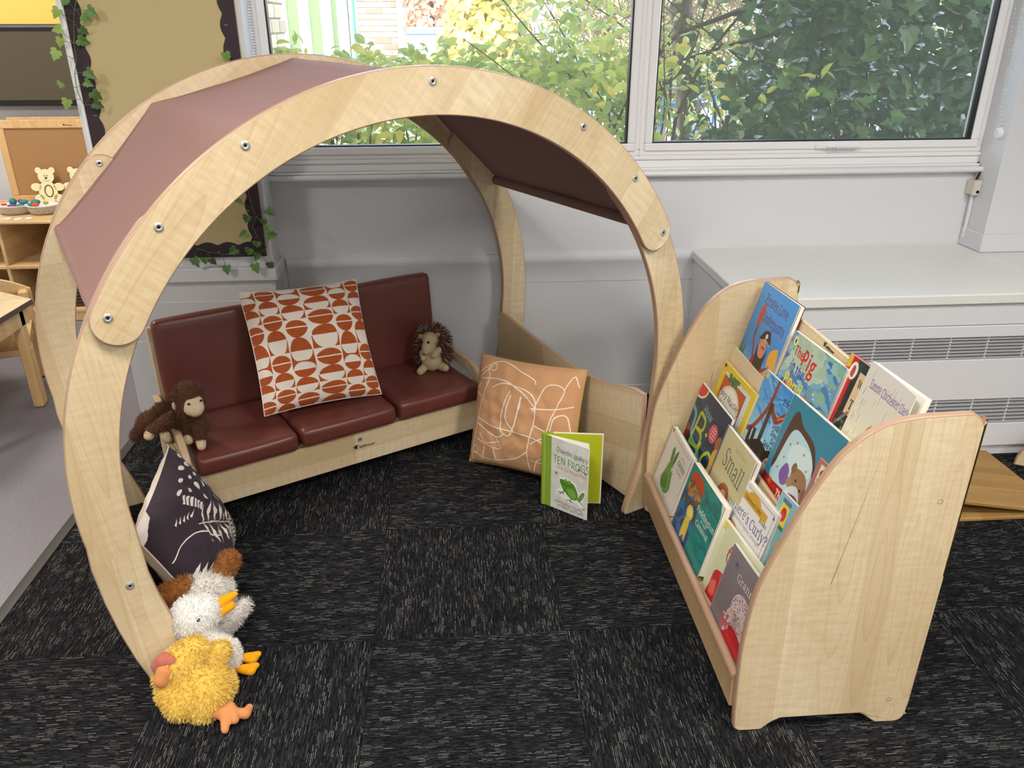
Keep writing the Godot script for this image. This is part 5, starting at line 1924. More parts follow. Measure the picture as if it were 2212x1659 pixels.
	for i in 5: c.poly([24 + i * 4, 22 + i * 2.2, 31 + i * 4, 21 + i * 2.6, 24 + i * 4, 24 + i * 2.2], l)
	c.poly([0, 0, 30, 0, 18, 3, 8, 6, 3, 10, 0, 14], l)
	var Aa := Vector3(-0.60, 0.335, 0.0)
	var Bb := Vector3(-0.47, 0.025, 0.05)
	var Dd := Vector3(-0.571, 0.30, 0.386)
	cushion("black cushion with cream leaf print propped inside the left arch leg", (Bb + Dd) * 0.5 + Vector3(0.0, 0.005, 0), Aa - Dd, Aa - Bb, 0.40, 0.35, 0.15, 5, c, mat(hex("e9ddd2"), 0.85, 0.2))

# ---------------------------------------------------------------- picture books
func book(label: String, row: int, off: float, zl: float, w: float, top: float, tilt: float, cv: Canvas, thick := 0.008, spine := "e9e4da", flare := 0.0) -> void:
	var base: Vector2 = ROWS[row]
	var up := Vector2(LEAN, 1).normalized()
	var shelf: float = base.y + (SHELF[row] - base.y) / up.y
	var h := top - shelf - 0.002
	var t := thing("picture_book", label, "book", Vector3.ZERO, 0.0, "picture books in the bookcase")
	var bs := Basis(Vector3(0, 0, 1), Vector3(up.x, up.y, 0), Vector3(-up.y, up.x, 0))
	var p := Vector3(base.x, base.y, 0) + Vector3(up.x, up.y, 0) * (shelf + 0.002 - base.y) + Vector3(-up.y, up.x, 0) * off + Vector3(0, 0, zl)
	# small turn in the cover's own plane, about the lower left corner
	t.transform = Transform3D(bs * Basis(Vector3(0, 0, 1), tilt), p)
	var cm := cv.material(0.28)
	var edge := mat(hex(spine), 0.5)
	var page := mat(hex("efe9dc"), 0.85, 0.2)
	# front cover: a gently bowed sheet
	var bow := func(a: float, d: float, z: float) -> Vector3:
		return Vector3(a * w, d * h, z + flare * a * a * (0.3 + 0.7 * d) + 0.0015 * sin(a * PI) * sin(d * 2.0))
	var f := MB.new()
	sheet(f, 10, 6, func(a: float, d: float) -> Vector3: return bow.call(a, d, 0.0))
	var bk := MB.new()
	sheet(bk, 10, 6, func(a: float, d: float) -> Vector3: return bow.call(a, d, -0.0012), true)
	for q in [[0.0, 1.0, 1.0, 1.0], [1.0, 0.0, 1.0, 1.0], [1.0, 1.0, 0.0, 1.0]]:
		pass
	var rim := MB.new()
	for i in 10:
		for d in [0.0, 1.0]:
			var a0 := i / 10.0
			var a1 := (i + 1) / 10.0
			var P: Array = [bow.call(a0, d, 0.0), bow.call(a1, d, 0.0), bow.call(a1, d, -0.0012), bow.call(a0, d, -0.0012)]
			if d > 0.5: rim.flat(P[1], P[0], P[3], P[2])
			else: rim.flat(P[0], P[1], P[2], P[3])
	for i in 6:
		var d0 := i / 6.0
		var d1 := (i + 1) / 6.0
		rim.flat(bow.call(1.0, d0, -0.0012), bow.call(1.0, d1, -0.0012), bow.call(1.0, d1, 0.0), bow.call(1.0, d0, 0.0))
	part("front_cover", mesh_of([[f, cm], [bk, page], [rim, mat(hex("f3efe6"), 0.6)]]), t)
	var pg := MB.new()
	box(pg, Vector3(0.001, 0.002, -thick + 0.001), Vector3(w - 0.002, h - 0.002, -0.0016), 0.0004)
	part("pages", mesh_of([[pg, page]]), t)
	var bc := MB.new()
	box(bc, Vector3(0, 0, -thick - 0.0004), Vector3(w, h, -thick + 0.0008), 0.0004)
	part("back_cover", mesh_of([[bc, edge]]), t)
	var sp := MB.new()
	box(sp, Vector3(-0.0012, 0, -thick - 0.0004), Vector3(0.0004, h, 0.0), 0.0004)
	part("spine", mesh_of([[sp, edge]]), t)

func books() -> void:
	var c: Canvas
	# ------ back row
	c = canvas(1.16, "3f93d8")
	c.wash(hex("4f9fe0"), hex("3a86cc"), 0, 70); c.wash(hex("3a86cc"), hex("9cc4e6"), 70, 116)
	c.text("Pirates Love", 52, 16, 11, hex("4a1f58"), 0.02, 0.6, "Droid Serif", false, 0.72)
	c.text("Underpants", 58, 34, 11, hex("4a1f58"), 0.02, 0.6, "Droid Serif", false, 0.72)
	c.poly([0, 84, 5, 66, 8, 84, 14, 70, 14, 92, 22, 84, 18, 104, 0, 108], hex("35684a"))
	c.blob([14, 104, 30, 98, 60, 100, 74, 116, 10, 118], hex("1d6f78"))
	c.blob([40, 78, 54, 74, 70, 82, 74, 104, 60, 112, 42, 108, 36, 92], hex("8c2f2a"))
	c.blob([50, 82, 60, 80, 64, 96, 54, 100], hex("e8e4e4"))
	c.ell(54, 66, 10, 12, hex("d98a70")); c.blob([42, 62, 46, 86, 58, 92, 68, 84, 68, 62, 62, 74, 50, 74], hex("23201f"))
	c.blob([40, 58, 48, 46, 62, 44, 70, 56, 56, 54], hex("23201f")); c.line([42, 58, 56, 54, 70, 57], 1.4, hex("c9a24a")); c.ell(56, 50, 3.0, 2.8, hex("e8e4dc")); c.line([52, 54, 60, 55], 0.8, hex("e8e4dc"))
	c.line([52, 63, 60, 64], 1.6, hex("23201f")); c.line([40, 80, 26, 60, 24, 34], 3.4, hex("8c2f2a")); c.line([24, 58, 26, 34], 2.2, hex("4a3c30"))
	c.blob([18, 30, 24, 20, 30, 28, 28, 44, 20, 46], hex("c9463c"))
	c.line([70, 86, 82, 80], 4, hex("8c2f2a")); c.blob([76, 62, 92, 54, 98, 76, 88, 82, 84, 74, 78, 78], hex("e3a63a")); c.blob([78, 84, 86, 80, 88, 96, 80, 98], hex("e3a63a"))
	c.blob([44, 98, 60, 94, 66, 112, 40, 114], hex("23201f")); c.line([46, 100, 52, 112], 1, hex("c9a24a"))
	book("blue pirate picture book at the far end of the top row", 0, 0.020, -0.002, 0.25, 0.780, 0.035, c, 0.012, "7a1f28", 0.004)
	c = canvas(0.85, "6f9fb8")
	c.dabs(160, 0, 0, 100, 85, [hex("4f86b8"), hex("7fb0c4"), hex("8ab59a"), hex("3f74aa"), hex("9cc4c0")], 12, 4, 5)
	c.dabs(60, 10, 0, 70, 30, [hex("a9c4a8"), hex("b9ceb4")], 10, 5, 6)
	c.dabs(70, 0, 20, 100, 85, [hex("dfeaf0"), hex("cfe2ee")], 1.6, 0.7, 8)
	c.blob([12, 64, 18, 46, 30, 44, 34, 60, 46, 48, 64, 44, 78, 54, 80, 74, 62, 84, 40, 84, 22, 80], hex("d98a4e"))
	c.blob([14, 62, 8, 48, 20, 50], hex("d98a4e")); c.line([78, 58, 92, 50], 6, hex("d98a4e")); c.line([78, 72, 94, 68], 6, hex("d98a4e")); c.ell(93, 49, 3, 2.4, hex("f0e2d0")); c.ell(96, 67, 3, 2.4, hex("f0e2d0"))
	c.curve([76, 52, 82, 44, 86, 48], 0.8, hex("6a4a38")); c.curve([44, 50, 36, 66, 40, 82], 0.7, hex("b06a3a")); c.dabs(26, 44, 52, 76, 78, [hex("e8a870")], 1.2, 1, 3)
	c.text("The", 22, 15, 9, hex("d0312e"), -0.04, 0.5, "Droid Sans", true, 0.9); c.text("Pig", 43, 17, 15, hex("d0312e"), 0.0, 0.8, "Droid Sans", true, 0.9)
	c.text("in the", 29, 29, 8.5, hex("3a4ab0"), 0.02, 0.8, "Droid Sans", true, 0.9); c.text("Pond", 31, 43, 12, hex("f0d23a"), 0.02, 1.0, "Droid Sans", true, 0.95)
	c.ell(8, 8, 4, 4, hex("efe7a8")); c.ell(8, 8, 1.4, 2.4, hex("332b2b"))
	book("blue picture book with an orange pig beneath the maker's mark", 0, 0.016, 0.264, 0.288, 0.728, 0.045, c, 0.010, "e8e4da", 0.003)
	c = canvas(1.2, "2f3a34")
	c.dabs(160, 0, 0, 100, 120, [hex("2f4a38"), hex("3b3438"), hex("4a3f38"), hex("28342e")], 9, 4, 15)
	c.poly([0, 0, 20, 0, 20, 120, 0, 120], hex("c4242c")); c.poly([0, 0, 8, 0, 8, 12, 0, 14], hex("d8b83a")); c.ell(17, 13, 8, 9, hex("f1e9dc")); c.blob([13, 17, 15, 8, 20, 10, 19, 19], hex("b8463c"))
	c.poly([30, 10, 98, 10, 98, 52, 30, 52], hex("e6c49a"))
	c.text("WHERE'S", 34, 20, 8.0, hex("2d4a34"), 0.0, 0.3, "Droid Serif", true, 0.85, true); c.text("MY", 42, 30, 8.0, hex("2d4a34"), 0.0, 0.3, "Droid Serif", true, 1.0, true); c.text("TEDDY", 34, 41, 9.5, hex("2d4a34"), 0.0, 0.4, "Droid Serif", true, 0.95, true)
	c.text("Jez Alborough", 60, 48, 4.4, hex("b06a3a"), 0, 0, "Droid Serif")
	c.line([20, 70, 38, 50], 3.5, hex("8a7a68")); c.dabs(30, 20, 56, 44, 92, [hex("a89880"), hex("6f6252")], 2.2, 1.2, 19); c.poly([44, 70, 90, 80, 96, 120, 40, 120], hex("4b443f"))
	book("dark green picture book with a red spine band behind the rainy day book", 0, 0.008, 0.520, 0.215, 0.772, 0.03, c, 0.009, "c4242c")
	c = canvas(1.1, "ece6c8")
	c.wash(hex("dcd6d0"), hex("efe9c6"), 0, 60)
	var r := RandomNumberGenerator.new(); r.seed = 12
	for i in 90:
		var x := r.randf_range(4, 98)
		var y := r.randf_range(4, 106)
		c.line([x, y, x - 0.8, y + r.randf_range(4, 8)], 0.5, hex("8f8a80"))
	c.text("Emma Chichester Clark", 56, 15, 6.8, hex("4a3a8a"), 0.0, 0.3, "Droid Serif", false, 0.80)
	c.blob([30, 62, 46, 52, 60, 54, 74, 68, 52, 72], hex("e8c02c")); c.blob([40, 62, 42, 44, 58, 42, 64, 58], hex("e8902c")); c.line([40, 58, 64, 57], 3, hex("2f6fb0"))
	c.blob([44, 66, 62, 62, 66, 80, 50, 84], hex("e2a890")); c.blob([40, 64, 50, 62, 46, 82, 36, 80], hex("2a2530")); c.blob([22, 84, 34, 62, 42, 74, 40, 96, 26, 100], hex("e0812e")); c.curve([18, 66, 12, 84, 20, 100], 2.4, hex("2f5fb8")); c.blob([36, 82, 62, 82, 66, 108, 34, 108], hex("2f6fb0"))
	book("cream rainy day picture book at the near end of the top row", 0, 0.022, 0.630, 0.206, 0.793, 0.035, c, 0.012, "e8e2d0", 0.022)
	# ------ second row
	c = canvas(1.05, "e8c92c")
	for i in 14:
		c.line([i * 8 - 8, 0, i * 8 + 6, 14], 0.6, hex("d6b41f")); c.line([i * 8 + 6, 0, i * 8 - 8, 14], 0.6, hex("d6b41f"))
	c.poly([12, 10, 90, 10, 90, 100, 12, 100], hex("cfdde0")); c.poly([12, 16, 80, 16, 80, 100, 12, 100], hex("c0562c"))
	c.ell(46, 56, 32, 34, hex("e6d6bc")); c.ell(46, 56, 27, 30, hex("f3eee2"))
	c.dabs(24, 26, 9, 52, 20, [hex("4f7a44"), hex("3f6a3a")], 5, 3, 4)
	c.text("Hairy Maclary", 46, 42, 9.5, hex("2b2626"), 0.05, 1.0, "Droid Sans", false, 0.82); c.text("from Donaldson's Dairy", 48, 56, 4.6, hex("2b2626"), 0.05, 0.6, "Droid Sans", false, 0.9)
	c.curve([20, 46, 14, 54, 22, 58, 24, 52], 0.9, hex("2b2626")); c.curve([70, 58, 76, 66, 68, 70], 0.9, hex("2b2626"))
	c.dabs(26, 52, 68, 66, 90, [hex("2b2626"), hex("3b3434")], 2.6, 2.0, 21); c.ell(5, 5, 3, 3, hex("2b2626"))
	book("yellow bordered picture book at the far end of the second row", 1, 0.018, -0.004, 0.258, 0.536, 0.025, c, 0.007, "e2cc3c")
	c = canvas(1.12, "58a8d8")
	c.wash(hex("3f8fd0"), hex("8fcbe8"), 0, 62); c.wash(hex("b8dcec"), hex("e9edf2"), 62, 112)
	c.dabs(70, 0, 0, 100, 46, [hex("4f9cd8"), hex("6fb6e2"), hex("3c86c8")], 16, 1.4, 31)
	c.curve([36, 0, 34, 30, 16, 62, 0, 68], 6, hex("9c3f2c")); c.curve([34, 24, 58, 36, 76, 24, 100, 36], 7, hex("9c3f2c")); c.curve([60, 34, 78, 26, 98, 38], 2, hex("d8903c"))
	c.text("Eric Carle", 76, 14, 6.5, hex("22324a"), 0, 0.2, "Droid Sans", true, 0.85)
	c.line([40, 24, 40, 70], 8, hex("4a3f30")); c.line([14, 62, 16, 86], 7, hex("4a3f30")); c.line([24, 60, 26, 84], 7, hex("4a3f30"))
	c.blob([12, 84, 24, 74, 44, 66, 66, 72, 84, 90, 76, 112, 20, 112], hex("463b2e")); c.blob([58, 74, 72, 66, 84, 78, 82, 96, 66, 92], hex("3a3027")); c.ell(72, 83, 8, 10, hex("e0a888"), 0.2); c.line([68, 78, 72, 80], 1.4, hex("3a2a28")); c.line([70, 88, 75, 86], 1, hex("3a2a28"))
	c.dabs(140, 20, 76, 64, 110, [hex("5d5038"), hex("6d6044"), hex("3a3027")], 0.7, 3.2, 17)
	c.poly([50, 38, 100, 44, 100, 66, 52, 66], hex("8fcdea"))
	for i in 4: c.text(["\"Slowly,", "Slowly,", "Slowly,\"", "Said the Sloth"][i], [66, 70, 76, 74][i], 42 + i * 7.5, 6.0, hex("22283a"), 0.02, 0.1, "Droid Sans", true, 0.82)
	c.ell(6, 5, 3, 3, hex("e8c84a"))
	book("sky blue picture book with a hanging sloth in the second row", 1, 0.010, 0.243, 0.25, 0.613, 0.05, c, 0.007, "e4e6ea", 0.002)
	c = canvas(1.1, "4a92a8")
	c.wash(hex("3f8aa0"), hex("4f9ab0"), 0, 110)
	c.blob([12, 22, 20, 10, 34, 18, 60, 24, 74, 40, 84, 62, 78, 62, 66, 40, 30, 30, 14, 66, 8, 66], hex("5a4438"))
	c.blob([14, 62, 22, 28, 44, 26, 66, 36, 78, 60, 84, 84, 40, 84, 12, 78], hex("bfe0e2")); c.ell(50, 46, 22, 14, hex("d6ecec"))
	for q in [[26, 40], [52, 38], [64, 48], [24, 54], [36, 34], [70, 62], [46, 50], [20, 66]]: c.star(q[0], q[1], 1.8, hex("c0504a"))
	c.blob([44, 60, 50, 52, 66, 52, 74, 64, 72, 80, 54, 82], hex("a37c58")); c.ell(46, 54, 4, 5, hex("8a6848"), 0.3); c.ell(73, 66, 4, 5, hex("8a6848")); c.ell(55, 62, 1.2, 1.6, hex("2a2020")); c.ell(66, 66, 1.2, 1.6, hex("2a2020"))
	c.blob([26, 68, 32, 56, 40, 60, 42, 72, 34, 76], hex("8a5ca8")); c.ell(46, 68, 5, 4.4, hex("b08a64"))
	c.blob([48, 72, 60, 66, 70, 74, 66, 82, 46, 82], hex("d8e8ea"))
	c.blob([0, 82, 20, 80, 44, 78, 64, 74, 84, 82, 100, 78, 100, 112, 0, 112], hex("b0241f")); c.blob([0, 92, 14, 88, 20, 112, 0, 112], hex("6a1a1c"))
	c.star(16, 82, 5, hex("d8602c"), 0.4); c.star(82, 90, 8, hex("e8902c"), 0.5); c.star(54, 92, 5, hex("d8702c"))
	c.text("There's No", 56, 87, 9.0, hex("f2e8cc"), 0.0, 0.5, "Droid Sans", true, 0.72); c.text("Such Thing", 46, 96, 9.0, hex("f2e8cc"), 0.0, 0.5, "Droid Sans", true, 0.72); c.text("MONSTERS", 44, 106, 10.5, hex("f2e8cc"), 0.0, 0.2, "Droid Sans", true, 0.95)
	c.blob([90, 84, 94, 62, 100, 62, 100, 100], hex("6a5040"))
	book("teal picture book with a sleepy bear under a red blanket", 1, 0.020, 0.440, 0.280, 0.629, 0.065, c, 0.010, "e9e6e0", 0.003)
	c = canvas(1.3, "a9cbd2")
	c.poly([0, 0, 38, 0, 38, 130, 0, 130], hex("b07c72")); c.poly([10, 5, 32, 5, 32, 30, 10, 30], hex("f1e6c4")); c.blob([14, 14, 22, 8, 28, 14, 24, 22, 16, 20], hex("a8443c"))
	for i in 3: c.line([12, 24 + i * 2.2, 30, 24 + i * 2.2], 0.8, hex("6a5a4a"))
	c.curve([62, 40, 54, 32, 66, 24, 76, 32, 70, 44], 1.4, hex("efe0a8")); c.text("e", 50, 52, 10, hex("8fae9a"), 0, 0, "Droid Serif"); c.curve([46, 80, 60, 100, 76, 90], 1, hex("d6c8d4"))
	book("pale blue picture book with dusky pink spine at second row's near end", 1, 0.030, 0.660, 0.165, 0.573, 0.06, c, 0.006, "b07c72")
	# ------ third row
	c = canvas(1.2, "24344c")
	c.dabs(60, 0, 0, 100, 120, [hex("1f2f46"), hex("2b3e58"), hex("203a55")], 12, 8, 2)
	c.ell(0, 0, 26, 20, hex("f1e2c4")); c.ell(0, 0, 23, 17, hex("d8343c"))
	c.curve([-4, 34, 14, 40, 20, 66, 50, 74, 66, 90, 68, 120], 6.5, hex("5aa6c0"))
	c.text("How", 44, 23, 11, hex("9cc4c8"), 0.06, 0.5, "Droid Sans", false, 0.9)
	for q in [[26, 30, 22, 76], [26, 30, 44, 34, 44, 48, 26, 52], [26, 52, 46, 54, 46, 70, 22, 76], [52, 60, 50, 84]]: c.curve(q, 4.6, hex("b5c936"))
	c.ell(58, 46, 2.8, 2.8, hex("b5c936")); c.curve([92, 66, 78, 60, 66, 74, 72, 90, 86, 82, 92, 66, 86, 104, 72, 114, 58, 106], 4.6, hex("b5c936"))
	c.text("Is Our", 24, 88, 9, hex("b8cdd0"), 0.06, 0.4, "Droid Sans", false, 0.85)
	c.ell(72, 36, 11, 12, hex("d8546a")); for i in 4: c.line([66, 30 + i * 4, 78, 30 + i * 4], 0.9, hex("f2dfe0"))
	c.ell(92, 40, 8, 10, hex("a8663e")); c.blob([86, 52, 100, 48, 100, 84, 90, 84], hex("d8a83c")); c.dabs(16, 0, 62, 12, 80, [hex("a8342c"), hex("7a2a2a")], 4, 4, 9)
	book("navy picture book with big lime letters in the third row", 2, 0.020, -0.012, 0.268, 0.465, 0.028, c, 0.008, "d9dde0")
	c = canvas(1.15, "cdc394")
	c.wash(hex("cfc69a"), hex("b8a878"), 0, 115)
	c.text("Sam Usher", 60, 12, 4.6, hex("a89058"), 0.02, 0.3, "Droid Serif"); c.text("Small", 54, 32, 22, hex("6d6c66"), 0.06, 0.6, "Droid Serif", false, 0.78)
	c.poly([0, 0, 4, 0, 4, 115, 0, 115], hex("5a5c80"))
	c.blob([36, 66, 46, 54, 62, 54, 70, 66, 66, 78, 44, 78], hex("9a5c34")); c.ell(54, 72, 11, 12, hex("e0b08c")); c.ell(50, 70, 1.2, 1.4, hex("3a2a28")); c.ell(58, 72, 1.2, 1.4, hex("3a2a28"))
	c.blob([18, 112, 24, 86, 42, 82, 60, 88, 66, 115], hex("3f5878")); c.blob([44, 94, 62, 86, 66, 104, 50, 108], hex("9a6a44"))
	book("beige picture book of a small child beside the navy book", 2, 0.029, 0.264, 0.225, 0.459, 0.043, c, 0.012, "5a5c80", 0.006)
	c = canvas(1.05, "ece9e4")
	c.line([5, 5, 95, 5, 95, 100, 5, 100, 5, 5], 0.6, hex("3a3a58"))
	c.poly([16, 12, 84, 12, 84, 22, 16, 22], hex("d8a83c")); c.ell(50, 12, 16, 7, hex("d8a83c")); c.text("Farmyard Tales", 50, 17, 4.6, hex("5a4420"), 0, 0, "Droid Serif", true, 0.8); c.text("Books", 80, 24, 5, hex("5a4420"), 0, 0, "Droid Serif", true, 0.8)
	c.text("Where's Curly?", 50, 37, 12, hex("3a3f8a"), 0, 0.2, "Droid Serif", false, 0.80); c.text("Illustrated by Stephen Cartwright", 50, 48, 4.2, hex("6a6a78"), 0, 0, "Droid Serif", false, 0.82)
	c.blob([10, 74, 14, 58, 30, 56, 40, 64, 58, 62, 72, 68, 90, 66, 88, 90, 70, 92, 50, 88, 24, 92], hex("d09a5e")); c.curve([44, 64, 40, 78, 46, 88], 0.8, hex("7a5030")); c.curve([70, 68, 66, 80, 70, 90], 0.8, hex("7a5030")); c.ell(32, 72, 1.1, 1.1, hex("3a2a20")); c.ell(40, 74, 1.1, 1.1, hex("3a2a20")); c.ell(26, 66, 3, 5, hex("a8703c"), 0.4)
	c.dabs(10, 20, 88, 60, 98, [hex("c04a3c"), hex("5a7a44")], 2, 1.4, 6)
	c.star(95, 8, 3, hex("4a6ab0")); c.star(6, 6, 2, hex("d8903c"))
	book("white bordered picture book with tan puppies in the third row", 2, 0.032, 0.440, 0.232, 0.413, 0.075, c, 0.012, "d9d2c4")
	c = canvas(1.35, "8fc2d0")
	c.wash(hex("8fc6d6"), hex("4f8c98"), 0, 135)
	c.poly([10, 8, 32, 8, 32, 36, 10, 36], hex("e8d24a")); c.poly([10, 4, 32, 4, 32, 9, 10, 9], hex("5a7a9a")); c.ell(21, 21, 7, 8, hex("c4282c")); c.poly([10, 33, 32, 33, 32, 38, 10, 38], hex("3f7a44"))
	var tc := ["c4406a", "e0a03c", "b83a8a", "3f9a5c"]
	for i in 4: c.text("tome"[i], 12 + i * 20, 52 + i * 2, 13, hex(tc[i]), 0, 0, "Droid Sans", true)
	c.dabs(40, 0, 90, 80, 130, [hex("5f9a98"), hex("3f7a80"), hex("cfe0d8")], 5, 8, 12)
	book("small turquoise book with a red apple badge behind the near end panel", 2, 0.020, 0.636, 0.19, 0.473, 0.10, c, 0.006, "dfe6e6")
	# ------ front row
	c = canvas(1.25, "e3ddd2")
	c.line([8, 9, 94, 9], 0.8, hex("d8604a")); c.ell(7, 7, 2.6, 3.4, hex("2b2626"))
	c.blob([36, 56, 30, 34, 36, 24, 42, 36, 42, 56], hex("4f7a3c")); c.blob([44, 56, 46, 32, 54, 22, 54, 40, 50, 56], hex("4f7a3c"))
	c.blob([34, 58, 44, 50, 54, 58, 60, 74, 66, 96, 54, 112, 30, 110, 24, 94, 30, 72], hex("6a9a48")); c.blob([30, 84, 46, 80, 52, 100, 36, 108, 26, 98], hex("4f8238")); c.ell(52, 62, 3, 4.4, hex("f4f2ea")); c.ell(59, 64, 3, 4.4, hex("f4f2ea")); c.ell(53, 63, 1.2, 2, hex("222222")); c.ell(59.5, 65, 1.2, 2, hex("222222"))
	c.text("LITTLE", 78, 24, 7, hex("c8503c"), 0.02, 0.3, "Droid Sans", false, 0.72); c.text("GREEN", 78, 37, 10, hex("4a7a3c"), 0.02, 0.3, "Droid Sans", true, 0.72); c.text("DONKEY", 78, 50, 7, hex("c8503c"), 0.02, 0.3, "Droid Sans", false, 0.72)
	c.curve([54, 112, 58, 120, 62, 114], 0.8, hex("3a3a30")); c.curve([24, 96, 18, 102], 1, hex("3a3a30"))
	book("white picture book with a green long eared creature at front row's far end", 3, 0.014, -0.028, 0.215, 0.322, 0.0, c, 0.014, "6f8a5c", 0.004)
	c = canvas(1.12, "2a8078")
	c.dabs(60, 40, 0, 100, 112, [hex("2a857c"), hex("257870"), hex("2f8c84")], 14, 6, 3)
	c.dabs(110, 0, 34, 46, 112, [hex("34558c"), hex("2c4676"), hex("446aa4"), hex("5a4a3c")], 7, 8, 41); c.blob([6, 20, 18, 6, 40, 8, 50, 22, 34, 26], hex("c4402e")); c.dabs(40, 10, 24, 44, 42, [hex("9a6f42"), hex("b0845a"), hex("7d5632")], 6, 5, 44)
	for i in 16:
		var a := TAU * i / 16.0
		c.ell(34 + 7 * cos(a), 62 + 8 * sin(a), 3, 3, hex("e4cc50"))
	c.ell(34, 62, 7, 8, hex("f0de7a")); c.blob([28, 72, 40, 72, 42, 104, 36, 98, 28, 106], hex("e0c648"))
	c.text("Michael Bond", 78, 22, 6.4, hex("1d3c3a"), 0.0, 0, "Droid Serif", false, 0.74); c.text("Paddington", 72, 42, 8.6, hex("eef2ea"), 0.0, 0, "Droid Serif", false, 0.78); c.text("at the", 72, 51, 4.4, hex("dfe8e0"), 0, 0, "Droid Serif"); c.text("Carnival", 72, 60, 8.2, hex("eef2ea"), 0.0, 0, "Droid Serif", false, 0.78)
	c.text("illustrated", 74, 80, 3.6, hex("1d4c48"), 0, 0, "Droid Serif")
	c.blob([94, 0, 100, 0, 100, 14], hex("cfd6d2"))
	book("teal picture book with a yellow rosette in the front row", 3, 0.024, 0.233, 0.262, 0.331, 0.062, c, 0.018, "d4cfc6", 0.004)
	c = canvas(1.15, "dcdcb4")
	c.wash(hex("dfe0b8"), hex("cdd0a8"), 0, 115)
	c.poly([0, 2, 8, 2, 8, 14, 0, 14], hex("e4c43a"))
	c.curve([34, 20, 30, 40, 40, 50], 2.4, hex("c4406a")); c.line([28, 30, 44, 28], 2.2, hex("c4406a")); c.curve([48, 24, 48, 52, 54, 40, 60, 52], 2.2, hex("c4406a")); c.curve([68, 38, 68, 52], 2.2, hex("c4406a"))
	c.blob([14, 96, 16, 74, 30, 66, 48, 68, 56, 80, 54, 110, 30, 115, 12, 115], hex("c8303c")); c.blob([16, 92, 26, 84, 30, 104, 18, 108], hex("dd6a5a")); c.curve([30, 68, 36, 80, 48, 84], 1, hex("e8a84a")); c.ell(54, 92, 5, 5, hex("f0e8d0"))
	book("pale lime picture book with red round shape in the front row", 3, 0.012, 0.505, 0.235, 0.318, 0.10, c, 0.008, "e9e6d4")
	c = canvas(1.35, "857a7c")
	c.wash(hex("8a8082"), hex("75696c"), 0, 135)
	for i in 6: c.line([24, 22, 24 + 6 * cos(i * PI / 3), 22 + 6 * sin(i * PI / 3)], 1.4, hex("4a4a80"))
	c.text("Granny", 34, 34, 13, hex("d8cfc8"), 0.0, 0.4, "Droid Serif", false, 0.85, true)
	c.ell(66, 74, 24, 26, hex("cbb8b4")); c.ell(64, 100, 26, 18, hex("c2a8a0"), 0.4); c.dabs(120, 44, 52, 88, 104, [hex("b04a58"), hex("5a5a88"), hex("e2d6d0"), hex("7a5a68")], 1.4, 1.2, 51)
	for i in 7: c.curve([54 + i * 2, 84, 60 + i * 2, 98, 58 + i * 2, 112], 0.7, hex("7d6a66"))
	c.blob([50, 110, 70, 104, 90, 112, 96, 135, 46, 135], hex("b8202c")); c.dabs(40, 34, 98, 54, 124, [hex("cbb0a8"), hex("b05a60")], 3, 4, 55)
	book("grey mauve picture book with a floral figure nearest in the front row", 3, 0.027, 0.612, 0.20, 0.318, 0.10, c, 0.008, "d6d8d0", 0.003)
	frog_book()

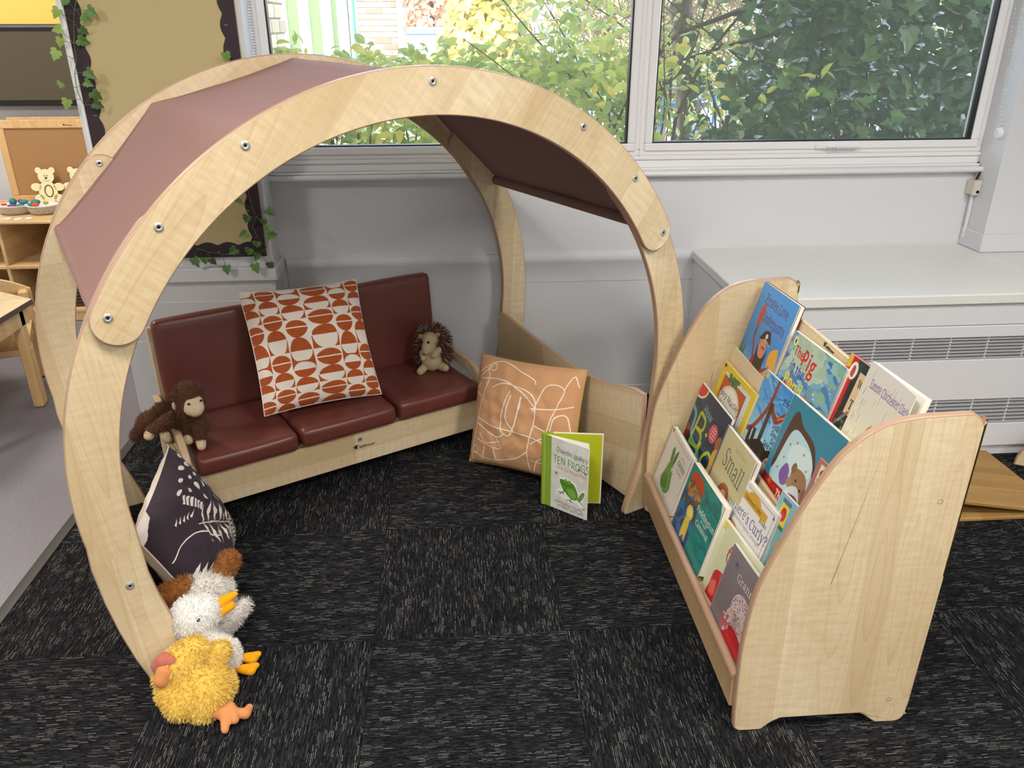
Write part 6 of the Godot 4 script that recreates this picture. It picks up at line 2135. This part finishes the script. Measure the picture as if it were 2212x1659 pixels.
func frog_book() -> void:
	# hardback standing half open on the carpet
	var H := 0.262
	var s := Vector3(0.512, 0.001, -0.112)
	var t := thing("frog_book", "hardback book with green spine and frog cover standing open on carpet", "book", s)
	var c := canvas(1.62, "e4e4dc", 480)
	c.dabs(40, 0, 0, 100, 162, [hex("dedfd6"), hex("e9e9e2")], 18, 10, 3)
	c.text("Quentin Blake's", 55, 27, 10.5, hex("2a2a2a"), 0.06, 1.3, "Droid Sans", false, 0.82)
	c.text("TEN FROGS", 53, 48, 17, hex("4f9240"), 0.03, 1.2, "Droid Sans", false, 0.80)
	c.text("Dix Grenouilles", 56, 64, 10.5, hex("c4804a"), 0.04, 1.3, "Droid Sans", false, 0.80)
	c.text("A book about counting", 50, 144, 6.2, hex("3a3a3a"), 0.06, 0.8, "Droid Sans", false, 0.85)
	c.text("in English and French", 56, 152, 6.2, hex("3a3a3a"), 0.06, 0.8, "Droid Sans", false, 0.85)
	var fly := func(x: float, y: float) -> void:
		c.ell(x, y, 3.4, 1.7, hex("6a5a30"), 0.4)
		for i in 6: c.line([x, y, x + 5.5 * cos(i * 1.05 + 0.3), y + 4.5 * sin(i * 1.05 + 0.3)], 0.5, hex("222222"))
		c.ell(x + 2, y - 2, 3, 1.2, hex("b8b8b0"), -0.7)
	for q in [[76, 53], [92, 58], [14, 78], [90, 138]]: fly.call(q[0], q[1])
	c.blob([22, 86, 36, 82, 50, 82, 68, 88, 76, 104, 90, 96, 96, 104, 88, 122, 98, 134, 86, 138, 66, 132, 60, 138, 40, 132, 20, 126, 14, 118, 26, 106], hex("fbfbf8"))
	c.blob([24, 90, 40, 88, 56, 89, 66, 96, 74, 112, 72, 124, 56, 126, 40, 116, 30, 106], hex("5f9a34")); c.blob([44, 108, 60, 104, 70, 116, 58, 124], hex("86b84a")); c.blob([74, 122, 84, 104, 92, 102, 90, 112, 80, 126], hex("6fa63c"))
	c.ell(40, 87, 3.4, 3.4, hex("e8d84a")); c.ell(51, 88, 3.4, 3.4, hex("e8d84a")); c.ell(40, 87, 1.2, 1.6, hex("222222")); c.ell(51, 88, 1.2, 1.6, hex("222222"))
	c.curve([26, 92, 40, 98, 58, 97], 0.9, hex("20301a")); c.curve([24, 90, 40, 88, 56, 89, 66, 96, 74, 112], 0.7, hex("20301a"))
	for q in [[38, 112, 32, 118, 20, 120], [32, 118, 24, 124], [58, 124, 54, 130, 44, 132], [54, 130, 56, 136], [54, 130, 62, 134], [80, 126, 88, 130, 96, 136], [36, 112, 34, 122]]: c.curve(q, 1.4, hex("20301a"))
	var fm := c.material(0.4)
	var green := mat(hex("8fae3a"), 0.55)
	var white := mat(hex("ecebe6"), 0.7)
	var page := mat(hex("f1efe9"), 0.85, 0.2)
	# directions on the carpet: the spine faces the camera's left, covers fan away from it
	var fd := Vector3(0.146, 0, 0.128)          # front cover, spine edge to fore edge
	var bd := Vector3(0.190, 0, 0.030)
	var W := 0.166
	var put := func(nm: String, mesh: ArrayMesh, dirn: Vector3, at := Vector3.ZERO) -> MeshInstance3D:
		var x := dirn.normalized()
		var o := part(nm, mesh, t)
		o.transform = Transform3D(Basis(x, Vector3.UP, x.cross(Vector3.UP)), at)
		return o
	var f := MB.new()
	box(f, Vector3(0.024, 0, -0.0025), Vector3(W, H, 0.0), 0.0008)
	var pr := MB.new()
	var nz := Vector3(0, 0, 1)
	pr.quad(Vector3(0.026, 0.001, 0.0002), Vector3(W - 0.001, 0.001, 0.0002), Vector3(W - 0.001, H - 0.001, 0.0002), Vector3(0.026, H - 0.001, 0.0002), nz, nz, nz, nz, Vector2(0, 1), Vector2(1, 1), Vector2(1, 0), Vector2(0, 0))
	var gs := MB.new()
	box(gs, Vector3(0.0, 0, -0.0025), Vector3(0.025, H, 0.0003), 0.0008)
	put.call("front_cover", mesh_of([[f, white], [pr, fm], [gs, green]]), fd)
	var b := MB.new()
	box(b, Vector3(0.0, 0, -0.0025), Vector3(0.185, H, 0.0), 0.0008)
	var ip := MB.new()
	box(ip, Vector3(0.012, 0.004, 0.0), Vector3(0.181, H - 0.004, 0.0004), 0.0)
	var gb := MB.new()
	box(gb, Vector3(-0.001, 0, -0.0027), Vector3(0.025, H, 0.0002), 0.0008)
	put.call("back_cover", mesh_of([[b, white], [ip, mat(hex("b8c020"), 0.5)], [gb, green]]), bd, Vector3(0.004, 0, -0.016))
	var sp := MB.new()
	tube(sp, PackedVector3Array([Vector3(-0.001, 0.0, -0.008), Vector3(-0.001, H, -0.008)]), 0.0095, 12)
	part("spine", mesh_of([[sp, green]]), t)
	for i in 6:
		var k := i / 5.0
		var p := MB.new()
		var wv := 0.160 - 0.002 * i
		box(p, Vector3(0.004, 0.004, -0.0016), Vector3(wv, H - 0.004, 0.0), 0.0003)
		put.call("page", mesh_of([[p, page]]), fd.normalized().lerp(bd.normalized(), 0.04 + 0.26 * k), Vector3(0.002, 0, -0.004 - 0.006 * k))

# ---------------------------------------------------------------- soft toys
# one continuous skin round a skeleton of tapered capsules: smooth minimum on a grid, meshed as surface nets
func skin(bones: Array, cell: float, k: float) -> MB:
	var lo := Vector3.ONE * 1e9
	var hi := -lo
	for b in bones:
		var r: float = maxf(b[2], b[3]) + k + cell * 3.0
		for e in 2:
			lo = lo.min(b[e] - Vector3.ONE * r)
			hi = hi.max(b[e] + Vector3.ONE * r)
	var nx := int((hi.x - lo.x) / cell) + 1
	var ny := int((hi.y - lo.y) / cell) + 1
	var nz := int((hi.z - lo.z) / cell) + 1
	var F := PackedFloat32Array()
	F.resize(nx * ny * nz)
	F.fill(1.0)
	for b in bones:
		var a: Vector3 = b[0]
		var c: Vector3 = b[1]
		var ra: float = b[2]
		var rb: float = b[3]
		var m: float = maxf(ra, rb) + k + cell * 2.0
		var d := c - a
		var dd := maxf(d.dot(d), 1e-9)
		var i0 := ((a.min(c) - Vector3.ONE * m - lo) / cell).floor()
		var i1 := ((a.max(c) + Vector3.ONE * m - lo) / cell).ceil()
		for z in range(maxi(0, int(i0.z)), mini(nz, int(i1.z) + 1)):
			for y in range(maxi(0, int(i0.y)), mini(ny, int(i1.y) + 1)):
				var at := (z * ny + y) * nx
				for x in range(maxi(0, int(i0.x)), mini(nx, int(i1.x) + 1)):
					var p := lo + Vector3(x, y, z) * cell
					var t := clampf((p - a).dot(d) / dd, 0.0, 1.0)
					var v := p.distance_to(a + d * t) - lerpf(ra, rb, t)
					var f := F[at + x]
					var h := maxf(k - absf(v - f), 0.0) / k
					F[at + x] = minf(v, f) - h * h * k * 0.25
	var id := PackedInt32Array()
	id.resize(nx * ny * nz)
	id.fill(-1)
	var P := PackedVector3Array()
	var N := PackedVector3Array()
	var off := [0, 1, nx, nx + 1, nx * ny, nx * ny + 1, nx * ny + nx, nx * ny + nx + 1]
	var E := [[0, 1], [2, 3], [4, 5], [6, 7], [0, 2], [1, 3], [4, 6], [5, 7], [0, 4], [1, 5], [2, 6], [3, 7]]
	for z in nz - 1:
		for y in ny - 1:
			for x in nx - 1:
				var at := (z * ny + y) * nx + x
				var neg := 0
				for q in 8:
					if F[at + off[q]] < 0.0: neg += 1
				if neg == 0 or neg == 8: continue
				var s := Vector3.ZERO
				var n := 0
				for e in E:
					var fa := F[at + off[e[0]]]
					var fb := F[at + off[e[1]]]
					if (fa < 0.0) != (fb < 0.0):
						var t := fa / (fa - fb)
						var pa := Vector3(e[0] & 1, (e[0] >> 1) & 1, e[0] >> 2)
						var pb := Vector3(e[1] & 1, (e[1] >> 1) & 1, e[1] >> 2)
						s += pa.lerp(pb, t)
						n += 1
				id[at] = P.size()
				P.append(lo + (Vector3(x, y, z) + s / n) * cell)
				var g := Vector3(F[at + 1] - F[at] + F[at + off[7]] - F[at + off[6]], F[at + off[2]] - F[at] + F[at + off[7]] - F[at + off[5]], F[at + off[4]] - F[at] + F[at + off[7]] - F[at + off[3]])
				N.append(g.normalized())
	var b := MB.new()
	var ax := [1, nx, nx * ny]
	for z in range(1, nz - 1):
		for y in range(1, ny - 1):
			for x in range(1, nx - 1):
				var at := (z * ny + y) * nx + x
				for e in 3:
					var f0 := F[at]
					var f1 := F[at + ax[e]]
					if (f0 < 0.0) == (f1 < 0.0): continue
					var u: int = ax[(e + 1) % 3]
					var v: int = ax[(e + 2) % 3]
					var q := [id[at], id[at - u], id[at - u - v], id[at - v]]
					if q.min() < 0: continue
					if f0 > 0.0: q = [q[0], q[3], q[2], q[1]]
					b.quad(P[q[0]], P[q[1]], P[q[2]], P[q[3]], N[q[0]], N[q[1]], N[q[2]], N[q[3]])
	return b

func fur_strand(l: float, w: float) -> MB:
	var b := MB.new()
	var n := Vector3(0, 0, 1)
	var q := l * 0.55
	b.quad(Vector3(-w, 0, 0), Vector3(w, 0, 0), Vector3(w * 0.7, q, l * 0.06), Vector3(-w * 0.7, q, l * 0.06), n, n, n, n)
	b.tri(Vector3(-w * 0.7, q, l * 0.06), Vector3(w * 0.7, q, l * 0.06), Vector3(0, l, l * 0.22), n, n, n)
	return b

# strands all over a skin
func fur(t: Node, called: String, sk: MB, count: int, l: float, w: float, cols: Array, lie: Vector3, sd: int, wild := 0.5, keep = null) -> void:
	var rng := RandomNumberGenerator.new()
	rng.seed = sd
	var m := mat(Color.WHITE, 0.75, 0.3)
	m.vertex_color_use_as_albedo = true
	m.cull_mode = BaseMaterial3D.CULL_DISABLED
	m.rim_enabled = true; m.rim = 0.4; m.rim_tint = 0.6
	var list: Array = []
	var tint: Array = []
	var nt := sk.v.size() / 3
	var guard := 0
	while list.size() < count and guard < count * 4:
		guard += 1
		var i := rng.randi_range(0, nt - 1) * 3
		var a := rng.randf()
		var c := rng.randf() * (1.0 - a)
		var p := sk.v[i] * a + sk.v[i + 1] * c + sk.v[i + 2] * (1.0 - a - c)
		var n := (sk.n[i] * a + sk.n[i + 1] * c + sk.n[i + 2] * (1.0 - a - c)).normalized()
		if keep != null and not keep.call(p): continue
		var y := (n + lie * 0.9 + Vector3(rng.randf_range(-1, 1), rng.randf_range(-1, 1), rng.randf_range(-1, 1)) * wild).normalized()
		if y.dot(n) < 0.12: y = (y + n * 0.4).normalized()
		var x := y.cross(Vector3(rng.randf_range(-1, 1), rng.randf_range(-1, 1), rng.randf_range(-1, 1))).normalized()
		list.append(Transform3D(Basis(x, y, x.cross(y)) * rng.randf_range(0.7, 1.25), p - n * 0.001))
		var cc: Color = cols[rng.randi() % cols.size()]
		tint.append(cc.srgb_to_linear() * rng.randf_range(0.8, 1.15))
	copies(called, mesh_of([[fur_strand(l, w), m]]), list, t, tint)

func plush(c: String) -> StandardMaterial3D:
	var m := mat(hex(c), 0.9, 0.2)
	m.rim_enabled = true; m.rim = 0.5; m.rim_tint = 0.5
	return m

func toys() -> void:
	monkey()
	hedgehog()
	dog()
	duck()
	chick()

func V(x: float, y: float, z: float) -> Vector3: return Vector3(x, y, z)

func monkey() -> void:
	var o := Vector3(-0.615, 0.245, -0.19)
	var t := thing("toy_monkey", "brown plush monkey with cream face sitting at the bench's left arm", "soft toy", o)
	var head := V(0.028, 0.168, 0.045)
	var hc := V(-0.632, 0.302, -0.09) - o   # not used for the hand on the arm, which lies further out
	var hand_l := V(-0.088, 0.078, 0.078)
	var hand_r := V(0.040, 0.016, 0.040)
	var bones := [
		[V(-0.012, 0.040, -0.012), V(0.008, 0.105, 0.012), 0.044, 0.036],
		[V(0.008, 0.105, 0.012), head + V(0, -0.03, 0), 0.034, 0.030],
		[head + V(-0.004, 0.004, -0.008), head + V(0.002, -0.012, 0.004), 0.048, 0.043],
		[V(-0.014, 0.112, 0.008), V(-0.052, 0.090, 0.044), 0.022, 0.019], [V(-0.052, 0.090, 0.044), hand_l, 0.020, 0.017],
		[V(0.028, 0.105, 0.02), V(0.046, 0.066, 0.030), 0.023, 0.021], [V(0.046, 0.066, 0.030), hand_r + V(0, 0.012, -0.003), 0.021, 0.017],
		[V(-0.034, 0.030, 0.0), V(-0.058, 0.024, 0.012), 0.026, 0.020], [V(0.012, 0.026, 0.006), V(0.004, 0.022, 0.022), 0.026, 0.020],
		[V(-0.03, 0.05, -0.03), V(-0.085, 0.098, -0.034), 0.021, 0.020], [V(-0.085, 0.098, -0.034), V(-0.130, 0.078, 0.0), 0.020, 0.020], [V(-0.130, 0.078, 0.0), V(-0.166, 0.030, 0.014), 0.020, 0.017]]
	var sk := skin(bones, 0.0048, 0.016)
	var bd := part("body", mesh_of([[sk, plush("5c3b27")]]), t)
	fur(bd, "fur", sk, 9000, 0.0095, 0.0007, [hex("6e4830"), hex("5c3b27"), hex("7d563a"), hex("4a2f20")], V(0, -0.35, 0.05), 2, 0.45, func(p: Vector3) -> bool: return (p - (head + V(0.022, -0.014, 0.036))).length() > 0.032)
	var cream := plush("d6c0a2")
	var fb := skin([[head + V(0.012, 0.0, 0.034), head + V(0.034, 0.002, 0.020), 0.014, 0.013], [head + V(0.012, -0.018, 0.036), head + V(0.034, -0.018, 0.026), 0.019, 0.017], [head + V(0.026, -0.028, 0.036), head + V(0.028, -0.028, 0.036), 0.017, 0.016]], 0.0032, 0.012)
	var fc := part("face", mesh_of([[fb, cream]]), t)
	var eyes := MB.new()
	for p in [V(0.0145, 0.003, 0.0475), V(0.0445, 0.004, 0.0275)]: ball(eyes, head + p, V(0.0052, 0.0040, 0.0035), Basis.IDENTITY, 12)
	part("eye", mesh_of([[eyes, mat(hex("141010"), 0.15)]]), fc)
	var mouth := MB.new()
	tube(mouth, PackedVector3Array([head + V(0.012, -0.030, 0.053), head + V(0.024, -0.036, 0.055), head + V(0.036, -0.033, 0.050), head + V(0.043, -0.027, 0.043)]), 0.0008, 5)
	part("mouth", mesh_of([[mouth, mat(hex("7a6450"), 0.8)]]), fc)
	var ns := MB.new()
	for p in [V(0.030, -0.014, 0.050), V(0.035, -0.014, 0.046)]: ball(ns, head + p, V(0.0014, 0.0012, 0.001), Basis.IDENTITY, 6)
	part("nostril", mesh_of([[ns, mat(hex("8a745c"), 0.8)]]), fc)
	var er := MB.new()
	ball(er, head + V(-0.036, -0.012, 0.026), V(0.009, 0.013, 0.006), Basis(Vector3.UP, -0.5), 14)
	part("ear", mesh_of([[er, cream]]), t)
	var pads := [[hand_l, V(-0.008, -0.012, 0.008), 0.016, 0.015], [hand_r, V(0.006, -0.006, 0.02), 0.016, 0.014], [V(-0.062, 0.024, 0.016), V(-0.004, 0.0, 0.006), 0.019, 0.019], [V(0.002, 0.022, 0.028), V(-0.002, 0.0, 0.006), 0.018, 0.018]]
	for i in 4:
		var p: Array = pads[i]
		part("hand" if i < 2 else "foot", mesh_of([[skin([[p[0], p[0] + p[1], p[2], p[3]]], 0.0042, 0.004), cream]]), t)

func hedgehog() -> void:
	var t := thing("toy_hedgehog", "plush hedgehog with cream face and brown bristles on the bench's right seat", "soft toy", Vector3(0.140, 0.249, -0.722), 0.08)
	var cr := plush("b3a382")
	var back := skin([[V(0.006, 0.052, -0.022), V(0.004, 0.118, -0.018), 0.058, 0.048], [V(0.018, 0.05, -0.02), V(0.02, 0.10, -0.02), 0.055, 0.050]], 0.0055, 0.02)
	var bp := part("bristle_coat", mesh_of([[back, plush("4a2a22")]]), t)
	fur(bp, "bristles", back, 3600, 0.020, 0.0009, [hex("3b241e"), hex("5d3a30"), hex("7a4a3c"), hex("c9b79a"), hex("4a2c24")], V(0.1, -0.25, 0.1), 6, 0.5)
	var bel := skin([[V(0.000, 0.040, 0.020), V(0.002, 0.070, 0.020), 0.042, 0.034], [V(-0.004, 0.120, 0.018), V(-0.020, 0.096, 0.050), 0.033, 0.017], [V(-0.020, 0.096, 0.050), V(-0.028, 0.084, 0.058), 0.015, 0.008]], 0.0045, 0.014)
	part("belly_and_face", mesh_of([[bel, cr]]), t)
	var lim := [[V(-0.034, 0.078, 0.036), V(-0.034, 0.062, 0.054), 0.013, 0.011], [V(0.024, 0.085, 0.040), V(0.006, 0.074, 0.062), 0.014, 0.012], [V(-0.034, 0.016, 0.04), V(-0.048, 0.012, 0.060), 0.016, 0.014], [V(0.034, 0.018, 0.04), V(0.048, 0.018, 0.058), 0.017, 0.014]]
	for i in 4:
		part("paw", mesh_of([[skin([[lim[i][0], lim[i][1], lim[i][2], lim[i][3]]], 0.004, 0.004), cr]]), t)
	var ey := MB.new()
	ball(ey, V(-0.012, 0.122, 0.050), V(0.0062, 0.0068, 0.005), Basis.IDENTITY, 12)
	ball(ey, V(-0.036, 0.122, 0.038), V(0.005, 0.006, 0.005), Basis.IDENTITY, 12)
	part("eye", mesh_of([[ey, mat(hex("100c0c"), 0.1)]]), t)
	var ns := MB.new()
	ball(ns, V(-0.030, 0.084, 0.066), V(0.005, 0.004, 0.004), Basis.IDENTITY, 10)
	part("nose", mesh_of([[ns, mat(hex("3a2220"), 0.3)]]), t)
	var er := MB.new()
	ball(er, V(0.022, 0.142, 0.028), V(0.014, 0.010, 0.004), Basis(Vector3(0, 0, 1), 0.3), 12)
	ball(er, V(-0.038, 0.136, 0.016), V(0.010, 0.011, 0.005), Basis.IDENTITY, 12)
	part("ear", mesh_of([[er, plush("a87850")]]), t)

func dog() -> void:
	var o := Vector3(-0.425, 0.0, 0.40)
	var t := thing("toy_dog", "white plush puppy with brown ears slumped behind the white duck", "soft toy", o)
	var sk := skin([[V(0.0, 0.13, 0.045), V(0.02, 0.125, 0.03), 0.052, 0.048], [V(0.015, 0.10, 0.06), V(0.02, 0.09, 0.09), 0.034, 0.026], [V(0.0, 0.05, 0.03), V(0.02, 0.06, 0.08), 0.05, 0.045], [V(0.025, 0.06, 0.05), V(0.055, 0.055, 0.045), 0.026, 0.022], [V(0.055, 0.055, 0.045), V(0.085, 0.07, 0.02), 0.022, 0.018], [V(0.03, 0.04, 0.11), V(0.05, 0.03, 0.14), 0.026, 0.02]], 0.0055, 0.02)
	var b := part("body", mesh_of([[sk, plush("d9d4cc")]]), t)
	fur(b, "fur", sk, 6500, 0.014, 0.0008, [hex("e6e2dc"), hex("d2ccc4"), hex("f0ede8"), hex("c6bfb6")], V(0.2, -0.3, 0.1), 12, 0.6)
	var ears := [[V(-0.04, 0.165, 0.055), V(-0.085, 0.150, 0.078), 0.026, 0.030], [V(0.035, 0.150, 0.005), V(0.045, 0.165, -0.045), 0.022, 0.026]]
	for i in 2:
		var e: Array = ears[i]
		var es := skin([[e[0], e[1], e[2], e[3]]], 0.005, 0.006)
		var ep := part("ear", mesh_of([[es, plush("8a5526")]]), t)
		fur(ep, "fur", es, 1500, 0.012, 0.0008, [hex("9a622e"), hex("7d4a20"), hex("b0753a")], (e[1] - e[0]).normalized() * 0.5, 14 + i, 0.5)

func duck() -> void:
	var o := Vector3(-0.385, 0.0, 0.565)
	var t := thing("toy_duck", "white plush duck with yellow beak between the puppy and the yellow chick", "soft toy", o)
	var head := V(-0.018, 0.168, 0.0)
	var sk := skin([[head + V(-0.012, 0.0, 0.004), head + V(0.014, 0.0, -0.008), 0.047, 0.040], [head + V(-0.012, -0.03, 0.014), V(0.0, 0.06, 0.02), 0.034, 0.045], [V(0.0, 0.05, 0.02), V(0.035, 0.04, 0.01), 0.046, 0.036], [V(0.02, 0.085, 0.02), V(0.048, 0.070, 0.012), 0.026, 0.02]], 0.0055, 0.018)
	var b := part("body", mesh_of([[sk, plush("e4e2de")]]), t)
	fur(b, "fur", sk, 6000, 0.0085, 0.0008, [hex("efedea"), hex("dedad4"), hex("f6f5f2")], V(0.1, -0.3, 0.1), 22, 0.6)
	var bk := part("beak", mesh_of([[skin([[head + V(0.036, 0.004, -0.018), head + V(0.078, 0.014, -0.05), 0.018, 0.008], [head + V(0.036, -0.010, -0.006), head + V(0.070, -0.008, -0.034), 0.016, 0.011]], 0.004, 0.006), plush("efa51c")]]), t)
	var ey := MB.new()
	ball(ey, head + V(0.014, 0.012, 0.038), V(0.006, 0.004, 0.004), Basis(Vector3(0, 0, 1), 0.4), 10)
	part("eye", mesh_of([[ey, mat(hex("20242c"), 0.3)]]), t)
	for i in 2:
		var p: Vector3 = [V(0.062, 0.020, -0.008), V(0.064, 0.015, 0.026)][i]
		part("foot", mesh_of([[skin([[p, p + V(0.03, 0.0, 0.006), 0.010, 0.014], [p + V(0.02, 0, 0.0), p + V(0.042, 0.002, -0.006), 0.009, 0.008]], 0.004, 0.006), plush("eba21a")]]), t)

func chick() -> void:
	var o := Vector3(-0.39, 0.0, 0.665)
	var t := thing("toy_chick", "yellow plush chick puppet with orange feet lying at the arch foot", "soft toy", o)
	var sk := skin([[V(-0.01, 0.055, 0.0), V(0.02, 0.045, 0.02), 0.055, 0.058], [V(0.045, 0.035, -0.005), V(0.03, 0.034, 0.045), 0.036, 0.036], [V(-0.03, 0.11, -0.005), V(-0.006, 0.122, -0.016), 0.040, 0.038], [V(-0.02, 0.09, 0.0), V(-0.012, 0.06, 0.005), 0.042, 0.05], [V(-0.05, 0.06, 0.01), V(-0.078, 0.075, 0.008), 0.022, 0.020], [V(-0.06, 0.05, 0.03), V(-0.03, 0.035, 0.05), 0.028, 0.036], [V(0.03, 0.085, -0.022), V(0.048, 0.105, -0.040), 0.026, 0.024], [V(0.0, 0.035, 0.045), V(0.02, 0.022, 0.06), 0.034, 0.026]], 0.0055, 0.018)
	var b := part("body", mesh_of([[sk, plush("e2bd55")]]), t)
	fur(b, "fur", sk, 9000, 0.0095, 0.0009, [hex("e9c65e"), hex("d9ab3e"), hex("f2dc8a"), hex("efd070")], V(0.25, -0.3, 0.45), 32, 0.4)
	var or_ := plush("d08a58")
	var pink := plush("b4685a")
	var bk := skin([[V(-0.058, 0.112, 0.024), V(-0.066, 0.096, 0.034), 0.021, 0.019]], 0.004, 0.006)
	part("lower_beak", mesh_of([[bk, or_]]), t)
	var ub := skin([[V(-0.076, 0.118, 0.012), V(-0.062, 0.130, 0.012), 0.016, 0.018], [V(-0.062, 0.130, 0.012), V(-0.036, 0.132, 0.016), 0.016, 0.012], [V(-0.076, 0.118, 0.012), V(-0.078, 0.100, 0.020), 0.015, 0.009]], 0.004, 0.008)
	part("upper_beak", mesh_of([[ub, pink]]), t)
	var lg := skin([[V(0.035, 0.022, 0.066), V(0.075, 0.022, 0.074), 0.014, 0.014], [V(0.075, 0.022, 0.074), V(0.082, 0.012, 0.112), 0.013, 0.009], [V(0.075, 0.026, 0.074), V(0.118, 0.014, 0.070), 0.013, 0.011], [V(0.085, 0.030, 0.060), V(0.100, 0.020, 0.092), 0.010, 0.010], [V(0.118, 0.014, 0.070), V(0.122, 0.012, 0.050), 0.010, 0.009]], 0.004, 0.008)
	part("foot", mesh_of([[lg, or_]]), t, "crumpled orange felt feet")
	var tg := MB.new()
	box(tg, V(0.078, 0.03, 0.0), V(0.094, 0.0305, 0.012), 0.0, Transform3D(Basis(Vector3(0, 0, 1), 0.4), V(0.0, -0.02, 0.0)))
	part("care_tag", mesh_of([[tg, mat(hex("f2f0ec"), 0.8)]]), t)
